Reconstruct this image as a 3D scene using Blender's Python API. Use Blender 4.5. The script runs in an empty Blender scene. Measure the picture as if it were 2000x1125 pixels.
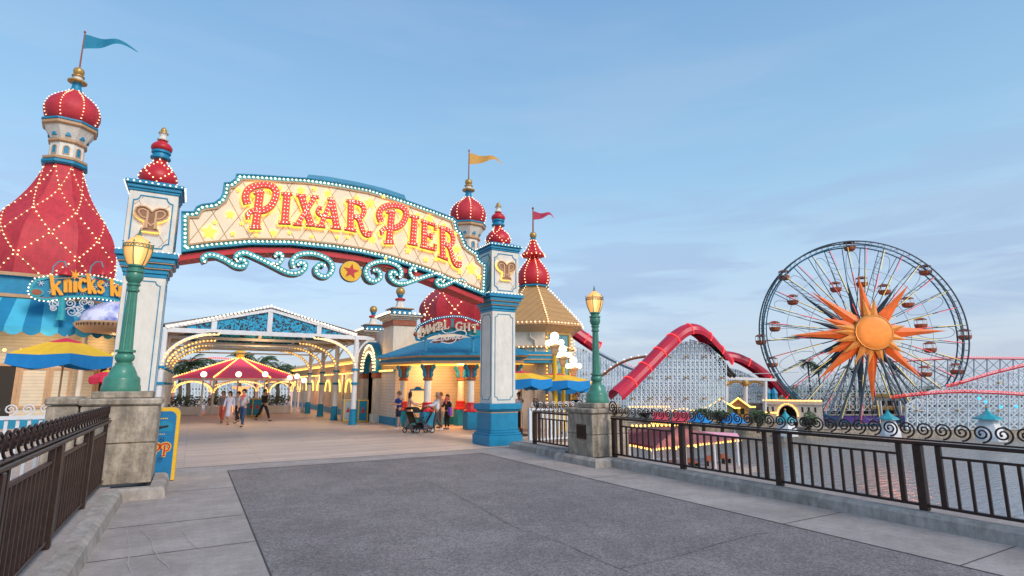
import bpy, math, random
from mathutils import Vector as V, Matrix
random.seed(7)
PI = math.pi
C = bpy.context.scene.collection
# ---------------------------------------------------------------- camera model and placing helpers
FP = 1070.0; PT = math.atan(188.5/1070.0); YW = math.radians(29.9); EYE = 2.0
CY, SY = math.cos(YW), math.sin(YW)
def ray(u, v):
    a = (u-1000)/FP; b = (562.5-v)/FP
    fw = math.cos(PT)-b*math.sin(PT); z = math.sin(PT)+b*math.cos(PT)
    return V((a*CY+fw*SY, -a*SY+fw*CY, z))
CAM = V((0, 0, EYE))
def G(u, v, z=0.0):
    d = ray(u, v); return CAM+d*((z-EYE)/d.z)
def PY(u, v, Y):
    d = ray(u, v); return CAM+d*(Y/d.y)
def PX(u, v, X):
    d = ray(u, v); return CAM+d*(X/d.x)
def DP(u, v, dist):
    a = (u-1000)/FP*dist; b = (562.5-v)/FP
    fw = dist*(math.cos(PT)-b*math.sin(PT)); z = dist*(math.sin(PT)+b*math.cos(PT))
    return V((a*CY+fw*SY, -a*SY+fw*CY, EYE+z))
def ZA(x, y, v):
    "height at plan point (x,y) seen on picture row v (taken at its own column)"
    lo, hi = -20.0, 60.0
    for _ in range(50):
        m = (lo+hi)/2
        if ROW(x, y, m) > v: lo = m
        else: hi = m
    return m
def ROW(x, y, z):
    z -= EYE; fw = x*SY+y*CY
    c = fw*math.cos(PT)+z*math.sin(PT); q = -fw*math.sin(PT)+z*math.cos(PT)
    return 562.5-FP*q/max(c, 1e-3)
class Frame:
    def __init__(s, o, r, u=(0, 0, 1)):
        s.o = V(o); s.r = V(r).normalized(); s.u = V(u).normalized(); s.n = s.r.cross(s.u)
    def p(s, x, z, d=0.0): return s.o+s.r*x+s.u*z+s.n*d
    def uv(s, u, v, d=0.0):
        dr = ray(u, v); o = s.o+s.n*d
        t = (o-CAM).dot(s.n)/dr.dot(s.n); q = CAM+dr*t-o
        return (q.dot(s.r), q.dot(s.u))
# ---------------------------------------------------------------- materials
MATS = {}
def mat(name, col, rough=0.6, metal=0.0, var=0.12, scale=6.0, bump=0.0, bscale=40.0, spec=0.4, dirt=0.0, coat=0.0, streak=0.0):
    m = bpy.data.materials.new(name); m.use_nodes = True; nt = m.node_tree; N = nt.nodes; L = nt.links
    b = N['Principled BSDF']; b.inputs['Roughness'].default_value = rough; b.inputs['Metallic'].default_value = metal
    b.inputs['Specular IOR Level'].default_value = spec; b.inputs['Coat Weight'].default_value = coat
    tc = N.new('ShaderNodeTexCoord'); n = N.new('ShaderNodeTexNoise'); n.inputs['Scale'].default_value = scale
    n.inputs['Detail'].default_value = 6; n.inputs['Roughness'].default_value = 0.65
    L.new(tc.outputs['Object'], n.inputs['Vector'])
    cr = N.new('ShaderNodeValToRGB')
    e = cr.color_ramp.elements; e[0].position = 0.3; e[1].position = 0.7
    e[0].color = tuple(c*(1-var) for c in col)+(1,); e[1].color = tuple(min(1, c*(1+var)) for c in col)+(1,)
    L.new(n.outputs['Fac'], cr.inputs['Fac']); out = cr.outputs['Color']
    if dirt:
        n2 = N.new('ShaderNodeTexNoise'); n2.inputs['Scale'].default_value = 1.7; n2.inputs['Detail'].default_value = 9
        n2.inputs['Roughness'].default_value = 0.75
        L.new(tc.outputs['Object'], n2.inputs['Vector'])
        r2 = N.new('ShaderNodeValToRGB'); r2.color_ramp.elements[0].position = 0.42; r2.color_ramp.elements[1].position = 0.62
        L.new(n2.outputs['Fac'], r2.inputs['Fac'])
        mx = N.new('ShaderNodeMixRGB'); mx.blend_type = 'MULTIPLY'; mx.inputs['Color2'].default_value = (1-dirt, 1-dirt*1.05, 1-dirt*1.15, 1)
        L.new(r2.outputs['Color'], mx.inputs['Fac']); L.new(out, mx.inputs['Color1']); out = mx.outputs['Color']
    if streak:
        mp = N.new('ShaderNodeMapping'); mp.inputs['Scale'].default_value = (1, 1, 0.22); L.new(tc.outputs['Object'], mp.inputs['Vector'])
        n4 = N.new('ShaderNodeTexNoise'); n4.inputs['Scale'].default_value = 7; n4.inputs['Detail'].default_value = 8; n4.inputs['Roughness'].default_value = .7; L.new(mp.outputs['Vector'], n4.inputs['Vector'])
        r4 = N.new('ShaderNodeMapRange'); r4.inputs['From Min'].default_value = .38; r4.inputs['From Max'].default_value = .62; r4.inputs['To Min'].default_value = 1-streak; r4.inputs['To Max'].default_value = 1+streak*.5; L.new(n4.outputs['Fac'], r4.inputs['Value'])
        m4 = N.new('ShaderNodeMixRGB'); m4.blend_type = 'MULTIPLY'; m4.inputs['Fac'].default_value = 1; L.new(out, m4.inputs['Color1']); L.new(r4.outputs['Result'], m4.inputs['Color2']); out = m4.outputs['Color']
    L.new(out, b.inputs['Base Color'])
    if bump:
        n3 = N.new('ShaderNodeTexNoise'); n3.inputs['Scale'].default_value = bscale; n3.inputs['Detail'].default_value = 5
        L.new(tc.outputs['Object'], n3.inputs['Vector'])
        bp = N.new('ShaderNodeBump'); bp.inputs['Strength'].default_value = bump; bp.inputs['Distance'].default_value = 0.02
        L.new(n3.outputs['Fac'], bp.inputs['Height']); L.new(bp.outputs['Normal'], b.inputs['Normal'])
    MATS[name] = m; return m
def emis(name, col, strength, sample=False):
    m = bpy.data.materials.new(name); m.use_nodes = True; N = m.node_tree.nodes; b = N['Principled BSDF']
    b.inputs['Base Color'].default_value = tuple(min(1, c) for c in col)+(1,); b.inputs['Roughness'].default_value = 0.4
    b.inputs['Emission Color'].default_value = tuple(col)+(1,); b.inputs['Emission Strength'].default_value = strength
    if 'bulb' in name:
        nt = m.node_tree; tc = N.new('ShaderNodeTexCoord'); n = N.new('ShaderNodeTexNoise'); n.inputs['Scale'].default_value = 7.0; n.inputs['Detail'].default_value = 0
        g = N.new('ShaderNodeNewGeometry'); nt.links.new(g.outputs['Position'], n.inputs['Vector'])
        mr = N.new('ShaderNodeMapRange'); mr.inputs['From Min'].default_value = .3; mr.inputs['From Max'].default_value = .7; mr.inputs['To Min'].default_value = strength*.5; mr.inputs['To Max'].default_value = strength*1.35
        nt.links.new(n.outputs['Fac'], mr.inputs['Value']); nt.links.new(mr.outputs['Result'], b.inputs['Emission Strength'])
    if not sample: m.cycles.emission_sampling = 'NONE'
    MATS[name] = m; return m
def stripes(name, c1, c2, axis, freq, rough=0.7, bump=0.0, sharp=True):
    "two colours in bands along an object axis"
    m = bpy.data.materials.new(name); m.use_nodes = True; nt = m.node_tree; N = nt.nodes; L = nt.links
    b = N['Principled BSDF']; b.inputs['Roughness'].default_value = rough
    tc = N.new('ShaderNodeTexCoord'); w = N.new('ShaderNodeTexWave'); w.bands_direction = axis; w.wave_profile = 'SAW' if sharp else 'SIN'
    w.inputs['Scale'].default_value = freq
    L.new(tc.outputs['Object'], w.inputs['Vector'])
    cr = N.new('ShaderNodeValToRGB'); cr.color_ramp.interpolation = 'LINEAR'
    e = cr.color_ramp.elements
    e[0].position = 0.0; e[0].color = tuple(c2)+(1,); e[1].position = 0.14; e[1].color = tuple(c1)+(1,)
    L.new(w.outputs['Fac'], cr.inputs['Fac'])
    n = N.new('ShaderNodeTexNoise'); n.inputs['Scale'].default_value = 3; n.inputs['Detail'].default_value = 6
    L.new(tc.outputs['Object'], n.inputs['Vector'])
    mr = N.new('ShaderNodeMapRange'); mr.inputs['To Min'].default_value = 0.8; mr.inputs['To Max'].default_value = 1.15
    L.new(n.outputs['Fac'], mr.inputs['Value'])
    mx = N.new('ShaderNodeMixRGB'); mx.blend_type = 'MULTIPLY'; mx.inputs['Fac'].default_value = 1
    L.new(cr.outputs['Color'], mx.inputs['Color1']); L.new(mr.outputs['Result'], mx.inputs['Color2'])
    L.new(mx.outputs['Color'], b.inputs['Base Color'])
    if bump:
        bp = N.new('ShaderNodeBump'); bp.inputs['Strength'].default_value = bump; bp.inputs['Distance'].default_value = 0.02
        L.new(w.outputs['Fac'], bp.inputs['Height']); L.new(bp.outputs['Normal'], b.inputs['Normal'])
    MATS[name] = m; return m

RED = mat('red paint', (0.55, 0.02, 0.03), 0.42, var=0.10, scale=2.5, dirt=0.12)
DOME = mat('dome red shell', (0.56, 0.035, 0.05), 0.6, var=0.12, scale=1.5, dirt=0.15, streak=.12)
TEAL = mat('blue trim paint', (0.008, 0.235, 0.42), 0.45, var=0.14, scale=4, dirt=0.12)
TURQ = mat('turquoise paint', (0.03, 0.34, 0.40), 0.45, var=0.12, scale=5, dirt=0.1)
CREAM = mat('cream stucco', (0.70, 0.61, 0.50), 0.75, var=0.05, scale=1.5, dirt=0.12, streak=.08, bump=0.15, bscale=60)
PWHITE = mat('white pillar paint', (0.76, 0.72, 0.64), 0.6, var=0.04, scale=2, dirt=0.10, streak=.07, bump=0.08, bscale=50)
WHITE = mat('white steel paint', (0.72, 0.73, 0.75), 0.5, var=0.05, dirt=0.08)
TAN = mat('tan trim paint', (0.50, 0.30, 0.16), 0.5, var=0.12, dirt=0.1)
GOLD = mat('gold paint', (0.50, 0.30, 0.09), 0.35, 0.4, var=0.18)
BRONZEL = mat('light bronze paint', (0.62, 0.36, 0.20), 0.35, 0.2, var=0.1)
BRONZE = mat('bronze paint', (0.28, 0.14, 0.07), 0.4, 0.15, var=0.2, scale=9)
STONE = mat('weathered stone block', (0.42, 0.355, 0.28), 0.85, var=0.30, scale=3.5, bump=0.9, bscale=14, dirt=0.3, streak=.38)
CONC = mat('kerb concrete', (0.42, 0.375, 0.335), 0.85, var=0.22, scale=4, bump=0.4, bscale=30, dirt=0.25, streak=.2)
IRON = mat('dark bronze iron', (0.055, 0.032, 0.026), 0.38, 0.5, var=0.25, scale=12, bump=0.1)
GREEN = mat('verdigris green paint', (0.055, 0.24, 0.17), 0.42, var=0.15, scale=5, dirt=0.2, coat=0.2)
YEL = mat('yellow paint', (0.78, 0.46, 0.02), 0.5, var=0.08)
BLUE = mat('bright blue paint', (0.005, 0.17, 0.38), 0.5, var=0.1)
CANBLUE = mat('blue canvas', (0.01, 0.22, 0.55), 0.8, var=0.12, scale=3)
CANYEL = mat('yellow canvas', (0.85, 0.50, 0.03), 0.8, var=0.08, scale=3)
CANRED = mat('red canvas', (0.70, 0.03, 0.07), 0.8, var=0.12, scale=2)
CANRED2 = mat('pink red canvas', (0.75, 0.09, 0.15), 0.8, var=0.12, scale=2)
AWNA = mat('awning deep blue', (0.01, 0.20, 0.38), 0.8, var=0.1, scale=2)
AWNB = mat('awning pale blue', (0.06, 0.42, 0.60), 0.8, var=0.1, scale=2)
DARK = mat('dark interior', (0.03, 0.025, 0.02), 0.8)
BROWN = mat('warm brown paint', (0.30, 0.09, 0.045), 0.6, var=0.25, scale=8)
BARK = mat('bark', (0.10, 0.075, 0.05), 0.9, var=0.3, scale=10, bump=0.5)
LEAF = mat('leaf green', (0.075, 0.13, 0.045), 0.7, var=0.4, scale=4)
LEAF2 = mat('leaf dark', (0.04, 0.08, 0.035), 0.7, var=0.4, scale=4)
STEEL = mat('pale blue steel', (0.68, 0.77, 0.82), 0.55, var=0.08, scale=0.5)
STEELD = mat('grey blue steel', (0.32, 0.40, 0.46), 0.55, var=0.12, scale=0.5)
TUBE = mat('red tube shell', (0.50, 0.02, 0.05), 0.35, var=0.12, scale=0.3)
WRIM = mat('wheel rim paint', (0.03, 0.06, 0.08), 0.4, var=0.3, scale=0.6)
WBLUE = mat('wheel blue paint', (0.015, 0.11, 0.19), 0.4, var=0.2, scale=0.6)
ORANGE = mat('sunburst orange', (0.70, 0.16, 0.025), 0.5, var=0.15, scale=0.8)
ORANGE2 = mat('sunburst gold', (0.55, 0.27, 0.05), 0.5, var=0.15, scale=0.8)
BLACK = mat('black cloth', (0.012, 0.012, 0.014), 0.8)
GLASSM = mat('tinted glass', (0.10, 0.26, 0.30), 0.12, 0.0, var=0.3, scale=1.5, spec=0.8)
ROOFT = mat('golden brown roof', (0.33, 0.20, 0.10), 0.6, var=0.15, scale=3, dirt=0.2)
PANEL = mat('sign panel cream', (0.84, 0.72, 0.52), .6, var=.04, scale=2)
SIDING = stripes('cream clapboard', (0.66, 0.57, 0.42), (0.30, 0.22, 0.14), 'Z', 2.0, bump=0.3)
SIDPINK = stripes('pale clapboard', (0.64, 0.55, 0.46), (0.32, 0.24, 0.18), 'Z', 2.0, bump=0.3)
# lamps
BULB = emis('warm bulb glow', (1.0, 0.68, 0.36), 2.6)
BULBW = emis('white bulb glow', (1.0, 0.88, 0.66), 1.7)
BULBY = emis('amber bulb glow', (1.0, 0.52, 0.12), 3.0)
BULBR = emis('red bulb glow', (1.0, 0.06, 0.05), 1.1)
GLOBE = emis('frosted globe glow', (1.0, 0.90, 0.66), 2.2, True)
STAR = emis('yellow star glow', (1.0, 0.66, 0.10), 1.15, True)
HALO = emis('yellow backlight', (1.0, 0.58, 0.05), 4.2, True)
NEONY = emis('yellow neon tube', (1.0, 0.62, 0.12), 2.2)
WNY = emis('wheel yellow neon', (0.85, 0.62, 0.10), 0.8)
NEONR = emis('red neon tube', (1.0, 0.10, 0.10), .8)
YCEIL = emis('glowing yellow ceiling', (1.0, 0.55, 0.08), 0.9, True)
LANT = emis('amber lantern glass', (0.95, 0.46, 0.13), 0.85, True)
def _lant():
    nt = LANT.node_tree; N = nt.nodes; b = N['Principled BSDF']; lw = N.new('ShaderNodeLayerWeight'); lw.inputs['Blend'].default_value = 0.35
    cr = N.new('ShaderNodeValToRGB'); e = cr.color_ramp.elements
    e[0].position = 0.0; e[0].color = (1.6, 1.05, 0.42, 1); e[1].position = 0.7; e[1].color = (0.50, 0.17, 0.03, 1); q = e.new(0.07); q.color = (0.85, 0.42, 0.12, 1)
    nt.links.new(lw.outputs['Facing'], cr.inputs['Fac']); nt.links.new(cr.outputs['Color'], b.inputs['Emission Color'])
_lant()
FIL = emis('lantern flame', (1.0, 0.85, 0.5), 9.0)
BOARD = emis('lit menu board', (1.0, 0.56, 0.2), 0.9, True)
# ---------------------------------------------------------------- mesh builder
class MB:
    def __init__(s): s.v = []; s.f = []; s.mi = []; s.cur = 0
    def add(s, vs, fs):
        o = len(s.v); s.v += [tuple(q) for q in vs]; s.f += [tuple(i+o for i in f) for f in fs]; s.mi += [s.cur]*len(fs); return s
    def box(s, x0, x1, y0, y1, z0, z1):
        return s.add([(x0,y0,z0),(x1,y0,z0),(x1,y1,z0),(x0,y1,z0),(x0,y0,z1),(x1,y0,z1),(x1,y1,z1),(x0,y1,z1)],
                     [(0,3,2,1),(4,5,6,7),(0,1,5,4),(1,2,6,5),(2,3,7,6),(3,0,4,7)])
    def bbox(s, x0, x1, y0, y1, z0, z1, b=0.02):
        "box with chamfered vertical and horizontal top/bottom edges"
        def ring(i, z): return [(x0+i+0, y0+b, z), (x0+i+b-i if False else x0+i+b, y0+i, z)]
        pr = []
        for (ins, z) in ((b, z0), (0, z0+b), (0, z1-b), (b, z1)):
            a0, a1, c0, c1 = x0+ins, x1-ins, y0+ins, y1-ins; k = b*0.7
            pr.append([(a0+k,c0,z),(a1-k,c0,z),(a1,c0+k,z),(a1,c1-k,z),(a1-k,c1,z),(a0+k,c1,z),(a0,c1-k,z),(a0,c0+k,z)])
        vs = [q for r in pr for q in r]; fs = []
        for r in range(3):
            for i in range(8): j = (i+1) % 8; fs.append((r*8+i, r*8+j, r*8+8+j, r*8+8+i))
        fs.append(tuple(range(7, -1, -1))); fs.append(tuple(range(24, 32)))
        return s.add(vs, fs)
    def bar(s, a, b, w, h=None, n=4):
        "straight prism between two points"
        a = V(a); b = V(b); d = b-a
        if d.length < 1e-6: return s
        d.normalize(); up = V((0,0,1)) if abs(d.z) < 0.95 else V((0,1,0))
        x = d.cross(up).normalized(); y = x.cross(d).normalized(); h = w if h is None else h
        if n == 4: offs = [(-w/2,-h/2),(w/2,-h/2),(w/2,h/2),(-w/2,h/2)]
        else: offs = [(w/2*math.cos(2*PI*i/n), h/2*math.sin(2*PI*i/n)) for i in range(n)]
        vs = [q+x*ox+y*oy for q in (a, b) for ox, oy in offs]; n = len(offs)
        fs = [(i, (i+1) % n, n+(i+1) % n, n+i) for i in range(n)]+[tuple(range(n-1, -1, -1)), tuple(range(n, 2*n))]
        return s.add(vs, fs)
    def tube(s, pts, r, n=6, closed=False):
        pts = [V(p) for p in pts]; k = len(pts)
        if k < 2: return s
        rr = r if isinstance(r, (list, tuple)) else [r]*k
        vs = []; nrm = None
        for i, p in enumerate(pts):
            if closed: t = pts[(i+1) % k]-pts[i-1]
            else: t = pts[min(i+1, k-1)]-pts[max(i-1, 0)]
            if t.length < 1e-9: t = V((0,0,1))
            t.normalize()
            if nrm is None:
                nrm = t.cross(V((0,0,1)) if abs(t.z) < 0.9 else V((1,0,0)))
            nrm = (nrm-t*nrm.dot(t))
            if nrm.length < 1e-6: nrm = t.orthogonal()
            nrm.normalize(); bn = t.cross(nrm)
            for j in range(n):
                a = 2*PI*j/n; vs.append(p+nrm*(math.cos(a)*rr[i])+bn*(math.sin(a)*rr[i]))
        fs = []
        for i in range(k if closed else k-1):
            for j in range(n):
                a = i*n+j; b = i*n+(j+1) % n; c = ((i+1) % k)*n+(j+1) % n; d = ((i+1) % k)*n+j
                fs.append((a, b, c, d))
        if not closed: fs += [tuple(range(n-1, -1, -1)), tuple(range((k-1)*n, k*n))]
        return s.add(vs, fs)
    def lathe(s, prof, c=(0,0,0), n=24, flute=0, fd=0.0, rot=0.0, sx=1, sy=1):
        vs = []; k = len(prof)
        for (r, z) in prof:
            for j in range(n):
                a = 2*PI*j/n+rot; q = r*(1-(fd if flute and j % 2 else 0))
                vs.append((c[0]+q*math.cos(a)*sx, c[1]+q*math.sin(a)*sy, c[2]+z))
        fs = [(i*n+j, i*n+(j+1) % n, (i+1)*n+(j+1) % n, (i+1)*n+j) for i in range(k-1) for j in range(n)]
        fs += [tuple(range(n-1, -1, -1)), tuple(range((k-1)*n, k*n))]
        return s.add(vs, fs)
    def sphere(s, c, r, n=10, m=6, sz=1.0):
        vs = [(c[0], c[1], c[2]-r*sz)]; 
        for i in range(1, m):
            a = -PI/2+PI*i/m
            for j in range(n): vs.append((c[0]+r*math.cos(a)*math.cos(2*PI*j/n), c[1]+r*math.cos(a)*math.sin(2*PI*j/n), c[2]+r*sz*math.sin(a)))
        vs.append((c[0], c[1], c[2]+r*sz)); t = len(vs)-1; fs = []
        for j in range(n):
            fs.append((0, 1+(j+1) % n, 1+j)); fs.append((t, 1+(m-2)*n+j, 1+(m-2)*n+(j+1) % n))
            for i in range(m-2): fs.append((1+i*n+j, 1+i*n+(j+1) % n, 1+(i+1)*n+(j+1) % n, 1+(i+1)*n+j))
        return s.add(vs, fs)
    def octa(s, c, r):
        x, y, z = c
        return s.add([(x+r,y,z),(x-r,y,z),(x,y+r,z),(x,y-r,z),(x,y,z+r),(x,y,z-r)],
                     [(0,2,4),(2,1,4),(1,3,4),(3,0,4),(2,0,5),(1,2,5),(3,1,5),(0,3,5)])
    def prism(s, fr, poly, d0, d1):
        "polygon in frame coordinates extruded from d0 to d1 (d1 nearer the viewer)"
        n = len(poly)
        ar = sum(poly[i][0]*poly[(i+1) % n][1]-poly[(i+1) % n][0]*poly[i][1] for i in range(n))
        if ar < 0: poly = poly[::-1]
        vs = [fr.p(x, z, d1) for x, z in poly]+[fr.p(x, z, d0) for x, z in poly]
        fs = [tuple(range(n)), tuple(range(2*n-1, n-1, -1))]+[(i, n+i, n+(i+1) % n, (i+1) % n) for i in range(n)]
        return s.add(vs, fs)
    def ribbon(s, fr, pts, w, d0, d1, closed=False, taper=None):
        k = len(pts); Lq = []; Rq = []
        for i in range(k):
            a = pts[i-1] if (i > 0 or closed) else pts[i]; b = pts[(i+1) % k] if (i < k-1 or closed) else pts[i]
            tx, tz = b[0]-a[0], b[1]-a[1]; l = math.hypot(tx, tz) or 1; tx /= l; tz /= l
            m = 1.0
            if (0 < i < k-1) or closed:
                p0, p1, p2 = pts[i-1], pts[i], pts[(i+1) % k]
                ax, az = p1[0]-p0[0], p1[1]-p0[1]; bx, bz = p2[0]-p1[0], p2[1]-p1[1]
                la = math.hypot(ax, az) or 1; lb = math.hypot(bx, bz) or 1
                tx, tz = ax/la+bx/lb, az/la+bz/lb; l = math.hypot(tx, tz) or 1; tx /= l; tz /= l
                m = min(1.5, 1/max(0.4, math.sqrt(max(0.01, (1+(ax*bx+az*bz)/(la*lb))/2))))
            ww = w/2*m*(taper[i] if taper else 1)
            Lq.append((pts[i][0]-tz*ww, pts[i][1]+tx*ww)); Rq.append((pts[i][0]+tz*ww, pts[i][1]-tx*ww))
        vs = [fr.p(*q, d1) for q in Lq]+[fr.p(*q, d1) for q in Rq]+[fr.p(*q, d0) for q in Lq]+[fr.p(*q, d0) for q in Rq]
        fs = []
        for i in range(k if closed else k-1):
            j = (i+1) % k
            fs += [(k+i, k+j, j, i), (2*k+i, 2*k+j, 3*k+j, 3*k+i), (i, j, 2*k+j, 2*k+i), (k+j, k+i, 3*k+i, 3*k+j)]
        if not closed: fs += [(0, 2*k, 3*k, k), (k-1, 2*k-1, 4*k-1, 3*k-1)]
        return s.add(vs, fs)
    def build(s, name, m, parent=None, smooth=False, label=None):
        me = bpy.data.meshes.new(name); me.from_pydata(s.v, [], s.f); me.validate()
        for mm in (m if isinstance(m, (list, tuple)) else [m]): me.materials.append(mm)
        if isinstance(m, (list, tuple)):
            if len(me.polygons) == len(s.mi):
                me.polygons.foreach_set('material_index', s.mi)
        o = bpy.data.objects.new(name, me); C.objects.link(o)
        if smooth:
            me.polygons.foreach_set('use_smooth', [True]*len(me.polygons))
            try: me.set_sharp_from_angle(angle=math.radians(42))
            except Exception: pass
        if parent is not None:
            o.parent = parent
            # parts are modelled in world space (prototypes stand at the origin)
            o.matrix_parent_inverse = parent_matrix(parent).inverted()
        if label: o['label'] = label
        return o
def parent_matrix(o):
    if o.parent is None: return o.matrix_basis.copy()
    return parent_matrix(o.parent) @ o.matrix_parent_inverse @ o.matrix_basis
def tag(o, label, cat, group=None, kind=None):
    o['label'] = label; o['category'] = cat
    if group: o['group'] = group
    if kind: o['kind'] = kind
    return o
def thing(name, label, cat, loc=(0,0,0), rz=0.0, group=None):
    o = bpy.data.objects.new(name, None); C.objects.link(o); o.location = V(loc); o.rotation_euler = (0, 0, rz); o.empty_display_size = 0.3
    return tag(o, label, cat, group)
def struct(name, mb, m, smooth=False, label=None):
    o = mb.build(name, m, smooth=smooth); o['kind'] = 'structure'; o['label'] = label or name.replace('_', ' '); o['category'] = name.split('_')[0]
    return o
def kids(o, table=None): return [c for c in list(bpy.data.objects) if c.parent == o]
CH = {}
def dup(root, loc, rz=0.0, label=None, scale=None):
    "copy a prototype modelled about the origin, with its parts and sub-parts"
    r = root.copy(); C.objects.link(r); r.location = V(loc); r.rotation_euler = (0, 0, rz)
    if scale: r.scale = scale
    if label: r['label'] = label
    for ch in kids(root):
        c = ch.copy(); C.objects.link(c); c.parent = r
        for g in kids(ch):
            d = g.copy(); C.objects.link(d); d.parent = c
    return r
def part_copy(o, parent, off):
    c = o.copy(); C.objects.link(c); c.location = o.location+V(off); return c
# ---------------------------------------------------------------- 2D helpers
def crom(pts, k=6, closed=False):
    out = []; n = len(pts)
    for i in range(n if closed else n-1):
        p = [pts[(i+j) % n] if closed else pts[max(0, min(n-1, i+j))] for j in (-1, 0, 1, 2)]
        for q in range(k):
            t = q/k
            out.append(tuple(0.5*((2*p[1][c])+(-p[0][c]+p[2][c])*t+(2*p[0][c]-5*p[1][c]+4*p[2][c]-p[3][c])*t*t+(-p[0][c]+3*p[1][c]-3*p[2][c]+p[3][c])*t**3) for c in range(len(p[1]))))
    if not closed: out.append(tuple(pts[-1]))
    return out
def resample(pts, step, closed=False, phase=0.0):
    q = list(pts)+([pts[0]] if closed else []); out = []; acc = phase
    tot = sum(math.dist(q[i], q[i+1]) for i in range(len(q)-1)); n = max(1, round(tot/step)); step = tot/n*0.99999
    d = 0.0; nxt = 0.0 if not closed else step/2
    for i in range(len(q)-1):
        l = math.dist(q[i], q[i+1])
        while l > 0 and nxt <= d+l:
            t = (nxt-d)/l; out.append(tuple(q[i][c]+(q[i+1][c]-q[i][c])*t for c in range(len(q[i])))); nxt += step
        d += l
    return out
def inset(poly, w):
    n = len(poly); ar = sum(poly[i][0]*poly[(i+1) % n][1]-poly[(i+1) % n][0]*poly[i][1] for i in range(n)); sg = 1 if ar > 0 else -1
    out = []
    for i in range(n):
        p0, p1, p2 = poly[i-1], poly[i], poly[(i+1) % n]
        a = V((p1[0]-p0[0], p1[1]-p0[1])).normalized(); b = V((p2[0]-p1[0], p2[1]-p1[1])).normalized()
        na = V((-a.y, a.x))*sg; nb = V((-b.y, b.x))*sg; m = na+nb
        if m.length < 1e-4: m = na.copy()
        m.normalize(); k = w/max(0.55, m.dot(na)); out.append((p1[0]+m.x*k, p1[1]+m.y*k))
    return out
def inside(poly, x, z):
    c = False; n = len(poly)
    for i in range(n):
        x1, z1 = poly[i]; x2, z2 = poly[i-1]
        if (z1 > z) != (z2 > z) and x < (x2-x1)*(z-z1)/(z2-z1)+x1: c = not c
    return c
def clipline(poly, a, b, n=120):
    out = []; cur = None
    for i in range(n+1):
        t = i/n; x = a[0]+(b[0]-a[0])*t; z = a[1]+(b[1]-a[1])*t
        if inside(poly, x, z):
            if cur is None: cur = [(x, z), (x, z)]
            cur[1] = (x, z)
        elif cur: out.append(cur); cur = None
    if cur: out.append(cur)
    return [c for c in out if math.dist(*c) > 0.03]
def star(cx, cz, r, k=0.45, rot=PI/2, n=5):
    return [(cx+(r if i % 2 == 0 else r*k)*math.cos(rot+PI*i/n), cz+(r if i % 2 == 0 else r*k)*math.sin(rot+PI*i/n)) for i in range(2*n)]
PEND = []
class Tagged(dict): pass
def bulbs(pts, r, m, parent, name='bulb_string', fine=False):
    PEND.append((list(pts), r, m, parent, name, fine)); return Tagged()
def flush_bulbs(limit=100, maxdist=48.0):
    "the hundred nearest bulbs of each thing become parts of their own, the rest of a string is one part"
    groups = {}
    for it in PEND:
        root = it[3]
        while root.parent: root = root.parent
        groups.setdefault(root.name, []).append(it)
    for nm, its in groups.items():
        allb = []
        for k, (pts, r, m, par, name, fine) in enumerate(its):
            for p in pts: allb.append(((V(p)-CAM).length, k, V(p)))
        allb.sort(key=lambda q: q[0])
        have = 100 if nm.startswith('gate_sign') else 0
        n = limit-have if allb[0][0] < maxdist else 0
        if len(allb) <= 3: n = 3
        near, rest = allb[:n], allb[n:]; proto = {}
        for d, k, p in near:
            pts, r, m, par, name, fine = its[k]
            if k not in proto:
                mb = MB(); (mb.sphere(p, r, 8, 5) if fine else mb.sphere(p, r, 6, 4)); proto[k] = (mb.build('bulb', m, par, smooth=True), p)
            else: part_copy(proto[k][0], par, p-proto[k][1])
        for k, (pts, r, m, par, name, fine) in enumerate(its):
            q = [p for d, kk, p in rest if kk == k]
            if q:
                mb = MB()
                for p in q: (mb.sphere(p, r, 8, 5) if fine else mb.octa(p, r))
                mb.build(name, m, par, smooth=fine)['kind'] = 'stuff'
def seg3(a, b, step):
    a = V(a); b = V(b); n = max(1, int((b-a).length/step)); return [a+(b-a)*(i/n) for i in range(n+1)]
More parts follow.
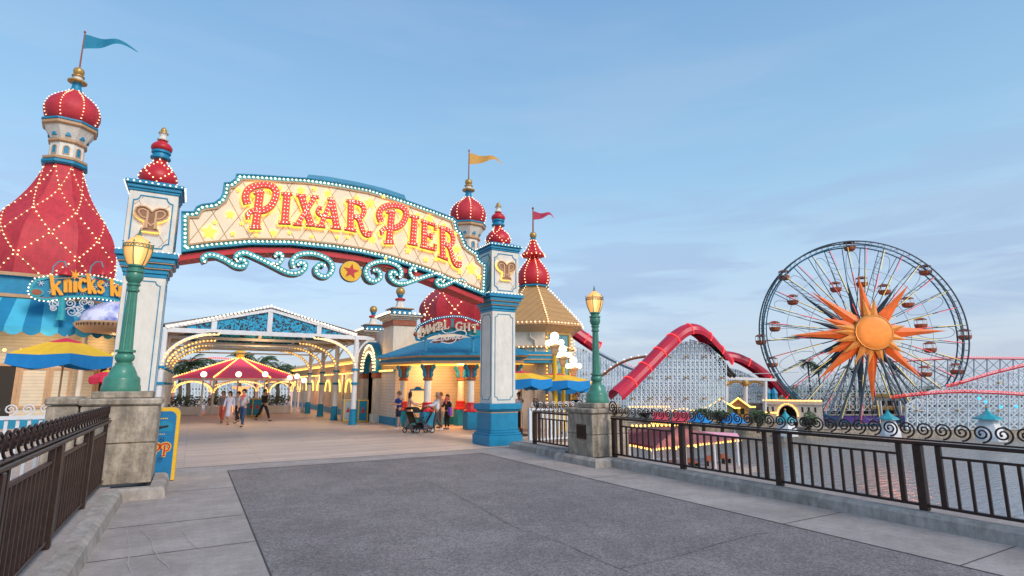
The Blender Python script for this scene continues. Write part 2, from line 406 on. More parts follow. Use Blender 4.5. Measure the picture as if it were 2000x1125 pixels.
# stroke letters: (points, width factor); x and z in 0..1
GL = {
 'P': [([(.44,.06),(.46,.82)],1),([(.22,.03),(.66,.03)],.55),([(.06,.56),(.0,.7),(.05,.84),(.22,.94),(.5,.98),(.78,.95),(.97,.82),(.99,.66),(.9,.5),(.7,.41),(.52,.4)],.9),([(.1,.30),(.2,.38),(.42,.40)],.6),([(.12,.22),(.08,.34)],.5),([(.26,.80),(.56,.84)],.5)],
 'I': [([(.5,.05),(.5,.95)],1.2),([(.08,.03),(.92,.03)],.5),([(.08,.97),(.92,.97)],.5)],
 'X': [([(.2,.95),(.8,.05)],1.15),([(.82,.95),(.2,.05)],.8),([(.0,.97),(.4,.97)],.5),([(.64,.97),(1,.97)],.5),([(.0,.03),(.38,.03)],.5),([(.6,.03),(1,.03)],.5)],
 'A': [([(.52,.95),(.26,.05)],.75),([(.52,.97),(.84,.05)],1.15),([(.22,.36),(.72,.36)],.5),([(.1,.03),(.42,.03)],.5),([(.64,.03),(1,.03)],.5),([(.36,.97),(.62,.97)],.5),([(.3,.38),(.14,.40),(.03,.5),(.06,.64),(.18,.62)],.5)],
 'R': [([(.24,.05),(.24,.95)],1.1),([(.04,.03),(.46,.03)],.5),([(.04,.97),(.3,.97)],.5),([(.2,.95),(.5,.96),(.76,.88),(.82,.72),(.72,.55),(.5,.48),(.3,.48)],.85),([(.5,.48),(.62,.34),(.7,.1),(.82,-.04),(.97,-.02),(1.0,.1)],.85)],
 'E': [([(.24,.05),(.24,.95)],1.15),([(.04,.04),(.9,.04)],.6),([(.04,.96),(.88,.96)],.6),([(.24,.5),(.66,.5)],.6),([(.9,.02),(.92,.24)],.5),([(.88,.98),(.9,.78)],.5),([(.66,.4),(.66,.6)],.45)],
 'L': [([(.3,.05),(.3,.95)],1.1),([(.05,.97),(.58,.97)],.5),([(.05,.04),(.95,.04)],.6),([(.95,.02),(.97,.3)],.5)],
 'M': [([(.14,.05),(.14,.95)],.7),([(.86,.05),(.86,.95)],1.1),([(.14,.95),(.5,.2)],.9),([(.5,.2),(.86,.95)],.6),([(.0,.03),(.3,.03)],.5),([(.68,.03),(1,.03)],.5)],
 'G': [([(.9,.72),(.8,.92),(.5,.98),(.2,.86),(.06,.5),(.2,.12),(.5,.02),(.8,.1),(.86,.36)],1),([(.6,.4),(1,.4)],.5)],
 'H': [([(.2,.05),(.2,.95)],1.1),([(.8,.05),(.8,.95)],1.1),([(.2,.5),(.8,.5)],.5),([(.03,.03),(.37,.03)],.5),([(.63,.03),(.97,.03)],.5),([(.03,.97),(.37,.97)],.5),([(.63,.97),(.97,.97)],.5)],
 'T': [([(.5,.05),(.5,.95)],1.1),([(.02,.95),(.98,.95)],.65),([(.04,.96),(.02,.74)],.5),([(.96,.96),(.98,.74)],.5),([(.3,.03),(.7,.03)],.5)],
 'k': [([(.2,.0),(.14,1.0)],1),([(.2,.34),(.78,.66)],.7),([(.4,.42),(.84,.02)],.9),([(.02,.98),(.2,.98)],.5),([(.06,.02),(.36,.02)],.5),([(.62,.02),(.98,.02)],.5),([(.6,.66),(.9,.66)],.5)],
 'n': [([(.2,.0),(.2,.62)],1),([(.2,.5),(.42,.62),(.68,.6),(.78,.42),(.78,.0)],.9),([(.04,.02),(.36,.02)],.5),([(.62,.02),(.96,.02)],.5),([(.04,.62),(.2,.62)],.5)],
 'i': [([(.5,.0),(.5,.62)],1.1),([(.2,.02),(.8,.02)],.5),([(.22,.62),(.5,.62)],.5)],
 'c': [([(.86,.5),(.7,.62),(.4,.64),(.14,.46),(.12,.2),(.38,.02),(.7,.03),(.9,.16)],.9)],
 's': [([(.84,.52),(.62,.64),(.3,.6),(.2,.46),(.42,.34),(.72,.26),(.82,.12),(.6,.0),(.28,.02),(.12,.14)],.8)],
 "'": [([(.5,.98),(.4,.72)],.9)],
}
def warp(quad):
    "bilinear map of the unit square to four frame points (bottom-left, bottom-right, top-right, top-left)"
    a, b, c, d = quad
    return lambda x, z: tuple(a[i]*(1-x)*(1-z)+b[i]*x*(1-z)+c[i]*x*z+d[i]*(1-x)*z for i in (0, 1))
def letter(ch, fr, quad, w, layers, curl=True):
    "layers: (extra width, d0, d1, material, name); returns list of (name, MB, mat) and smooth paths"
    W = warp(quad); res = []; paths = []
    for (ex, d0, d1, m, nm) in layers:
        mb = MB()
        for j, (pts, wf) in enumerate(GL[ch]):
            pp = crom(pts, 5) if len(pts) > 2 else pts
            pp = [W(*q) for q in pp]
            if ex:   # lengthen the ends
                a, b = pp[0], pp[1]; l = math.dist(a, b) or 1; pp[0] = (a[0]-(b[0]-a[0])/l*ex/2, a[1]-(b[1]-a[1])/l*ex/2)
                a, b = pp[-1], pp[-2]; l = math.dist(a, b) or 1; pp[-1] = (a[0]-(b[0]-a[0])/l*ex/2, a[1]-(b[1]-a[1])/l*ex/2)
            mb.ribbon(fr, pp, w*wf+ex, d0+j*0.0004, d1+j*0.0015)
            if (ex, d0) == (layers[-1][0], layers[-1][1]): paths.append((pp, w*wf))
        res.append((nm, mb, m))
    return res, paths
# ================================================================ SETTING
def noise_ground(name, c1, c2, speck, rough, speckle=0.0):
    m = bpy.data.materials.new(name); m.use_nodes = True; nt = m.node_tree; N = nt.nodes; L = nt.links
    b = N['Principled BSDF']; tc = N.new('ShaderNodeTexCoord')
    def noise(sc, det, ro=0.6):
        n = N.new('ShaderNodeTexNoise'); n.inputs['Scale'].default_value = sc; n.inputs['Detail'].default_value = det; n.inputs['Roughness'].default_value = ro
        L.new(tc.outputs['Object'], n.inputs['Vector']); return n
    big = noise(0.45, 8, 0.7); fine = noise(55, 4, 0.9)
    cr = N.new('ShaderNodeValToRGB'); e = cr.color_ramp.elements; e[0].position = 0.35; e[1].position = 0.68
    e[0].color = tuple(c1)+(1,); e[1].color = tuple(c2)+(1,); L.new(big.outputs['Fac'], cr.inputs['Fac'])
    mr = N.new('ShaderNodeMapRange'); mr.inputs['From Min'].default_value = 0.3; mr.inputs['From Max'].default_value = 0.7
    mr.inputs['To Min'].default_value = 1-speck; mr.inputs['To Max'].default_value = 1+speck
    L.new(fine.outputs['Fac'], mr.inputs['Value'])
    mx = N.new('ShaderNodeMixRGB'); mx.blend_type = 'MULTIPLY'; mx.inputs['Fac'].default_value = 1
    L.new(cr.outputs['Color'], mx.inputs['Color1']); L.new(mr.outputs['Result'], mx.inputs['Color2'])
    med = noise(9, 12, 0.9); m2 = N.new('ShaderNodeMapRange'); m2.inputs['From Min'].default_value = 0.35; m2.inputs['From Max'].default_value = 0.65
    m2.inputs['To Min'].default_value = 0.86; m2.inputs['To Max'].default_value = 1.13; L.new(med.outputs['Fac'], m2.inputs['Value'])
    mx2 = N.new('ShaderNodeMixRGB'); mx2.blend_type = 'MULTIPLY'; mx2.inputs['Fac'].default_value = 1
    L.new(mx.outputs['Color'], mx2.inputs['Color1']); L.new(m2.outputs['Result'], mx2.inputs['Color2'])
    vo = N.new('ShaderNodeTexVoronoi'); vo.inputs['Scale'].default_value = 2.6; L.new(tc.outputs['Object'], vo.inputs['Vector'])
    vr = N.new('ShaderNodeMapRange'); vr.inputs['From Min'].default_value = 0.035; vr.inputs['From Max'].default_value = 0.06; vr.inputs['To Min'].default_value = 0.72; vr.inputs['To Max'].default_value = 1.0
    L.new(vo.outputs['Distance'], vr.inputs['Value'])
    v2 = N.new('ShaderNodeTexVoronoi'); v2.inputs['Scale'].default_value = 48; L.new(tc.outputs['Object'], v2.inputs['Vector'])
    vq = N.new('ShaderNodeSeparateColor'); L.new(v2.outputs['Color'], vq.inputs['Color'])
    vm = N.new('ShaderNodeMapRange'); vm.inputs['To Min'].default_value = 1-speckle*.5; vm.inputs['To Max'].default_value = 1+speckle*.5; L.new(vq.outputs[0], vm.inputs['Value'])  # speckles in the surface's own colour, random tone per cell
    mm = N.new('ShaderNodeMath'); mm.operation = 'MULTIPLY'; L.new(vr.outputs['Result'], mm.inputs[0]); L.new(vm.outputs['Result'], mm.inputs[1])
    mx3 = N.new('ShaderNodeMixRGB'); mx3.blend_type = 'MULTIPLY'; mx3.inputs['Fac'].default_value = 1; L.new(mx2.outputs['Color'], mx3.inputs['Color1']); L.new(mm.outputs[0], mx3.inputs['Color2'])
    st = noise(1.1, 12, 0.85); sm = N.new('ShaderNodeMapRange'); sm.inputs['From Min'].default_value = 0.42; sm.inputs['From Max'].default_value = 0.60; sm.inputs['To Min'].default_value = 0.84; sm.inputs['To Max'].default_value = 1.12; L.new(st.outputs['Fac'], sm.inputs['Value'])
    mx4 = N.new('ShaderNodeMixRGB'); mx4.blend_type = 'MULTIPLY'; mx4.inputs['Fac'].default_value = 1; L.new(mx3.outputs['Color'], mx4.inputs['Color1']); L.new(sm.outputs['Result'], mx4.inputs['Color2'])
    L.new(mx4.outputs['Color'], b.inputs['Base Color'])
    b.inputs['Roughness'].default_value = rough; b.inputs['Specular IOR Level'].default_value = 0.3
    bp = N.new('ShaderNodeBump'); bp.inputs['Strength'].default_value = 0.5; bp.inputs['Distance'].default_value = 0.01
    L.new(fine.outputs['Fac'], bp.inputs['Height']); L.new(bp.outputs['Normal'], b.inputs['Normal'])
    return m
ASPH = noise_ground('exposed aggregate asphalt', (0.188, 0.163, 0.158), (0.252, 0.223, 0.213), 0.5, 0.75, 0.7)
PAVE = noise_ground('pavement concrete', (0.32, 0.275, 0.25), (0.43, 0.375, 0.345), 0.12, 0.7, 0.10)
def plank_mat():
    m = bpy.data.materials.new('boardwalk planks'); m.use_nodes = True; nt = m.node_tree; N = nt.nodes; L = nt.links
    b = N['Principled BSDF']; tc = N.new('ShaderNodeTexCoord')
    br = N.new('ShaderNodeTexBrick'); br.inputs['Scale'].default_value = 1.0; br.inputs['Brick Width'].default_value = 3.6; br.inputs['Row Height'].default_value = 0.16
    br.inputs['Mortar Size'].default_value = 0.006; br.inputs['Color1'].default_value = (0.55, 0.40, 0.31, 1); br.inputs['Color2'].default_value = (0.70, 0.53, 0.42, 1)
    br.inputs['Mortar'].default_value = (0.20, 0.15, 0.13, 1); br.inputs['Bias'].default_value = 0.0
    L.new(tc.outputs['Object'], br.inputs['Vector'])
    mp = N.new('ShaderNodeMapping'); mp.inputs['Scale'].default_value = (0.6, 9, 1); L.new(tc.outputs['Object'], mp.inputs['Vector'])
    n = N.new('ShaderNodeTexNoise'); n.inputs['Scale'].default_value = 1.5; n.inputs['Detail'].default_value = 8; L.new(mp.outputs['Vector'], n.inputs['Vector'])
    mr = N.new('ShaderNodeMapRange'); mr.inputs['To Min'].default_value = 0.72; mr.inputs['To Max'].default_value = 1.2; L.new(n.outputs['Fac'], mr.inputs['Value'])
    n2 = N.new('ShaderNodeTexNoise'); n2.inputs['Scale'].default_value = 0.25; n2.inputs['Detail'].default_value = 6; L.new(tc.outputs['Object'], n2.inputs['Vector'])
    mr2 = N.new('ShaderNodeMapRange'); mr2.inputs['To Min'].default_value = 0.75; mr2.inputs['To Max'].default_value = 1.2; L.new(n2.outputs['Fac'], mr2.inputs['Value'])
    mx = N.new('ShaderNodeMixRGB'); mx.blend_type = 'MULTIPLY'; mx.inputs['Fac'].default_value = 1
    L.new(br.outputs['Color'], mx.inputs['Color1']); L.new(mr.outputs['Result'], mx.inputs['Color2'])
    my = N.new('ShaderNodeMixRGB'); my.blend_type = 'MULTIPLY'; my.inputs['Fac'].default_value = 1
    L.new(mx.outputs['Color'], my.inputs['Color1']); L.new(mr2.outputs['Result'], my.inputs['Color2'])
    L.new(my.outputs['Color'], b.inputs['Base Color']); b.inputs['Roughness'].default_value = 0.55
    bp = N.new('ShaderNodeBump'); bp.inputs['Strength'].default_value = 0.4; bp.inputs['Distance'].default_value = 0.01
    L.new(br.outputs['Fac'], bp.inputs['Height']); bp.invert = True; L.new(bp.outputs['Normal'], b.inputs['Normal'])
    return m
PLANK = plank_mat()
def water_mat():
    m = bpy.data.materials.new('lagoon water'); m.use_nodes = True; nt = m.node_tree; N = nt.nodes; L = nt.links
    b = N['Principled BSDF']; b.inputs['Base Color'].default_value = (0.21, 0.225, 0.23, 1); b.inputs['Roughness'].default_value = 0.10
    b.inputs['IOR'].default_value = 1.33; b.inputs['Specular IOR Level'].default_value = 0.9
    tc = N.new('ShaderNodeTexCoord'); n = N.new('ShaderNodeTexNoise'); n.inputs['Scale'].default_value = 1.3; n.inputs['Detail'].default_value = 4
    mp = N.new('ShaderNodeMapping'); mp.inputs['Rotation'].default_value = (0, 0, math.radians(28)); mp.inputs['Scale'].default_value = (0.5, 1.7, 1)
    L.new(tc.outputs['Object'], mp.inputs['Vector']); L.new(mp.outputs['Vector'], n.inputs['Vector'])
    bp = N.new('ShaderNodeBump'); bp.inputs['Strength'].default_value = 0.7; bp.inputs['Distance'].default_value = 0.22
    L.new(n.outputs['Fac'], bp.inputs['Height']); L.new(bp.outputs['Normal'], b.inputs['Normal'])
    return m
WATER = water_mat()
struct('lagoon_water', MB().add([(-900,-900,-6),(1500,-900,-6),(1500,2500,-6),(-900,2500,-6)], [(0,1,2,3)]), WATER)
LAND = mat('shore ground', (0.20, 0.18, 0.15), 0.9, var=0.3, scale=0.3)
# land beyond the lagoon, a sheet reaching the horizon
shore = []
for uu, vv in ((880, 822), (1100, 822), (1250, 822), (1420, 826), (1560, 834), (1700, 838), (1850, 842), (2100, 850), (2400, 862)):
    q = G(uu, vv, -6); shore.append((q.x, q.y))
far = [(1400, -300), (3000, 1500), (2000, 4000), (-2000, 4000), (-60, 120)]
pl = shore+far
bank = MB()
bank.add([(x, y, -5.2) for x, y in pl]+[(x, y, -6.3) for x, y in pl], [tuple(range(len(pl)))]+[(i, (i+1) % len(pl), len(pl)+(i+1) % len(pl), len(pl)+i) for i in range(len(pl))])
struct('shore_ground', bank, LAND)
# bridge deck
struct('bridge_deck', MB().box(-1.9, 9.95, -9, 15.99, -0.7, -0.012), CONC)
struct('roadway', MB().add([(0.9,-8.9,0.0),(7.62,-8.9,0.0),(7.62,15.0,0.0),(0.9,15.0,0.0)], [(0,1,2,3)]), ASPH)
sw = MB()
sw.add([(-1.2,-8.9,0.002),(0.9,-8.9,0.002),(0.9,15.98,0.002),(-1.2,15.98,0.002)], [(0,1,2,3)])
sw.add([(7.62,-8.9,0.002),(9.3,-8.9,0.002),(9.3,15.98,0.002),(7.62,15.98,0.002)], [(0,1,2,3)])
sw.add([(0.9,15.0,0.002),(7.62,15.0,0.002),(7.62,15.98,0.002),(0.9,15.98,0.002)], [(0,1,2,3)])
struct('pavement', sw, PAVE)
JOINT = mat('joint filler', (0.07, 0.06, 0.06), 0.9)
jt = MB()
def strip(x0, y0, x1, y1, w=0.016, z=0.006):
    d = V((x1-x0, y1-y0, 0)).normalized(); n = V((-d.y, d.x, 0))*w/2
    jt.add([V((x0,y0,z))-n, V((x1,y1,z))-n, V((x1,y1,z))+n, V((x0,y0,z))+n], [(0,1,2,3)])
for y in (1.8, 5.0, 8.2, 9.9, 12.6): strip(-0.88, y, 0.9, y)
for y in (3.2, 5.35, 9.9, 12.3): strip(7.62, y, 9.1, y+0.0)
strip(0.9, -8, 0.9, 15.0, 0.02); strip(7.62, -8, 7.62, 15, 0.018); strip(0.9, 15.0, 7.62, 15.0, 0.025)
pass
jt.add([(-1.0,15.98,0.007),(9.2,15.98,0.007),(9.2,16.02,0.007),(-1.0,16.02,0.007)], [(0,1,2,3)])
struct('pavement_joints', jt, JOINT)
STAINM = mat('pale scuff', (0.40, 0.355, 0.335), .8); CRACK = mat('crack line', (0.09, 0.08, 0.08), .9)
def trail(name, pts, w, m, z=0.0075):
    mb = MB(); q = crom([tuple(G(u, v))[:2] for u, v in pts], 6); random.seed(len(q)); L_ = []; vs = []
    for i, p in enumerate(q):
        a = V(q[max(0, i-1)]); b = V(q[min(len(q)-1, i+1)]); d = (b-a).normalized(); n_ = V((-d.y, d.x)); ww = w*random.uniform(.4, 1.2)/2; j = V((random.uniform(-.01,.01), random.uniform(-.01,.01)))
        vs += [(p[0]+n_.x*ww+j.x, p[1]+n_.y*ww+j.y, z), (p[0]-n_.x*ww+j.x, p[1]-n_.y*ww+j.y, z)]
    mb.add(vs, [(2*i, 2*i+2, 2*i+3, 2*i+1) for i in range(len(q)-1)]); struct(name, mb, m)
trail('pavement_scuff', [(248,1035),(252,1062),(250,1090),(256,1122)], .016, STAINM)
trail('pavement_scuff', [(272,1033),(292,1052),(303,1080),(330,1110)], .016, STAINM)
trail('pavement_scuff', [(356,1035),(372,1062),(398,1076)], .010, STAINM)
trail('roadway_crack', [(1000,1028),(1080,1055),(1150,1085),(1230,1120)], .009, CRACK)
trail('roadway_crack', [(745,902),(830,938),(925,985),(1000,1028)], .008, CRACK)
trail('roadway_crack', [(1210,1112),(1330,1085),(1420,1058),(1500,1040)], .010, CRACK)
# boardwalk plaza
pz = MB()
plaza = [(-90,14.4),(-1.95,14.4),(-1.95,16.0),(9.9,16.0),(9.9,16.35),(13.0,16.35),(18.6,24.6),(23,45),(14,90),(-90,130)]
n = len(plaza)
pz.add([(x,y,0.0) for x, y in plaza]+[(x,y,-1.0) for x, y in plaza], [tuple(range(n)), tuple(range(2*n-1,n-1,-1))]+[(n+i, n+(i+1)%n, (i+1)%n, i) for i in range(n)])
struct('boardwalk', pz, PLANK)
# kerbs
kb = MB()
def kerb(mb, pts, w, h, side):
    "kerb with a sloped face along plan points; side = +1 body lies to the left of the direction"
    k = len(pts); prof = [(0.0, 0.0), (0.03, h*0.75), (0.09, h), (w, h), (w, 0.0)]
    vs = []
    for i in range(k):
        a = V(pts[max(0, i-1)]); b = V(pts[min(k-1, i+1)]); p = V(pts[i])
        d0 = (p-a).normalized() if i else (b-p).normalized(); d1 = (b-p).normalized() if i < k-1 else d0
        n0 = V((-d0.y, d0.x))*side; n1 = V((-d1.y, d1.x))*side; m = (n0+n1).normalized(); c = 1/max(0.4, m.dot(n0))
        for o, z in prof: vs.append((p.x+m.x*o*c, p.y+m.y*o*c, z))
    fs = [(i*5+j, (i+1)*5+j, (i+1)*5+j+1, i*5+j+1) for i in range(k-1) for j in range(4)]+[(0,1,2,3,4), tuple((k-1)*5+j for j in range(5))]
    mb.add(vs, fs)
KL = [(-0.87,-8.5),(-0.87,12.0),(-0.24,12.0),(-0.24,13.95)]
kerb(kb, KL, 0.26, 0.2, 1)
struct('kerb_left', kb, CONC)
struct('ledge_left', MB().box(-1.85, -1.12, -8.5, 12.55, 0.0, 0.185), PAVE)
kb = MB(); KR = [(9.12,-8.5),(9.12,10.95),(8.62,10.95),(8.62,12.75),(8.95,12.95),(8.95,15.75)]
kerb(kb, KR, 0.24, 0.2, -1)
struct('kerb_right', kb, CONC)
struct('ledge_right', MB().box(9.33, 9.9, -8.5, 15.9, 0.0, 0.185), PAVE)

# ================================================================ STONE PIERS AND LAMPS
def pier(label, x0, x1, y0, y1, ztop, neck):
    t = thing('stone_pier', label, 'stone pier', ((x0+x1)/2, (y0+y1)/2, 0.18))
    g = 0.012
    z = 0.18; zs = [0.18, 0.18+(ztop-0.42)*0.52, ztop-0.22]
    mb = MB()
    for i in range(2): mb.bbox(x0+0.02, x1-0.02, y0+0.02, y1-0.02, zs[i]+(g if i else 0), zs[i+1], 0.018)
    mb.box(x0+0.05, x1-0.05, y0+0.05, y1-0.05, 0.18, ztop-0.2)
    mb.build('shaft', STONE, t)
    MB().bbox(x0-0.025, x1+0.025, y0-0.025, y1+0.025, ztop-0.22+g, ztop-0.08, 0.03).build('cap_stone', STONE, t)
    cx, cy = (x0+x1)/2, (y0+y1)/2
    MB().bbox(cx-neck, cx+neck, cy-neck, cy+neck, ztop-0.08, ztop+0.05, 0.02).build('plinth', STONE, t)
    return t
PL = pier('weathered stone pier at the left railing, under the near lamp', -1.75, -0.50, 12.75, 13.95, 1.82, 0.48)
t = thing('stone_parapet', 'low stone parapet block reaching left of the near stone pier', 'stone wall', (-2.0, 13.2, 0))
MB().bbox(-2.22, -1.76, 12.8, 13.7, -0.6, 1.62, 0.02).build('wall_block', STONE, t)
MB().bbox(-2.25, -1.76, 12.74, 13.76, 1.63, 1.77, 0.03).build('cap_stone', STONE, t)
PR = pier('weathered stone pier in the right railing, under the farther lamp', 8.86, 10.10, 11.35, 12.45, 1.47, 0.44)
gr = MB().box(8.835, 8.862, 11.62, 11.98, 0.62, 0.98).build('vent_cover', IRON, PR)
gl = MB()
for k in range(5): gl.box(8.825, 8.836, 11.66+k*0.065, 11.69+k*0.065, 0.66, 0.94)
gl.build('grille', IRON, gr)
def street_lamp():
    t = thing('street_lamp', 'x', 'street lamp')
    H = 3.0
    def L(name, prof, m, n=24, **k): return MB().lathe([(r, z*H) for r, z in prof], n=n, **k).build(name, m, t, smooth=True)
    L('base', [(.325,0),(.33,.012),(.325,.03),(.31,.045),(.305,.075),(.29,.09),(.25,.10),(.225,.125),(.19,.15),(.165,.165),(.15,.17),(.15,.185)], GREEN, 32)
    L('lower_bulb', [(.12,.185),(.15,.20),(.17,.215),(.165,.232),(.13,.245),(.135,.252),(.175,.255),(.175,.268),(.12,.272)], GREEN, 28)
    MB().lathe([(.118,.27*H),(.085,.66*H)], n=32, flute=1, fd=0.10).build('fluted_shaft', GREEN, t)
    L('collar', [(.09,.66),(.115,.664),(.115,.676),(.095,.682),(.095,.70),(.12,.705),(.12,.715),(.10,.72),(.13,.735),(.155,.755),(.155,.775),(.14,.79),(.165,.795),(.165,.808),(.12,.812),(.12,.825),(.15,.835),(.15,.845)], GREEN, 24)
    g = MB().lathe([(.145,.845*H),(.18,.87*H),(.222,.91*H),(.247,.95*H),(.253,.975*H)], n=16).build('lantern_glass', LANT, t, smooth=True)
    cg = MB().lathe([(.243,.978*H),(.225,1.0*H),(.15,1.028*H),(.07,1.045*H),(.03,1.055*H)], n=16).build('glass_dome', LANT, t, smooth=True)
    rb = MB()
    for k in range(6):
        a = 2*PI*k/6+0.3
        rb.tube([(r*math.cos(a), r*math.sin(a), z*H) for r, z in ((.15,.845),(.19,.87),(.232,.91),(.257,.95),(.265,.99))], 0.011, 5)
        rb.octa((.268*math.cos(a), .268*math.sin(a), 1.0*H), 0.022)
    rb.build('lantern_ribs', GREEN, t)
    cn = MB()
    for z in (.962, .985): cn.tube([(0.262*math.cos(2*PI*j/24), 0.262*math.sin(2*PI*j/24), z*H) for j in range(24)], 0.008, 5, closed=True)
    for j in range(24):
        a0, a1 = 2*PI*j/24, 2*PI*(j+1)/24
        cn.bar((0.262*math.cos(a0), 0.262*math.sin(a0), .962*H), (0.262*math.cos(a1), 0.262*math.sin(a1), .985*H), 0.009)
        cn.bar((0.262*math.cos(a1), 0.262*math.sin(a1), .962*H), (0.262*math.cos(a0), 0.262*math.sin(a0), .985*H), 0.009)
    cn.build('lantern_crown', GREEN, t)
    MB().lathe([(.035,1.053*H),(.045,1.058*H),(.02,1.065*H),(.025,1.075*H),(.004,1.11*H)], n=10).build('finial', GREEN, t, smooth=True)
    return t
L1 = street_lamp(); q = PY(236, 762, 13.35)
L2 = dup(L1, (9.50, 11.92, 1.52), 0.4, 'green street lamp on the right stone pier, beside the roller coaster tube')
L1.location = (q.x, 13.35, 1.87); L1['label'] = 'green street lamp on the near left stone pier, in front of the gate pillar'
for o in (L1, L2): o['group'] = 'green street lamps on stone piers'
L2.scale = (0.93, 0.93, 0.965)

# ================================================================ IRON RAILINGS
def spiral_pts(r=0.122, turns=1.85, n=34):
    out = []
    for i in range(n):
        f = i/(n-1); a = -PI*0.5+turns*2*PI*f; rr = r*(1-0.80*f**0.85) if f > 0.3 else r*(1-0.80*f**0.85)
        out.append((rr*math.cos(a), rr*math.sin(a)))
    return out
def railing(label, X, ys, zb, zt, y_from, y_to, flip=1, group=None, first_scroll=None):
    t = thing('iron_railing', label, 'railing', (X, (y_from+y_to)/2, 0.18), group=group)
    zr = zt-0.05
    MB().bbox(X-0.05, X+0.05, y_from, y_to, zr, zt, 0.012).build('top_rail', IRON, t)
    MB().bbox(X-0.03, X+0.03, y_from, y_to, zt+0.012, zt+0.035, 0.006).build('scroll_rail', IRON, t)
    MB().bbox(X-0.035, X+0.035, y_from, y_to, zb+0.05, zb+0.09, 0.008).build('bottom_rail', IRON, t)
    for y in ys:
        MB().bbox(X-0.055, X+0.055, y-0.055, y+0.055, zb-0.01, zr, 0.01).build('post', IRON, t)
    e = [y_from]+sorted(y for y in ys if y_from < y < y_to)+[y_to]
    ref = {}
    for a, b in zip(e[:-1], e[1:]):
        L = b-a
        if L < 0.6: continue
        s = 0.26 if L > 1.5 else 0.14
        for y in (a+s, b-s):
            if 'm' not in ref:
                ref['m'] = (MB().bbox(X-0.03, X+0.03, y-0.035, y+0.035, zb+0.09, zr, 0.006).build('end_bar', IRON, t), y)
            else: part_copy(ref['m'][0], t, (0, y-ref['m'][1], 0))
        MB().box(X-0.02, X+0.02, a+s+0.036, b-s-0.036, zr-0.17, zr-0.135).build('upper_rail', IRON, t)
        nb = max(3, round((L-2*s)/0.187)-1)
        for k in range(1, nb+1):
            y = a+s+(L-2*s)*k/(nb+1)
            if 'b' not in ref:
                ref['b'] = (MB().box(X-0.016, X+0.016, y-0.018, y+0.018, zb+0.09, zr-0.17).build('baluster', IRON, t), y)
            else: part_copy(ref['b'][0], t, (0, y-ref['b'][1], 0))
    step = 0.2315; n = int((y_to-y_from)/step); sp = None
    for k in range(n):
        y = y_to-step*(k+0.5)
        if sp is None:
            mb = MB(); pts = [(X, y+flip*a, zt+0.035+0.135+b) for a, b in spiral_pts()]
            mb.tube(pts, [0.013]*24+[0.011]*10, 6)
            mb.sphere((pts[-1][0], pts[-1][1], pts[-1][2]), 0.02, 6, 4)
            sp = (mb.build('scroll', IRON, t, smooth=True), y)
        else: part_copy(sp[0], t, (0, y-sp[1], 0))
    if first_scroll:
        mb = MB(); mb.tube([(X, first_scroll+flip*a*1.6, zt+0.035+0.22+b*1.6) for a, b in spiral_pts()], 0.017, 6); mb.build('end_scroll', IRON, t, smooth=True)
    return t
railing('dark iron railing with scroll crest along the right side over the water', 9.42, [11.16, 8.90, 6.60, 4.30, 2.0, -0.3], 0.2, 1.17, -0.4, 11.25, -1, 'dark iron railings of the bridge', 11.2)
railing('dark iron railing with scroll crest along the left side of the bridge', -1.28, [10.6, 8.27, 5.95, 3.6, 1.3], 0.2, 1.36, 1.2, 12.72, -1, 'dark iron railings of the bridge')
railing('short dark iron railing between the right stone pier and the gate', 9.42, [14.95], 0.2, 1.17, 12.5, 15.0, -1, 'dark iron railings of the bridge', 14.9)

# ================================================================ LITTER BIN
b0 = G(308, 939); BX = -0.80; BYY = 14.02
t = thing('litter_bin', 'blue litter bin with yellow rim beside the near left stone pier', 'litter bin', (BX+0.3, BYY+0.3, 0), 0)
fr = Frame((BX, BYY, 0), (1, 0, 0))
def rounded(x0, x1, z0, z1, r, k=6):
    out = [(x0, z0), (x1, z0)]
    out += [(x1-r+r*math.cos(a), z1-r+r*math.sin(a)) for a in [PI/2*i/k for i in range(k+1)]]
    out += [(x0+r-r*math.sin(a), z1-r+r*math.cos(a)) for a in [PI/2*i/k for i in range(k+1)]]
    return out
MB().prism(fr, rounded(0, 0.64, 0.02, 1.50, 0.16), -0.72, 0).build('rim', YEL, t)
bd = MB().prism(fr, rounded(0.05, 0.575, 0.03, 1.44, 0.13), -0.60, 0.012).build('body', BLUE, t)
MB().prism(fr, rounded(0.12, 0.52, 1.02, 1.24, 0.08), 0.0125, 0.018).build('flap', TEAL, bd)
MB().tube([fr.p(0.16,1.08,0.03), fr.p(0.3,1.12,0.05), fr.p(0.44,1.14,0.03)], 0.018, 6).build('handle', IRON, bd)
tx = MB()
for i in range(7): tx.ribbon(fr, [(0.2+i*0.032, 1.29), (0.222+i*0.032, 1.29)], 0.022, 0.0125, 0.016)
for i in range(6): tx.ribbon(fr, [(0.2+i*0.034, 0.97), (0.222+i*0.034, 0.97)], 0.014, 0.0125, 0.016)
tx.build('lettering', CANYEL, bd)
EMC = mat('bin emblem red', (0.5, 0.04, 0.03), 0.5)
for k, (ex, d0, d1, m, nm) in enumerate([(0.03, 0.0125, 0.016, CANYEL, 'emblem_outline'), (0, 0.0162, 0.022, EMC, 'emblem')]):
    mb = MB()
    for quad in ([(0.20,0.55),(0.32,0.55),(0.32,0.78),(0.20,0.78)], [(0.34,0.52),(0.50,0.52),(0.50,0.78),(0.34,0.78)]):
        W = warp(quad)
        for j, (pts, wf) in enumerate(GL['P'][:3]):
            mb.ribbon(fr, [W(*q) for q in (crom(pts, 4) if len(pts) > 2 else pts)], 0.035*wf+ex, d0, d1+j*0.001)
    mb.build(nm, m, bd)
sc = MB()
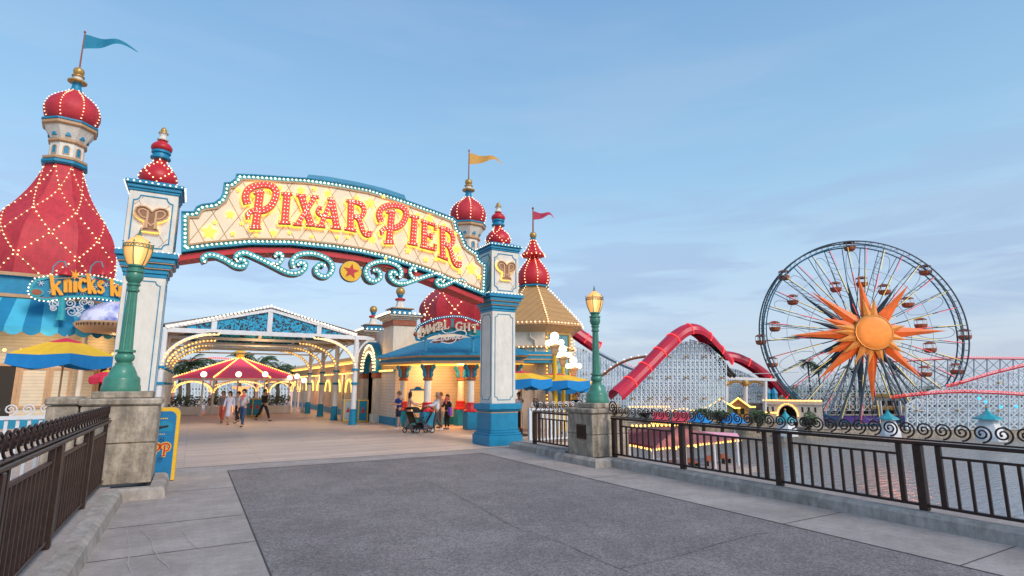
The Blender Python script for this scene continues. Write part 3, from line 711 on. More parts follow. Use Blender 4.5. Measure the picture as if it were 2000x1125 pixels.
for s in (1, -1):
    for off in (0.0, 0.05):
        sc.tube([fr.p(0.34+0.6*a, 0.655+s*(0.17+off+0.5*b), 0.014) for a, b in spiral_pts(0.1, 1.2, 14)], 0.004, 4)
sc.build('flourish', IRON, bd)

# ================================================================ GATE: PILLARS AND SIGN
def onion_profile(r, z0, h, neck=0.2, k=16):
    "bulb: starts 0.8r, swells to r, draws in to a pointed neck"
    out = []
    pts = [(0.80,0),(0.93,0.08),(1.0,0.22),(0.99,0.34),(0.90,0.48),(0.72,0.62),(0.50,0.75),(0.33,0.86),(neck/1.0,1.0)]
    for a, b in crom(pts, 4): out.append((a*r, z0+b*h))
    return out
def prof_at(prof, z):
    for (r0, z0), (r1, z1) in zip(prof[:-1], prof[1:]):
        if z0 <= z <= z1: return r0+(r1-r0)*((z-z0)/max(1e-6, z1-z0))
    return prof[-1][0]
def strands(prof, c, nst, twist, step, z0, z1, both=True, off=0.012, phase=0.0):
    out = []; paths = []
    for s in ((1, -1) if both else (1,)):
        for k in range(nst):
            path = []
            for i in range(60):
                f = i/59; z = z0+(z1-z0)*f; a = 2*PI*(k+phase)/nst+s*twist*f; r = prof_at(prof, z)+off
                path.append((c[0]+r*math.cos(a), c[1]+r*math.sin(a), c[2]+z))
            out += resample(path, step); paths.append(path)
    return out, paths
def notched(w, h, n, cx=0, cz=0):
    "rectangle with concave corner notches"
    o = []
    for sx, sz, fl in ((1,-1,0),(1,1,1),(-1,1,0),(-1,-1,1)):
        cxx, czz = cx+sx*w/2, cz+sz*h/2
        seg = [(cxx-sx*n*math.cos(a), czz-sz*n*math.sin(a)) for a in (0, PI/6, PI/3, PI/2)]
        # first point lies on the horizontal side at distance n, last on the vertical side
        o += seg if fl == 0 else seg[::-1]
    return o
def gate_pillar(label, cx, cy, k, emb_w):
    t = thing('gate_pillar', label, 'gate pillar', (cx, cy, 0), group='pillars of the entrance gate')
    def sq(z0, z1, h, m, name, b=0.02, par=None): return MB().bbox(cx-h, cx+h, cy-h, cy+h, z0*k, z1*k, b).build(name, m, par or t)
    def stack(lst, m, name):
        mb = MB()
        for h, z0, z1 in lst: mb.bbox(cx-h, cx+h, cy-h, cy+h, z0*k, z1*k, 0.015)
        return mb.build(name, m, t)
    stack([(.64,0,.34),(.60,.34,.42),(.555,.42,.50),(.52,.50,1.16),(.56,1.16,1.22),(.62,1.22,1.42)], TEAL, 'base')
    sq(1.10, 1.135, .526, TAN, 'base_trim', 0.004)
    sq(1.42, 4.74, .455, PWHITE, 'shaft', 0.01)
    stack([(.47,4.70,4.80),(.50,4.80,4.92),(.56,4.94,5.06),(.62,5.08,5.20),(.68,5.20,5.34)], TEAL, 'capital')
    mb = MB()
    for h, z in ((.585, 4.93), (.645, 5.07)): mb.bbox(cx-h+.04, cx+h-.04, cy-h+.04, cy+h-.04, (z-.012)*k, (z+.012)*k, 0.004)
    mb.build('capital_trim', TAN, t)
    sq(5.34, 6.95, .54, PWHITE, 'head_box', 0.012)
    stack([(.57,6.93,7.0),(.60,7.0,7.1),(.65,7.1,7.2)], TEAL, 'cornice')
    stack([(.48,7.2,7.27)], TEAL, 'onion_plinth')
    fl = MB(); fh = MB(); lt = MB()
    for ang in range(4):
        a = ang*PI/2; r = V((math.cos(a), math.sin(a), 0)); nn = r.cross(V((0,0,1)))
        f1 = Frame(V((cx, cy, 0))+nn*0.455, r); f2 = Frame(V((cx, cy, 0))+nn*0.54, r)
        fl.ribbon(f1, notched(0.70, 3.05*k, 0.11, 0, 3.08*k), 0.022, -0.004, 0.014, closed=True)
        fh.ribbon(f2, notched(0.86, 1.36*k, 0.14, 0, 6.14*k), 0.028, -0.004, 0.016, closed=True)
        hp = notched(0.80, 1.30*k, 0.14, 0, 6.14*k)
        for sx in (-1, 1):
            for off in (-0.75, -0.05, 0.65):
                for seg in clipline(hp, (off-sx*0.5, 5.4*k), (off+sx*0.5+0.1, 6.9*k)): lt.ribbon(f2, seg, 0.014, -0.003, 0.006+0.001*sx)
    fl.build('shaft_moulding', TEAL, t); fh.build('head_moulding', TEAL, t); lt.build('head_lattice', TAN, t)
    st = MB()
    for sx in (-1, 1):
        for q in (-1, 1): st.bbox(cx+sx*0.545-0.008, cx+sx*0.545+0.008, cy+q*0.47-0.03, cy+q*0.47+0.03, 5.9*k, 6.75*k, 0.005)
    st.build('side_strip', TAN, t)
    bl = []
    for z, h in ((7.15, .66), (5.35, .66)):
        for i in range(10):
            f = -h+2*h*(i+0.5)/10
            bl += [(cx+f, cy-h-0.01, z*k), (cx+h+0.01, cy+f, z*k), (cx-h-0.01, cy+f, z*k)]
    bulbs(bl, 0.021, BULBW, t, 'cornice_bulbs')
    # onion
    pr = onion_profile(0.455, 7.27*k, 0.80*k, 0.36)
    MB().lathe(pr, (cx, cy, 0), 28).build('lower_onion', RED, t, smooth=True)
    MB().lathe([(.19,8.03*k),(.24,8.06*k),(.24,8.11*k),(.2,8.13*k),(.19,8.2*k),(.23,8.22*k),(.23,8.27*k),(.2,8.3*k)], (cx, cy, 0), 20).build('onion_collar', TEAL, t, smooth=True)
    MB().lathe(onion_profile(0.255, 8.28*k, 0.36*k, 0.36), (cx, cy, 0), 20).build('upper_onion', RED, t, smooth=True)
    MB().lathe([(.13,8.60*k),(.14,8.63*k),(.10,8.66*k),(.08,8.70*k),(.09,8.78*k),(.11,8.80*k)], (cx, cy, 0), 14).build('finial_neck', PWHITE, t, smooth=True)
    MB().lathe([(.12,8.80*k),(.12,8.83*k),(.07,8.86*k),(.08,8.90*k),(.06,8.95*k),(.01,9.0*k)], (cx, cy, 0), 12).build('finial', GOLD, t, smooth=True)
    pts, _ = strands(pr, (cx, cy, 0), 4, PI*0.5, 0.125, 7.30*k, 8.0*k)
    bulbs(pts, 0.018, BULB, t, 'onion_bulbs')
    # emblem: two letters back to back, gold, on the front of the head box
    f = Frame((cx, cy-0.54, 0), (1, 0, 0)); ez = 6.18*k
    c = 0.5*(1.0)
    left = [(-.05,-.33),(-.05,.0),(-.14,.06),(-.30,.08),(-.40,.17),(-.40,.28),(-.30,.37),(-.16,.36),(-.05,.26),(0.0,.20)]
    out = [(-.24,-.36),(-.21,-.28),(-.17,-.26),(-.16,-.05),(-.30,.0),(-.42,.09),(-.47,.2),(-.44,.32),(-.34,.39),(-.2,.39),(-.08,.33),(0,.25)]
    poly = [(x, ez+z) for x, z in out]+[(-x, ez+z) for x, z in out[-2::-1]]
    poly = [(x*0.80, ez+(z-ez)*.86) for x, z in poly]
    MB().prism(f, inset(poly, -0.008), 0.02, 0.026).build('emblem_backlight', HALO, t)
    e = MB().prism(f, poly, 0.05, 0.085).build('emblem', BRONZE, t)
    rm = MB()
    rm.ribbon(f, poly, 0.035, 0.08, 0.115, closed=True)
    for sx in (-1, 1):
        rm.ribbon(f, [(sx*0.09, ez-0.23), (sx*0.09, ez+0.23)], 0.045, 0.08, 0.105)
        rm.ribbon(f, crom([(sx*.09,ez+.22),(sx*.21,ez+.26),(sx*.29,ez+.19),(sx*.22,ez+.07),(sx*.10,ez+.03)], 5), 0.03, 0.08, 0.10)
    rm.ribbon(f, [(-.10,ez-.05),(0,ez-.16),(.10,ez-.05)], 0.03, 0.08, 0.102)
    rm.build('emblem_relief', BRONZEL, e)
    return t
gate_pillar('white and blue gate pillar at the left end of the arched sign', -1.28, 17.05, 1.0, 0.9)
gate_pillar('white and blue gate pillar at the right end of the arched sign', 9.22, 17.05, 0.958, 0.9)

FS = Frame((0, 16.55, 0), (1, 0, 0))
def S(u, v): return FS.uv(u, v)
sg = thing('gate_sign', 'arched entrance sign with red lit letters and yellow stars between the pillars', 'entrance sign', (4.0, 17.0, 5.0))
top = [(354,493),(354,413),(378,413),(383,404),(394,399),(418,396),(430,387),(435,376),(437,357),(450,356),(459,349),(461,340),(495,341),(551,345),(599,348),(650,355),(722,368),(793,391),(837,407),(885,425),(891,431),(894,448),(902,454),(910,477),(919,485),(933,493),(937,507),(950,516),(947,578),(917,566),(837,533),(757,507),(703,495),(650,487),(570,479),(490,478),(410,485)]
OUT = [S(*q) for q in top]
BORDER_M = TURQ
MB().prism(FS, OUT, -0.75, 0).build('border_box', BORDER_M, sg)
INN = inset(OUT, 0.17)
MB().prism(FS, INN, 0.003, 0.012).build('panel', PANEL, sg)
MB().ribbon(FS, INN, 0.045, 0.0, 0.055, closed=True).build('inner_moulding', TAN, sg)
MB().ribbon(FS, inset(OUT, 0.012), 0.028, 0.0, 0.05, closed=True).build('outer_moulding', TEAL, sg)
# raised cap on the crown
cap = [(600,349),(602,342),(640,346),(700,357),(750,369),(789,382),(792,391),(722,368),(650,355)]
MB().prism(FS, [S(*q) for q in cap], -0.95, 0.06).build('crown_cap', TEAL, sg)
# lattice lines on the panel
lt = MB()
for i in range(-8, 34):
    x = -3+i*0.62
    for s in (1, -1):
        for seg in clipline(INN, (x, 3.4), (x+s*2.9, 8.4), 160):
            lt.ribbon(FS, seg, 0.018, 0.010, 0.019+0.001*s)
lt.build('lattice_lines', TAN, sg)
# red beam under the sign
bot = [(350,497),(410,489),(490,482),(570,483),(650,491),(703,499),(757,511),(837,537),(917,570),(946,582)]
BT = [S(*q) for q in bot]
MB().prism(FS, BT+[(x, z-0.14) for x, z in BT[::-1]], -0.72, -0.07).build('arch_beam', RED, sg)
MB().prism(FS, [(x, z-0.13) for x, z in BT]+[(x, z-0.16) for x, z in BT[::-1]], -0.75, -0.05).build('beam_trim', RED, sg)
# border bulbs: the hundred and odd nearest are parts, the rest one part
path = inset(OUT, 0.088); bp = resample(path, 0.115, closed=True)
bp = [FS.p(x, z, 0.045) for x, z in bp]
bp.sort(key=lambda p: (p-CAM).length)
first = MB().sphere(bp[0], 0.031, 8, 6).build('bulb', BULBW, sg, smooth=True)
for p in bp[1:100]: part_copy(first, sg, p-bp[0])
rest = [p for p in bp[100:]]
# letters
LQ = {  # picture corners: bottom-left, bottom-right, top-right, top-left
 0: ('P', (476,452),(524,452),(545,358),(478,360)), 1: ('I', (541,441),(568,442),(572,378),(547,377)), 2: ('X', (570,444),(614,446),(622,384),(578,380)),
 3: ('A', (608,446),(665,452),(668,390),(622,386)), 4: ('R', (668,452),(722,462),(716,396),(672,390)), 5: ('P', (738,480),(780,480),(796,400),(736,398)),
 6: ('I', (792,480),(814,484),(818,424),(796,420)), 7: ('E', (816,486),(850,494),(852,440),(818,428)), 8: ('R', (850,504),(896,522),(886,450),(852,440))}
lb = []; halo = MB(); LETR = mat('sign letter red', (0.85, 0.045, 0.03), 0.45, var=.05)
for i in range(9):
    ch, *quad = LQ[i]; quad = [S(*q) for q in quad]
    qx = sum(q[0] for q in quad)/4; qz = sum(q[1] for q in quad)/4-.02; quad = [(qx+(a-qx)*.95, qz+(b-qz)*.93) for a, b in quad]
    if ch == 'P' : w = 0.185
    else: w = 0.145
    res, paths = letter(ch, FS, quad, w, [(0.045, 0.045, 0.055, HALO, 'letter_backlight'), (0.055, 0.085, 0.14, BRONZE, 'letter_case'), (0.0, 0.13, 0.175, RED, 'letter')])
    par = None
    face = res[2][1].build('letter', LETR, sg)
    res[1][1].build('letter_case', GOLD, face); res[0][1].build('letter_backlight', HALO, face)
    for pp, ww in paths:
        if ww > 0.10:
            for k, s in enumerate((-0.24, 0.24)):
                L = []
                for j, q in enumerate(pp):
                    a = pp[max(0, j-1)]; b = pp[min(len(pp)-1, j+1)]; l = math.dist(a, b) or 1
                    L.append((q[0]-(b[1]-a[1])/l*ww*s, q[1]+(b[0]-a[0])/l*ww*s))
                lb += [FS.p(x, z, 0.195) for x, z in resample(L, 0.105)]
        else: lb += [FS.p(x, z, 0.195) for x, z in resample(pp, 0.10)]
LB = emis('letter bulb glow', (1.0, 0.80, 0.62), 2.2)
bulbs(lb, 0.0155, LB, sg, 'letter_bulbs')
# stars
ST = [(409,453,17),(450,419,10),(420,435,6),(472,437,6),(455,457,7),(466,372,6),(547,367,6),(588,372,9),(614,370,6),(640,378,8),(534,455,8),(565,455,5),(608,463,5),(658,464,5),(679,464,5),(697,387,6),(722,397,11),(727,468,8),(782,402,5),(816,421,6),(838,427,8),(866,440,5),(796,490,7),(831,507,6),(850,507,5),(887,458,6),(892,487,8),(898,503,5),(897,531,6),(920,525,12),(934,541,6),(748,385,5),(430,440,0),(500,460,5),(585,386,0),(752,505,4)]
s0 = None
for (u, v, r) in ST:
    if r == 0: continue
    x, z = S(u, v); x2, _ = S(u+r, v); rr = abs(x2-x)*1.05
    mb = MB(); n = 10; pts = star(x, z, rr)
    vs = [FS.p(px, pz, 0.06) for px, pz in pts]+[FS.p(x, z, 0.06+rr*0.35), FS.p(x, z, 0.05)]
    mb.add(vs, [(i, (i+1) % n, n) for i in range(n)]+[((i+1) % n, i, n+1) for i in range(n)])
    st_ = mb.build('star', STAR, sg)
    if r >= 8: MB().prism(FS, star(x, z, rr*.85), 0.030, 0.038).build('star_backlight', HALO, st_)
# scroll brackets under the sign
X0 = S(684, 500)[0]
def scroll(pts, w=0.15):
    q = crom([S(*p) for p in pts], 6)
    for mir in (0, 1):
        qq = [(2*X0-x, z) for x, z in q] if mir else q
        # the arch falls to both ends, mirrored scrolls keep their drop below the beam
        o = MB().ribbon(FS, qq, w, -0.34, 0.0).build('scroll_bracket', WRIM, sg, smooth=False)
        MB().ribbon(FS, qq, w, 0.002, 0.02).build('scroll_face', TURQ, o)
        rest.extend([FS.p(x, z, 0.04) for x, z in resample(qq, 0.10)])
Z4 = lambda a, b: (330+a/3.75, 320+b/3.75)
scroll([Z4(*p) for p in [(262,718),(250,690),(285,668),(345,672),(420,705),(485,745),(540,752),(565,722),(530,700),(500,715)]])
scroll([Z4(*p) for p in [(490,700),(505,662),(560,652),(620,675),(700,712),(775,750),(860,792),(930,802),(985,778),(1000,738),(970,722),(945,740)]])
scroll([Z4(*p) for p in [(778,680),(795,655),(825,665),(828,700),(795,735),(765,730)]], 0.12)
scroll([Z4(*p) for p in [(915,755),(905,710),(945,668),(1020,655),(1100,668),(1170,705),(1200,760),(1175,812),(1130,825),(1085,800),(1080,760),(1110,735),(1140,745)]])
bulbs(rest, 0.029, BULBW, sg, 'border_bulbs', fine=True)
# star medallion
x, z = S(684, 531); R = abs(S(705, 531)[0]-x)
circ = lambda r, n=40: [(x+r*math.cos(2*PI*i/n), z+r*math.sin(2*PI*i/n)) for i in range(n)]
md = MB().prism(FS, circ(R*1.0), -0.03, 0.09).build('star_medallion', mat('navy paint', (0.03, 0.03, 0.22), 0.4), sg)
MB().prism(FS, circ(R*0.96), 0.092, 0.11).build('medallion_face', YEL, md)
MB().prism(FS, star(x, z, R*0.72, 0.42, PI/2-0.12), 0.112, 0.125).build('medallion_star', RED, md)
# ================================================================ WHITE FENCES
def white_fence(label, a, b, h, scrolls=True, group='white picket railings of the boardwalk'):
    a = V(a); b = V(b); L = (b-a).length; d = (b-a)/L
    t = thing('white_railing', label, 'railing', (a+b)/2, group=group)
    f = Frame(a, d)
    MB().ribbon(f, [(0, h), (L, h)], 0.07, -0.05, 0.05).build('top_rail', WHITE, t)
    MB().ribbon(f, [(0, 0.14), (L, 0.14)], 0.05, -0.03, 0.03).build('bottom_rail', WHITE, t)
    nn = int(L/0.17)
    for k in range(nn+1):
        if k % 12 == 0: MB().ribbon(f, [(k*L/nn, 0), (k*L/nn, h+0.05)], 0.10, -0.05, 0.05).build('post', WHITE, t)
        else: MB().ribbon(f, [(k*L/nn, 0.14), (k*L/nn, h-0.03)], 0.055, -0.018, 0.018).build('picket', WHITE, t)
    if scrolls:
        m = int(L/0.26)
        for k in range(m): 
            mb = MB(); mb.tube([f.p((k+0.5)*L/m+x_, h+0.16+z_) for x_, z_ in spiral_pts(0.12, 1.7, 20)], 0.014, 5); mb.build('scroll', WHITE, t)
    return t
white_fence('white picket railing with scroll crest left of the near stone pier', (-7.5, 14.55, 0), (-2.4, 14.55, 0), 1.35)
white_fence('white picket railing beside the right gate pillar', (10.15, 16.42, 0), (12.95, 16.42, 0), 1.15)
# ================================================================ ONION TOWERS
def ngon(c, r, n, rot, z=None):
    out = [(c[0]+r*math.cos(rot+2*PI*k/n), c[1]+r*math.sin(rot+2*PI*k/n)) for k in range(n)]
    return out if z is None else [V((x, y, z)) for x, y in out]
def rings(prof, c, n, rot):
    mb = MB(); mb.lathe(prof, (c[0], c[1], 0), n, rot=rot); return mb
def flag(t, c, z0, z1, L, h, m, dirx=(1, -0.25)):
    pole = MB().lathe([(.045, z0), (.03, z1-.06), (.06, z1-.04), (.06, z1+.03), (.01, z1+.08)], (c[0], c[1], 0), 8).build('flagpole', BROWN, t)
    d = V((dirx[0], dirx[1], 0)).normalized(); s = V((-d.y, d.x, 0)); mb = MB(); vs = []; n = 18
    for i in range(n+1):
        f = i/n; hh = h*(1-1.25*f+0.28*f*f)+.02 if f < .95 else h*.05
        z = z1-0.15-h*0.10*f-h*0.35*f*f-0.16*math.sin(f*6.5)*f; o = s*(0.12*L*math.sin(f*8)*f)
        for q in (0, 1): vs.append(V((c[0], c[1], 0))+d*(L*f+0.03)+o+V((0, 0, z-hh*q)))
    mb.add(vs, [(2*i, 2*i+2, 2*i+3, 2*i+1) for i in range(n)]); mb.build('flag', m, pole, smooth=True)
def big_tower(t, c, zf, k_, rot, flagm, spacing=0.22, bulge=0.0):
    ks = k_
    prof = [(3.75,7.15),(3.78,7.6),(3.8,8.3),(3.75,8.9),(3.62,9.5),(3.38,10.1),(2.98,10.7),(2.52,11.3),(2.08,11.9),(1.70,12.5),(1.40,13.1),(1.18,13.6),(1.02,14.1)]
    prof = [(r*ks*(1+bulge*math.exp(-((z-10.6)/1.3)**2)), zf(z)) for r, z in crom(prof, 3)]
    rings(prof, c, 8, rot).build('dome', DOME, t)
    seam = MB()
    for k in range(8):
        a = rot+2*PI*k/8; seam.tube([(c[0]+(r+.0)*math.cos(a), c[1]+(r+.0)*math.sin(a), z) for r, z in prof], 0.014, 4)
    seam.build('dome_ribs', DOME, t)
    # octagonal shell radius helper
    def shell(a, z):
        r = prof_at(prof, z); da = ((a-rot) % (PI/4))-PI/8
        return r*math.cos(PI/8)/math.cos(da)
    pts = []; cab = MB()
    for s in (1, -1):
        for k in range(8):
            path = []
            for i in range(70):
                f = i/69; z = zf(7.3+(14.05-7.3)*f); a = rot+2*PI*(k+.5)/8+s*1.15*PI*f**0.9*0.5*1.1; r = shell(a, z)+0.05
                path.append((c[0]+r*math.cos(a), c[1]+r*math.sin(a), z))
            pts += resample(path, spacing); cab.tube(path[::3]+[path[-1]], 0.010, 3)
    cab.build('light_cable', TAN, t); bulbs(pts, 0.037, BULB, t, 'dome_light_string')
    def dr(prof, m, name, n=8): return rings([(r*ks, zf(z)) for r, z in prof], c, n, rot).build(name, m, t)
    dr([(1.20,14.0),(1.34,14.08),(1.34,14.2),(1.22,14.26)], TEAL, 'drum_base')
    dr([(1.25,14.26),(1.30,14.3),(1.30,14.42),(1.05,14.5)], TAN, 'drum_sill')
    dr([(0.98,14.45),(0.98,15.55)], PWHITE, 'drum')
    dr([(1.06,15.30),(1.14,15.36),(1.14,15.46),(1.02,15.52)], TAN, 'drum_band')
    dr([(1.0,15.52),(1.16,15.75),(1.42,16.15),(1.45,16.2)], PWHITE, 'bracket_cove')
    dr([(1.50,16.2),(1.62,16.28),(1.62,16.42),(1.5,16.5)], TAN, 'cornice')
    dr([(1.54,16.44),(1.66,16.46),(1.66,16.56),(1.4,16.62)], TEAL, 'cornice_top')
    for k in range(8):
        a = rot+2*PI*(k+.5)/8; nn = V((math.cos(a), math.sin(a), 0)); r_ = V((-nn.y, nn.x, 0)); ap = 0.98*ks*math.cos(PI/8)
        f = Frame(V((c[0], c[1], 0))+nn*ap, r_); zm = lambda q: [(x*ks, zf(z)) for x, z in q]
        arch = [(-.14,14.62),(.14,14.62),(.14,14.98)]+[(.14*math.cos(q), 14.98+.14*math.sin(q)) for q in (PI*.2, PI*.4, PI*.6, PI*.8)]+[(-.14,14.98)]
        w = MB().prism(f, zm(arch), -0.005, 0.012).build('window', TEAL, t)
        MB().ribbon(f, zm([(x*1.15, z) for x, z in arch]), 0.05, 0.0, 0.03, closed=True).build('window_frame', TAN, w)
        f2 = Frame(V((c[0], c[1], 0))+nn*(ap+.18*ks), r_)
        MB().prism(f2, zm([(-.17,15.66),(.17,15.66),(0,16.0)]), -0.12, 0.03).build('bracket_panel', TEAL, t)
    on = [(1.28,16.6),(1.48,16.85),(1.60,17.2),(1.58,17.5),(1.38,17.9),(1.0,18.25),(0.6,18.5),(0.38,18.68)]
    on = [(r*ks, zf(z)) for r, z in crom(on, 3)]
    MB().lathe(on, (c[0], c[1], 0), 24).build('onion', RED if False else DOME, t, smooth=True)
    bl = []
    for k in range(8):
        a = rot+2*PI*k/8; path = [(c[0]+(r+.03)*math.cos(a), c[1]+(r+.03)*math.sin(a), z) for r, z in on]; bl += resample(path, 0.19)
    bulbs(bl, 0.038, BULB, t, 'onion_light_string')
    def ln(p, m, name): return MB().lathe([(r*ks, zf(z)) for r, z in p], (c[0], c[1], 0), 16).build(name, m, t, smooth=True)
    ln([(.42,18.6),(.30,18.85),(.26,19.1),(.34,19.22)], TEAL, 'neck')
    ln([(.34,19.2),(.56,19.26),(.58,19.33),(.4,19.4)], GOLD, 'neck_plate'); ln([(.3,19.38),(.27,19.52),(.3,19.62)], PWHITE, 'neck_ring')
    ln([(.28,19.6),(.38,19.63),(.38,19.68),(.2,19.72),(.31,19.85),(.34,19.98),(.28,20.12),(.1,20.22)], GOLD, 'gold_ball')
    flag(t, c, zf(20.1), zf(22.55), 2.6*ks/.8, 0.9*ks/.8, flagm)
FLB = mat('flag blue', (0.02, 0.22, 0.36), 0.8); FLY = mat('flag yellow', (0.62, 0.33, 0.08), 0.8); FLR = mat('flag red', (0.45, 0.04, 0.09), 0.8)

# ---------------------------------------------------------------- left shop
SCX, SCY = -7.3, 38.0
shop = thing('gift_shop', 'octagonal shop with big red onion dome, striped blue awning and blue pennant', 'shop', (SCX, SCY, 0))
rot = math.radians(-60)
big_tower(shop, (SCX, SCY), (lambda z: z), 0.82, rot, FLB, 0.30)
rings([(4.5,0.0),(4.5,0.42)], (SCX, SCY), 8, rot).build('blue_skirting', TEAL, shop)
rings([(4.42,0.4),(4.42,6.0)], (SCX, SCY), 8, rot).build('wall', SIDING, shop)
rings([(4.5,6.0),(4.62,6.05),(4.62,6.2),(4.45,6.24),(4.45,7.0),(4.62,7.06),(4.62,7.22),(3.3,7.3)], (SCX, SCY), 8, rot).build('fascia', TEAL, shop)
tr = MB()
for z, r in ((6.12, 4.66), (7.14, 4.66)): tr.lathe([(r-.06, z-.08), (r, z-.08), (r, z+.08), (r-.06, z+.08)], (SCX, SCY, 0), 8, rot=rot)
tr.build('fascia_trim', TAN, shop)
aw = MB(); NS = 7
for k in range(8):
    a0, a1 = rot+2*PI*k/8, rot+2*PI*(k+1)/8
    P = lambda r, a, z: V((SCX+r*math.cos(a), SCY+r*math.sin(a), z))
    t0, t1, b0_, b1_ = P(4.6,a0,6.0), P(4.6,a1,6.0), P(5.75,a0,4.62), P(5.75,a1,4.62)
    for j in range(NS):
        f0, f1 = j/NS, (j+1)/NS; aw.cur = (j+k*NS) % 2
        A, B, C_, D_ = t0.lerp(t1, f0), t0.lerp(t1, f1), b0_.lerp(b1_, f1), b0_.lerp(b1_, f0)
        aw.add([D_, C_, B, A], [(0,1,2,3)])
        v = [D_, C_]; m = 6
        lo = [C_.lerp(D_, i/m)-V((0,0,0.24+0.16*math.sin(PI*i/m))) for i in range(m+1)]
        aw.add([D_, C_]+lo, [tuple([1, 0]+list(range(len(lo)+1, 1, -1)))])
aw.build('awning', [AWNA, AWNB], shop)
for k in range(8):
    a = rot+2*PI*k/8
    MB().lathe([(.14,0),(.14,.9),(.11,.95),(.11,4.3),(.18,4.45),(.18,4.6)], (SCX+5.2*math.cos(a), SCY+5.2*math.sin(a), 0), 12).build('porch_post', CREAM, shop, smooth=True)
bl = []
for k in range(8):
    a, b = rot+2*PI*k/8, rot+2*PI*(k+1)/8
    bl += seg3((SCX+5.2*math.cos(a), SCY+5.2*math.sin(a), 3.55), (SCX+5.2*math.cos(b), SCY+5.2*math.sin(b), 3.55), 0.5)
bulbs(bl, 0.07, BULBY, shop, 'porch_light_string')
dk = MB()
for k, xs_, (z0, z1), mm_ in ((7, (-1.15,-.35), (.5, 2.9), DARK), (7, (-.2, .75), (.95, 2.75), SIDING), (7, (.9, 1.6), (.95, 2.75), SIDING), (0, (-1.3,-.5), (.95, 2.75), SIDING), (0, (-.3, .7), (.5, 2.9), DARK)):
    a = rot+2*PI*(k+.5)/8; nn = V((math.cos(a), math.sin(a), 0)); r_ = V((-nn.y, nn.x, 0)); f = Frame(V((SCX, SCY, 0))+nn*4.42*math.cos(PI/8), r_)
    q_ = [(xs_[0], z0), (xs_[1], z0), (xs_[1], z1), (xs_[0], z1)]; w = MB().prism(f, q_, 0.004, 0.03).build('shutter' if mm_ is SIDING else 'doorway', mm_, shop)
    MB().ribbon(f, q_, 0.12, 0.01, 0.07, closed=True).build('window_frame', TAN, w)
# shop sign
o = PY(120, 600, 32.6)
FK = Frame((o.x, o.y, 0), (0.955, 0.297, 0)); K = lambda a, b, d=0.0: FK.uv(a/5.623, 500+b/5.623, d)
sg2 = thing('shop_sign', 'turquoise scrolled shop sign with orange letters standing on the striped awning', 'shop sign', FK.p(*K(640, 450)))
bord = [(330,400),(345,330),(400,265),(520,240),(640,225),(760,222),(900,220),(1050,235),(1200,265),(1330,300),(1330,500),(1200,470),(1060,450),(900,445),(740,450),(640,460),(520,480),(440,470),(370,445)]
bp_ = [K(*q) for q in bord]
MB().prism(FK, inset(bp_, 0.1), -0.08, -0.02).build('sign_board', TEAL, sg2)
MB().ribbon(FK, bp_, 0.10, -0.10, 0.04, closed=True).build('sign_frame', TURQ, sg2)
x, z = K(400, 398); MB().prism(FK, [(x+.26*math.cos(a*PI/10), z+.2*math.sin(a*PI/10)) for a in range(20)], 0.0, 0.07).build('frame_boss', TURQ, sg2)
MB().prism(FK, [(x+.19*math.cos(a*PI/10), z+.13*math.sin(a*PI/10)) for a in range(20)], 0.072, 0.09).build('boss_jewel', BROWN, sg2)
bulbs([FK.p(x, z, 0.06) for x, z in resample(inset(bp_, -0.09), 0.16, closed=True)], 0.035, BULBW, sg2, 'frame_bulbs', fine=True)
for (ch, x0, z0, x1, z1, tl) in [('k',560,430,690,215,-20),('n',695,400,785,270,0),('i',790,398,850,282,0),('c',858,385,948,268,0),('k',960,415,1055,200,-12),("'",1085,320,1105,275,0),('s',1060,405,1140,285,0),('k',1205,440,1300,255,0),('n',1290,450,1390,340,0)]:
    hgt = 0.62 if ch in 'nics' else 1.0
    if ch in 'nics': z1 = z0+(z1-z0)/0.63
    if ch == "'": z0 = z1+(z0-z1)*3.6
    qd = [K(x0, z0), K(x1, z0), K(x1+tl, z1), K(x0+tl, z1)]
    res, _ = letter(ch, FK, qd, 0.15, [(0.0, 0.08, 0.16, mat('orange sign paint', (0.85, 0.36, 0.02), 0.45) if 'orange sign paint' not in MATS else MATS['orange sign paint'], 'letter')])
    res[0][1].build('letter', res[0][2], sg2)
x, z = K(820, 212); MB().prism(FK, star(x, z, 0.3, 0.3, PI/2, 8), 0.08, 0.14).build('starburst', MATS['orange sign paint'], sg2)
for (a, b) in [(560,395),(450,300),(740,270),(905,400),(1060,340),(1160,320),(1010,250),(880,250)]:
    x, z = K(a, b); snow = MB()
    for k in range(3): snow.bar(FK.p(x-.13*math.cos(k*PI/3), z-.13*math.sin(k*PI/3), 0.05), FK.p(x+.13*math.cos(k*PI/3), z+.13*math.sin(k*PI/3), 0.05), 0.02)
    snow.build('snowflake', WHITE, sg2)
MB().tube([FK.p(*K(685, 450)), FK.p(*K(672, 650)), FK.p(*K(660, 705))], [0.12, 0.16, 0.2], 8).build('sign_post', TURQ, sg2)
fi = MB()
def curl(cx, cz, s, fx=1, fz=1, r=0.25): 
    x, z = K(cx, cz); fi.tube([FK.p(x+fx*a*s, z+fz*b*s, 0.04) for a, b in spiral_pts(r, 1.7, 20)], 0.022, 4)
for (a, b, s, fx, fz) in [(600,520,.9,-1,1),(590,575,.6,-1,-1),(770,520,.9,1,1),(790,610,1.1,1,-1),(870,580,.7,1,1),(920,510,.8,-1,1),(990,520,.6,1,1),(850,640,.5,1,1)]: curl(a, b, s, fx, fz)
fi.tube([FK.p(*K(690,610),.04), FK.p(*K(740,570),.04), FK.p(*K(850,560),.04), FK.p(*K(930,590),.04)], 0.022, 4)
fi.tube([FK.p(*K(650,600),.04), FK.p(*K(640,540),.04), FK.p(*K(580,500),.04)], 0.022, 4)
fi.build('filigree', WHITE, sg2)
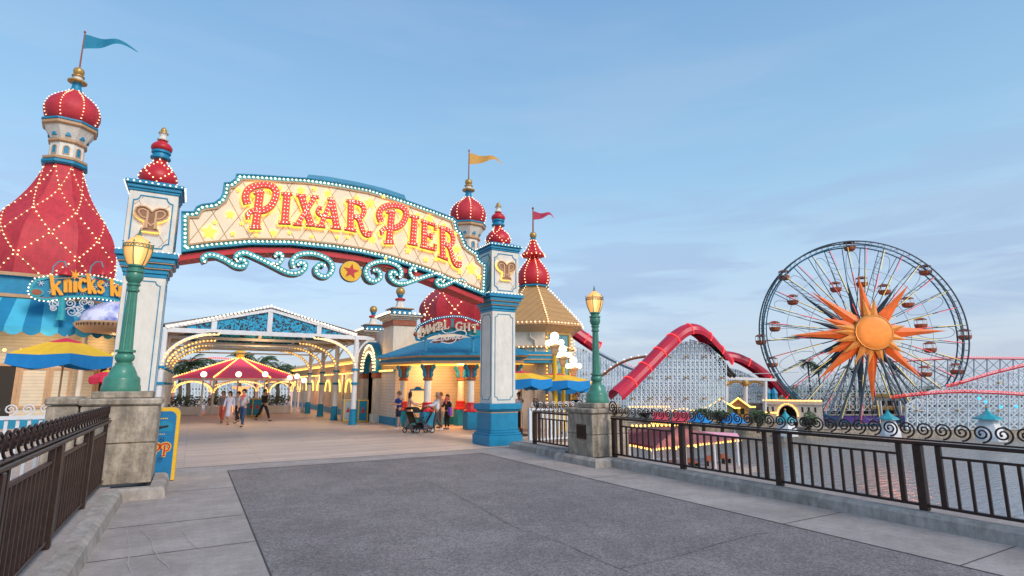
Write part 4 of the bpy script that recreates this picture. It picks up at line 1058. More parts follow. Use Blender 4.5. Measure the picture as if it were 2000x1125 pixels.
for (a, b) in [(675, 205), (1080, 205)]:
    x, z = K(a, b); 
    MB().tube([FK.p(x-.35, z-.1, 0), FK.p(x-.33, z+.35, 0), FK.p(x-.15, z+.62, 0), FK.p(x+.05, z+.62, .1), FK.p(x+.12, z+.35, .2)], 0.025, 6).build('lamp_bracket', TURQ, sg2)
    MB().lathe([(.04,.32),(.1,.25),(.26,.0),(.26,-.04)], tuple(FK.p(x+.12, z, .2)), 14).build('lamp_shade', RED, sg2, smooth=True)
# snow globe dome sign
gx, gz = K(1180, 660); gt = thing('globe_sign', 'blue and white snow globe dome sign on a tan base over the awning', 'sign', FK.p(gx, gz-.6, .6))
gm = bpy.data.materials.new('painted clouds'); gm.use_nodes = True
N = gm.node_tree.nodes; Lk = gm.node_tree.links; nn_ = N.new('ShaderNodeTexNoise'); nn_.inputs['Scale'].default_value = 1.0; nn_.inputs['Detail'].default_value = 5
tcn = N.new('ShaderNodeTexCoord'); Lk.new(tcn.outputs['Object'], nn_.inputs['Vector']); crn = N.new('ShaderNodeValToRGB')
crn.color_ramp.elements[0].position = .42; crn.color_ramp.elements[0].color = (0.02, 0.05, 0.42, 1); crn.color_ramp.elements[1].position = .6; crn.color_ramp.elements[1].color = (0.75, 0.75, 0.92, 1)
Lk.new(nn_.outputs['Fac'], crn.inputs['Fac']); Lk.new(crn.outputs['Color'], N['Principled BSDF'].inputs['Base Color']); N['Principled BSDF'].inputs['Roughness'].default_value = 0.15
cc = FK.p(gx+.35, gz-.45, .5)
MB().lathe([(1.55*math.cos(a), 1.15*math.sin(a)) for a in [PI/2*i/10 for i in range(10)]]+[(0.02, 1.15)], tuple(cc), 28).build('globe', gm, gt, smooth=True)
MB().lathe([(1.3,-.42),(1.62,-.2),(1.72,-.02),(1.62,.06),(1.5,.07)], tuple(cc), 28).build('globe_base', TAN, gt, smooth=True)
lt2 = MB(); random.seed(3)
for i in range(16):
    a = math.radians(-150+i*6.0); r = 1.69; w_ = 0.05 if 5 < i < 10 else 0.035
    p0 = cc+V((r*math.cos(a), r*math.sin(a), -.17)); p1 = cc+V((r*math.cos(a)*1.0, r*math.sin(a), -.04)); lt2.bar(p0, p1, w_)
lt2.build('lettering', DARK, gt)

# ---------------------------------------------------------------- parasols
def parasol(label, c, ztop, zedge, val, R, n, rot, cols, group='yellow and blue parasols'):
    t = thing('parasol', label, 'parasol', (c[0], c[1], 0), group=group)
    def P(r, k, z, sag=0): 
        a = rot+2*PI*k/n; return V((c[0]+r*math.cos(a), c[1]+r*math.sin(a), z))
    cm = MB(); va = MB(); cr_ = MB()
    m = 3
    for k in range(n):
        rows = []
        for i in range(m+1):
            f = i/m; z = ztop-(ztop-zedge)*(f**1.12)
            A, B = P(R*f, k, z), P(R*f, k+1, z); rows.append((A, (A+B)/2-V((0,0,0.05*f)), B))
        for i in range(m):
            for j in (0, 1):
                q = [rows[i+1][j], rows[i+1][j+1], rows[i][j+1], rows[i][j]]
                (cr_ if i == 0 else cm).add(q, [(0,1,2,3)])
        A, M_, B = rows[m]; steps = 8
        up = [A.lerp(M_, i/4) if i <= 4 else M_.lerp(B, (i-4)/4) for i in range(9)]
        vs = []
        for i, q in enumerate(up): vs += [q, q-V((0,0,val*(0.75+0.25*math.sin(PI*i/8))))-(V((c[0],c[1],q.z))-q)*0.02]
        va.add(vs, [(2*i, 2*i+1, 2*i+3, 2*i+2) for i in range(8)])
    cm.build('canopy', cols[0], t); va.build('valance', cols[1], t); cr_.build('crown', cols[2], t)
    MB().lathe([(.03,0),(.03,ztop-.05),(.05,ztop),(.02,ztop+.1)], (c[0],c[1],0), 8).build('pole', TAN, t)
    MB().lathe([(.3,0),(.3,.06),(.06,.1),(.05,.3)], (c[0],c[1],0), 14).build('foot', IRON, t, smooth=True)
    rb = MB()
    for k in range(n): rb.bar((c[0],c[1],ztop-.15), P(R*.97, k, zedge-.02), 0.02)
    rb.build('ribs', TAN, t)
q = PY(128, 680, 24.5)
parasol('yellow parasol with blue valance and red crown in front of the shop', (q.x, 24.5), 3.62, 3.02, 0.46, 1.5, 4, math.radians(15), (CANYEL, CANBLUE, CANRED))
parasol('red parasol partly hidden behind the lamp post on the left', (-3.05, 28.0), 2.6, 2.3, 0.25, .6, 6, 0.3, (CANRED, CANRED, CANYEL), group='red cafe parasols')

# ================================================================ PERGOLA CANOPY
pg = thing('canopy_roof', 'white steel walkway canopy with gable roof, bulb edged arches and blue fretwork', 'canopy', (3.1, 33, 0))
XL, XR, XM = -1.25, 7.2, 3.0
ZE = 4.42; ZP = 5.58
def zr(x): return ZE+(ZP-ZE)*(1-abs(x-XM)/(XR-XM))
YS = [28.7, 33.0, 37.0, 41.4]
def fret_mat():
    m = bpy.data.materials.new('cut fretwork'); m.use_nodes = True; nt = m.node_tree; N = nt.nodes; L = nt.links
    b = N['Principled BSDF']; tc = N.new('ShaderNodeTexCoord'); v = N.new('ShaderNodeTexNoise'); v.inputs['Scale'].default_value = 5.5; v.inputs['Detail'].default_value = 2; v.inputs['Distortion'].default_value = 1.8
    L.new(tc.outputs['Object'], v.inputs['Vector']); cr = N.new('ShaderNodeValToRGB'); cr.color_ramp.interpolation = 'CONSTANT'
    e = cr.color_ramp.elements; e[0].color = (0.01, 0.02, 0.03, 1); e[1].position = 0.47; e[1].color = (0.01, 0.33, 0.55, 1)
    L.new(v.outputs['Fac'], cr.inputs['Fac']); L.new(cr.outputs['Color'], b.inputs['Base Color']); b.inputs['Roughness'].default_value = 0.5
    return m
FRET = fret_mat()
for i, y in enumerate(YS):
    for x in (XL, XR):
        MB().lathe([(.23,0),(.23,.06),(.2,.08),(.17,.7),(.19,.74),(.15,.78)], (x, y, 0), 10).build('post_base', TEAL, pg)
        MB().lathe([(.145,.75),(.13,3.0),(.12,ZE)], (x, y, 0), 10).build('post', WHITE, pg, smooth=True)
        cl = MB()
        for z in (2.05, 2.75): cl.lathe([(.13,z-.06),(.185,z-.06),(.185,z+.06),(.13,z+.06)], (x, y, 0), 10)
        cl.build('post_collar', TEAL, pg)
    f = Frame((0, y, 0), (1, 0, 0))
    w = 0.17 if i == 0 else 0.12
    MB().ribbon(f, [(XL-.9, ZE-.02), (XR+.9, ZE-.02)], w*1.2, -0.06, 0.06).build('tie_beam', WHITE, pg)
    MB().ribbon(f, [(XL-.9, ZE+.12-.26), (XM, ZP), (XR+.9, ZE+.12-.26)] if False else [(XL, ZE+.1), (XM, ZP), (XR, ZE+.1)], w*1.2, -0.07, 0.07).build('rafter', WHITE, pg)
    mb = MB()
    for x in (XL+1.9, XM-.0, XR-1.9, ): mb.ribbon(f, [(x, ZE+.06), (x, zr(x)-.04)], w*1.3, -0.05, 0.05)
    mb.build('king_posts', WHITE, pg)
    MB().prism(f, [(XL+.5, ZE+.07), (XR-.5, ZE+.07), (XM, ZP-.1)], -0.02, 0.0).build('fretwork', FRET, pg)
    if i: MB().ribbon(f, [(XL, ZE-.35), (XR, ZE-.35)], 0.09, -0.05, 0.05).build('lower_beam', WHITE, pg)
    for s, x0 in ((1, XL), (-1, XR)):
        arc = [(x0+s*2.1*(1-math.cos(a)), 2.75+(ZE-.12-2.75)*math.sin(a)) for a in [PI/2*k/12 for k in range(13)]]
        arc[0] = (x0, 2.7)
        MB().ribbon(f, arc, 0.15, -0.06, 0.06).build('arch_brace', WHITE, pg)
        out = [(x0-s*0.95*(1-math.cos(a)), 2.95+(ZE-.05-2.95)*math.sin(a)) for a in [PI/2*k/8 for k in range(9)]]
        MB().ribbon(f, out, 0.08, -0.04, 0.04).build('eave_brace', WHITE, pg)
        bulbs([f.p(x, z-.02, 0.09) for x, z in resample(arc, 0.17)], 0.047, BULBY, pg, 'arch_light_string')
RF = mat('canopy roof deck', (0.16, 0.13, 0.11), 0.8, var=0.2)
mb = MB()
for s in (-1, 1):
    xe = XM+s*(XR-XM+0.95); ze = ZE+.05-.12
    mb.add([(XM, YS[0]-.1, ZP+.10), (XM, YS[-1]+1, ZP+.10), (xe, YS[-1]+1, ze+.12), (xe, YS[0]-.1, ze+.12),
            (XM, YS[0]-.1, ZP+.05), (XM, YS[-1]+1, ZP+.05), (xe, YS[-1]+1, ze+.07), (xe, YS[0]-.1, ze+.07)],
           [(0,1,2,3),(7,6,5,4),(0,3,7,4),(1,5,6,2),(3,2,6,7),(0,4,5,1)])
mb.build('roof_deck', RF, pg)
bl = seg3((XL+.1, YS[0]-.14, zr(XL)+.12), (XM, YS[0]-.14, ZP+.16), 0.16)+seg3((XM, YS[0]-.14, ZP+.16), (XR-.1, YS[0]-.14, zr(XR)+.12), 0.16)
bulbs(bl, 0.05, BULBW, pg, 'gable_light_string')
pu = MB()
for y in [YS[0]+k*1.0 for k in range(14)]: pu.ribbon(Frame((0, y, 0), (1, 0, 0)), [(XL-.5, zr(XL)-.05), (XM, ZP-.03), (XR+.5, zr(XR)-.05)], 0.05, -0.02, 0.02)
pu.build('purlins', TAN, pg)

# ================================================================ RED TENT PAVILION, GLOBE LAMPS, PLANTERS
TC = (3.0, 47.0)
tt = thing('tent_pavilion', 'red roofed pavilion with bulb lined arches seen through the canopy', 'pavilion', (TC[0], TC[1], 0))
nR = 8; rr_ = math.radians(22.5); RT = 4.6
def TP(r, k, z): a = rr_+2*PI*k/nR; return V((TC[0]+r*math.cos(a), TC[1]+r*math.sin(a), z))
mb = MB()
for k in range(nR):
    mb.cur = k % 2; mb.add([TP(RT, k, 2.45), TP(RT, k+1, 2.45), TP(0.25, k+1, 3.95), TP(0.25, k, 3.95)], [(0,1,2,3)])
TENTA = mat('glowing tent red', (0.80, 0.03, 0.07), .8, var=.08, scale=2); TENTB = mat('glowing tent pink red', (0.85, 0.08, 0.14), .8, var=.08, scale=2)
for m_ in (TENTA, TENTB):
    b = m_.node_tree.nodes['Principled BSDF']; b.inputs['Emission Color'].default_value = (0.8, 0.06, 0.10, 1); b.inputs['Emission Strength'].default_value = 0.22  # faint glow added to the canvas, in place of light shining through
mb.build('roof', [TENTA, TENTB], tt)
bl = []
for k in range(nR): bl += seg3(TP(RT, k, 2.5), TP(0.3, k, 3.98), 0.16)
bulbs(bl, 0.06, BULBY, tt, 'roof_light_string')
MB().lathe([(.28,3.9),(.28,4.3),(.4,4.35),(.35,4.5),(.12,4.6),(.16,4.75),(.02,5.0)], (TC[0],TC[1],0), 10).build('finial', YEL, tt)
mb = MB(); bl = []
for k in range(nR):
    A, B = TP(RT-.1, k, 0), TP(RT-.1, k+1, 0); L = (B-A).length; f = Frame(A, (B-A))
    mb2 = MB().lathe([(.10,0),(.07,.2),(.07,2.3),(.12,2.4)], (A.x, A.y, 0), 8); mb2.build('post', WHITE, tt)
    mb.ribbon(f, [(0, 2.38), (L, 2.38)], 0.12, -0.05, 0.05)
    arc = [(L/2-(L/2-.05)*math.cos(a), 1.55+0.72*math.sin(a)) for a in [PI*j/14 for j in range(15)]]
    mb.ribbon(f, arc, 0.08, -0.04, 0.04)
    for s in (-1, 1): bl += [f.p(x, z-.06, 0.07*s) for x, z in resample(arc, 0.14)]
mb.build('arcade_frame', WHITE, tt); bulbs(bl, 0.045, BULBY, tt, 'arch_light_string')
for (x, y, z0, z1, w) in ((3.2, 46.2, 0, 1.9, .25),):
    MB().lathe([(.5,0),(.5,.5),(.25,.55),(.25,1.6),(.6,1.75),(.6,1.85)], (x, y, 0), 12).build('lit_kiosk', BOARD, tt, smooth=True)
def globe_lamp(label, x, y, z, heads=1):
    t = thing('globe_lamp', label, 'lamp', (x, y, 0), group='globe lamps along the promenade')
    MB().lathe([(.14,0),(.12,.3),(.06,.4),(.05,z-.25),(.1,z-.2),(.08,z-.15)], (x, y, 0), 10).build('post', WHITE, t)
    MB().sphere((x, y, z), 0.19, 14, 10).build('globe', GLOBE, t, smooth=True)
    return t
for i, (u, v, y, w) in enumerate([(320,731,41.5,'nearest the left canopy post'),(398,731,41.5,'left of the lilac dress woman'),(466,731,41.5,'above the man in the grey shirt'),(518,731,41.5,'above the man in the black suit'),(566,738,44,'left of the trio at the pavilion'),(580,735,42,'middle of the trio at the pavilion'),(594,743,42,'right of the trio at the pavilion')]):
    p = PY(u, v, y); globe_lamp('white globe lamp on a white post, '+w, p.x, y, p.z)
def leafcloud(mb, c, r, n, size, sz=0.8, seed=0):
    rnd = random.Random(seed)
    for i in range(n):
        while True:
            p = V((rnd.uniform(-1,1), rnd.uniform(-1,1), rnd.uniform(-1,1)))
            if 0.25 < p.length < 1: break
        q = V((c[0]+p.x*r, c[1]+p.y*r, c[2]+p.z*r*sz)); a = V((rnd.uniform(-1,1), rnd.uniform(-1,1), rnd.uniform(-.6,1))).normalized(); b = a.orthogonal().normalized()
        s = size*rnd.uniform(.6,1.3); mb.cur = 0 if rnd.random() < .6 else 1
        mb.add([q-a*s, q+b*s*.45, q+a*s, q-b*s*.45], [(0,1,2,3)])
for i, (x0, x1, y) in enumerate([(-1.2, 0.6, 43.0), (0.9, 2.2, 43.2), (4.6, 6.3, 43.0)]):
    t = thing('planter', 'long white planter box of shrubs %s' % ('behind the left canopy posts', 'behind the woman in red trousers', 'behind the man in the black suit')[i], 'planter', ((x0+x1)/2, y, 0), group='white planters in front of the pavilion')
    MB().bbox(x0, x1, y-.35, y+.35, 0, .55, .03).build('box', WHITE, t)
    for k in range(int((x1-x0)/.35)):
        mb = MB(); leafcloud(mb, (x0+.2+k*.35, y, .85+.1*(k%2)), .42, 110, .09, 1.0, i*10+k); mb.build('shrub', [LEAF2, LEAF], t)
# ---------------------------------------------------------------- palms
def palm(label, x, y, zc, r, cat='palm tree', seed=1, zb=0.0, group='palm trees beyond the pavilion'):
    rnd = random.Random(seed); t = thing('palm_tree', label, cat, (x, y, zb), group=group)
    MB().tube([(x+.1*math.sin(k), y, zb+(zc-zb)*k/6) for k in range(7)], [.22-.012*k for k in range(7)], 8).build('trunk', BARK, t, smooth=True)
    mb = MB(); nf = 34
    for i in range(nf):
        a = 2*PI*i/nf*2.4+rnd.uniform(-.2,.2); el = math.radians(rnd.uniform(-45, 75)); L = r*rnd.uniform(.85,1.1)
        d = V((math.cos(a), math.sin(a), 0)); pts = []; p = V((x+d.x*.1, y+d.y*.1, zc)); e = el
        for k in range(9):
            pts.append(p.copy()); p = p+(d*math.cos(e)+V((0,0,math.sin(e))))*(L/8); e -= math.radians(12+4*math.cos(el))
        mb.tube(pts, [.025]*8+[.005], 3)
        side = V((-d.y, d.x, 0))
        for k in range(1, 9):
            for h in (0, .5):
                q = pts[k]*(1-h)+pts[k-1]*h; tl = r*.30*math.sin(PI*min(1, .15+k/9.5))
                for s in (-1, 1):
                    mb.cur = rnd.random() < .5
                    tip = q+side*s*tl*.85+d*tl*.45-V((0,0,tl*.45*rnd.uniform(.6,1.4)))
                    w = d*0.05*r*.6
                    mb.add([q-w, q+w, tip], [(0,1,2)])
    mb.mi = [int(m_) for m_ in mb.mi]
    mb.build('crown', [LEAF2, LEAF], t)
for i, (u, v, d, r, lb_) in enumerate([(425,708,62,2.4,'palm tree left of the tent finial, beyond the pavilion'),(503,706,58,3.1,'tallest feathery palm tree right of the tent finial'),(472,697,70,2.6,'palm tree just above the tent roof peak'),(545,716,60,2.5,'palm tree second from the right beyond the pavilion'),(578,722,56,2.6,'palm tree farthest right beyond the pavilion'),(372,705,55,2.8,'shaggy palm tree behind the left canopy posts'),(355,720,66,2.6,'dark palm tree at the left edge of the canopy opening'),(525,722,66,2.2,'small palm tree between two taller ones')]):
    p = DP(u, v, d); palm(lb_, p.x, p.y, p.z-.3, r*.78, seed=i)
# ================================================================ LOUNGE BUILDING
lo = thing('lounge_building', 'cream clapboard lounge with blue roofed porch, pylons and red domed tower', 'building', (10, 28, 0))
FX = 8.8
def prism_plan(mb, pts, z0, z1):
    n = len(pts); ar = sum(pts[i][0]*pts[(i+1)%n][1]-pts[(i+1)%n][0]*pts[i][1] for i in range(n))
    if ar < 0: pts = pts[::-1]
    return mb.add([(x,y,z0) for x,y in pts]+[(x,y,z1) for x,y in pts], [tuple(range(n-1,-1,-1)), tuple(range(n,2*n))]+[(i,(i+1)%n,n+(i+1)%n,n+i) for i in range(n)])
# lower clapboard body
prism_plan(MB(), [(FX,27.0),(15.3,25.9),(18,27),(18,60),(FX,60)], 0.38, 3.3).build('clapboard_wall', SIDPINK, lo)
prism_plan(MB(), [(FX-.04,26.95),(15.3,25.85),(18.05,27),(18.05,60),(FX-.04,60)], 0.0, 0.38).build('blue_skirting', TEAL, lo)
prism_plan(MB(), [(FX+.1,27.6),(15.3,27.0),(17.5,27.5),(17.5,31),(FX+.1,31)], 3.3, 4.95).build('parapet_wall', CREAM, lo)
prism_plan(MB(), [(FX+.05,31),(17,31),(17,59.8),(FX+.05,59.8)], 3.3, 3.75).build('wing_parapet', CREAM, lo)
# frieze with bulbs along the facade
fz = MB(); fz.box(FX-.06, FX-.002, 34.5, 60, 2.75, 3.28); fz.box(FX-.06, FX-.002, 27.0, 29.3, 2.75, 3.25)
fz.build('gold_frieze', GOLD, lo)
mb = MB()
for z in (2.70, 3.30): mb.box(FX-.12, FX-.002, 34.5, 60, z-.04, z+.04); mb.box(FX-.12, FX-.002, 26.9, 29.3, z-.04, z+.04)
mb.build('frieze_rails', TEAL, lo)
bl = []
for z in (2.70, 3.32):
    bl += seg3((FX-.16, 34.6, z), (FX-.16, 59.5, z), 0.28); bl += seg3((FX-.16, 27.1, z), (FX-.16, 29.2, z), 0.26)
bulbs(bl, 0.055, BULBY, lo, 'frieze_light_string')
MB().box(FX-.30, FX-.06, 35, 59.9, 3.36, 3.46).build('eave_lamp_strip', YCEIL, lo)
# pilasters and lit arches down the wing
for k in range(7):
    y = 36.2+k*3.2
    f = Frame((FX-.01, y, 0), (0, -1, 0))
    wd = MB().prism(f, [(-.75,.5),(.75,.5),(.75,1.5)]+[(.75*math.cos(a), 1.5+.75*math.sin(a)) for a in [PI*j/8 for j in range(1,8)]]+[(-.75,1.5)], 0.0, 0.03).build('arched_window', SIDING, lo)
    MB().tube([f.p(.82*math.cos(PI*j/12), 1.5+.82*math.sin(PI*j/12), .07) for j in range(13)], 0.05, 6).build('arch_neon', NEONY, wd)
    MB().box(FX-.12, FX-.003, y-1.7, y-1.45, .38, 2.68).build('pilaster', CREAM, lo)
# pylons
def pylon(x0, x1, y0, y1, zt, finz):
    mb = MB(); mb.box(x0, x1, y0, y1, 3.3, zt-.35); p = mb.build('pylon', CREAM, lo)
    MB().bbox(x0-.06, x1+.06, y0-.06, y1+.06, zt-.42, zt-.14, .01).build('brick_band', BROWN, p)
    mb = MB()
    for i, (e, a, b) in enumerate([(.08,-.13,-.05),(.18,-.05,.04),(.30,.04,.12)]): mb.bbox(x0-e, x1+e, y0-e, y1+e, zt+a, zt+b-.004, .015)
    mb.build('cornice', CREAM, p)
    MB().bbox(x0-.34, x1+.34, y0-.34, y1+.34, zt+.12, zt+.17, .01).build('cornice_edge', TEAL, p)
    e = .36; z = zt+.2
    bl = seg3((x0-e,y0-e,z),(x1+e,y0-e,z),.24)+seg3((x0-e,y0-e,z),(x0-e,y1+e,z),.24)
    bulbs(bl, .055, BULB, p, 'cornice_light_string')
    cx, cy = (x0+x1)/2, (y0+y1)/2; h = min(x1-x0, y1-y0)/2
    mb = MB(); mb.bbox(cx-h*.85, cx+h*.85, cy-h*.85, cy+h*.85, zt+.17, zt+.50, .02); mb.build('plinth', TEAL, p)
    mb = MB(); mb.bbox(cx-h*1.05, cx+h*1.05, cy-h*1.05, cy+h*1.05, zt+.50, zt+.57, .02); mb.build('plinth_cap', TAN, p)
    MB().lathe([(h*.55,zt+.57),(h*.42,zt+.7),(h*.30,zt+.95),(h*.34,zt+1.02)], (cx,cy,0), 8).build('urn', PWHITE, p)
    MB().lathe([(h*.36,zt+1.0),(h*.5,zt+1.05),(h*.45,zt+1.12),(h*.2,zt+1.16)], (cx,cy,0), 12).build('urn_rim', RED, p)
    MB().lathe([(h*.16,zt+1.15),(h*.3,zt+1.32),(h*.3,zt+1.36)], (cx,cy,0), 12).build('ball_cup', TEAL, p)
    MB().sphere((cx,cy,zt+1.52), h*.42, 14, 10).build('gold_ball', GOLD, p, smooth=True)
    return p
pylon(8.78, 9.95, 27.55, 29.3, 5.45, 0)
pylon(8.78, 9.9, 32.6, 34.3, 5.05, 0)
# portal between the pylons
pt_ = thing('entrance_portal', 'deep arched entrance portal outlined in blue with bulbs, between the pylons', 'portal', (8.5, 31, 0))
f = Frame((8.55, 31.0, 0), (0, -1, 0)); rO, rI, zc = 1.55, 0.95, 2.75
ring = [(rO*math.cos(a), zc+rO*math.sin(a)) for a in [PI*j/20 for j in range(21)]]+[(-rI if False else rI*math.cos(PI-PI*j/20), zc+rI*math.sin(PI-PI*j/20)) for j in range(21)]
MB().prism(f, ring, -0.35, 0.0).build('arch_face', PWHITE, pt_)
mb = MB(); mb.ribbon(f, [(rO*math.cos(PI*j/20), zc+rO*math.sin(PI*j/20)) for j in range(21)], .14, -.30, .06); mb.ribbon(f, [(rI*math.cos(PI*j/20), zc+rI*math.sin(PI*j/20)) for j in range(21)], .10, -.34, .05)
mb.build('arch_moulding', TEAL, pt_)
bl = [f.p((rO-.12)*math.cos(PI*j/22), zc+(rO-.12)*math.sin(PI*j/22), .08) for j in range(23)]+[f.p((rI+.12)*math.cos(PI*j/16), zc+(rI+.12)*math.sin(PI*j/16), .08) for j in range(17)]
bulbs(bl, .055, BULB, pt_, 'arch_light_string')
for s in (-1, 1):
    cxy = f.p(s*1.25, 0, -.15)
    MB().bbox(cxy.x-.2, cxy.x+.22, cxy.y-.28, cxy.y+.28, .45, 2.35, .02).build('pier', CREAM, pt_)
    MB().bbox(cxy.x-.26, cxy.x+.24, cxy.y-.34, cxy.y+.34, 2.35, 2.62, .02).build('pier_capital', BROWN, pt_)
    MB().bbox(cxy.x-.28, cxy.x+.24, cxy.y-.38, cxy.y+.38, 2.62, 2.74, .02).build('capital_slab', TEAL, pt_)
    MB().bbox(cxy.x-.26, cxy.x+.24, cxy.y-.34, cxy.y+.34, 0, .45, .02).build('pier_base', PWHITE, pt_)
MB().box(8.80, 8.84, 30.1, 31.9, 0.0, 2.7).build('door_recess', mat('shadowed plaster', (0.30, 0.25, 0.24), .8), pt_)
bn = thing('bench', 'small red bench in the arched portal', 'bench', (8.1, 31, 0)); MB().bbox(7.9, 8.25, 30.4, 31.6, .42, .5, .02).build('seat', RED, bn)
for y in (30.55, 31.45):
    MB().box(7.93, 8.22, y-.04, y+.04, 0, .42).build('leg', RED, bn)
big_tower(lo, (14.55, 31.0), (lambda z: 12.1+.85*(z-16.5)), 0.72, math.radians(-107), FLY, 0.29, bulge=0.24)
# porch
B_, E_ = V((9.45, 24.25, 0)), V((12.85, 22.1, 0)); A_ = V((8.95, 26.2, 0)); D_ = (B_+E_)/2-V((.05,.08,0)); C2 = V((11.75, 25.6, 0)); F_ = V((15.2, 23.6, 0))
def column(p, back=False):
    c = (p.x, p.y, 0)
    t = lo
    cm = MB().bbox(p.x-.27, p.x+.27, p.y-.27, p.y+.27, 0, .78, .03).build('column_pedestal', TEAL, t)
    MB().lathe([(.33,.78),(.33,.84),(.27,.9),(.24,1.02),(.22,1.12),(.25,1.15),(.2,1.2)], c, 8, rot=PI/8).build('column_base', RED, t)
    MB().lathe([(.165,1.18),(.155,2.2)], c, 16).build('column_shaft', PWHITE, t, smooth=True)
    MB().lathe([(.18,2.18),(.23,2.22),(.23,2.28),(.17,2.32)], c, 8, rot=PI/8).build('column_ring', BROWN, t)
    MB().lathe([(.17,2.3),(.19,2.5),(.22,2.8),(.24,2.9)], c, 8, rot=PI/8).build('capital_core', BROWN, t)
    mb = MB()
    for k in range(4):
        a = k*PI/2+.4; d = V((math.cos(a), math.sin(a), 0)); fr_ = Frame(V(c)+V((0,0,0)), d)
        mb.ribbon(fr_, crom([(.18,2.36),(.24,2.45),(.23,2.6),(.30,2.72),(.38,2.80),(.36,2.90)], 4), .09, -.07, .07)
    mb.build('capital_bracket', TEAL, t)
for p in (A_, B_, D_, E_, C2, F_): column(p)
def off(p, d, k): return V((p.x+d[0]*k, p.y+d[1]*k, 0))
edge = [(8.05,27.3),(8.45,26.0),(8.95,23.85),(12.75,21.35),(15.9,23.2),(16.3,26.5)]
def roofring(zs, shr):
    out = []
    cx, cy = 12.3, 26.6
    for (x, y) in edge: out.append((x+(cx-x)*shr, y+(cy-y)*shr))
    return out
def loft(levels):
    mb = MB(); n = len(edge)
    for (z, s) in levels: pass
    vs = []
    for (z, s) in levels: vs += [(x, y, z) for x, y in roofring(z, s)]
    fs = []
    for l in range(len(levels)-1):
        for i in range(n-1): fs.append((l*n+i, l*n+i+1, (l+1)*n+i+1, (l+1)*n+i))
    return mb.add(vs, fs)
loft([(2.96,.05),(2.96,.0),(3.07,-.005),(3.07,.02)]).build('porch_soffit_moulding', TAN, lo)
loft([(3.07,.012),(3.22,.008),(3.22,.03)]).build('porch_fascia', TEAL, lo)
loft([(3.22,.0),(3.22,-.03),(3.30,-.045),(3.30,0)]).build('porch_gutter', TAN, lo)
BR = stripes('blue standing seam', (0.012,0.215,0.36), (0.006,0.12,0.22), 'X', 1.0)
loft([(3.30,-.05),(3.40,-.03),(3.62,.12),(3.95,.32),(4.3,.55),(4.32,.62)]).build('porch_roof', BR, lo)
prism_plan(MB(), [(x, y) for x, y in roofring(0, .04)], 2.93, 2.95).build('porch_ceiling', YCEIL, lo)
MB().box(9.9, 13.2, 27.05-.02, 27.06, 1.0, 2.6)
# menu board and bins under the porch
mbd = thing('menu_board', 'glowing amber menu board in a blue and red frame beside the strollers', 'menu board', (9.1, 24.9, 0)); 
c0 = PY(815, 800, 25.2); f = Frame((c0.x, 25.2, 0), (.93, -.36, 0))
MB().prism(f, [(-.30,.75),(.30,.75),(.30,1.72),(-.30,1.72)], 0.0, .02).build('lit_panel', BOARD, mbd)
MB().ribbon(f, [(-.33,.72),(.33,.72),(.33,1.75),(-.33,1.75)], .08, -.04, .05, closed=True).build('frame', TEAL, mbd)
MB().prism(f, [(-.2,1.79),(.2,1.79),(.08,1.9),(-.08,1.9)], -.03, .03).build('crest', TEAL, mbd)
mb = MB()
for s in (-.3, .3): mb.ribbon(f, [(s, 0), (s, .7)], .06, -.03, .03)
mb.build('legs', BROWN, mbd)
# lounge sign
o = PY(880, 650, 23.2); FL = Frame((o.x, 22.55, 0), (.80, -.60, 0)); Lp = lambda a, b, d=0.0: FL.uv(700+a/7.03, 560+b/7.03, d)
ls = thing('lounge_sign', 'arched blue sign with cream letters and white script on the porch roof', 'sign', FL.p(*Lp(1200, 760)))
up = [(785,670),(790,600),(830,540),(900,500),(980,465),(1080,435),(1200,415),(1300,405),(1400,410),(1500,430),(1640,480),(1760,530)]
dn = [(1760,700),(1640,690),(1560,690),(1450,650),(1300,630),(1150,640),(1020,655),(920,700),(850,735),(800,730)]
po = [Lp(*q) for q in up+dn]
MB().ribbon(FL, po, .09, -.08, .05, closed=True).build('sign_frame', TEAL, ls)
MB().prism(FL, [Lp(*q) for q in [(820,640),(1300,560),(1760,600),(1760,690),(1450,650),(1150,640),(850,720)]], -.06, -.02).build('sign_board', TURQ, ls)
MB().sphere(FL.p(*Lp(785,655), .03), .10, 10, 6).build('frame_jewel', BROWN, ls)
bulbs([FL.p(x, z, .03) for x, z in resample([Lp(*q) for q in up], .10)], .03, BULBW, ls, 'frame_bulbs')
for ch, x0, x1, yb, yt, tl in [('L',835,905,700,545,15),('A',900,975,655,525,8),('M',965,1060,630,508,5),('P',1075,1155,605,490,0),('L',1175,1250,590,470,0),('I',1270,1325,555,445,0),('G',1345,1435,600,490,0),('H',1445,1545,615,500,0),('T',1560,1650,635,515,0)]:
    qd = [Lp(x0,yb), Lp(x1,yb-8), Lp(x1+tl,yt), Lp(x0+tl,yt+6)]
    res, _ = letter(ch, FL, qd, .075, [(0.03, .05, .07, BROWN, 'letter_edge'), (0.0, .065, .12, TAN if ch != 'I' else TURQ, 'letter')])
    fo = res[1][1].build('letter', mat('cream letter', (0.70,0.56,0.42), .5) if ch != 'I' else TURQ, ls); res[0][1].build('letter_edge', BROWN, fo)
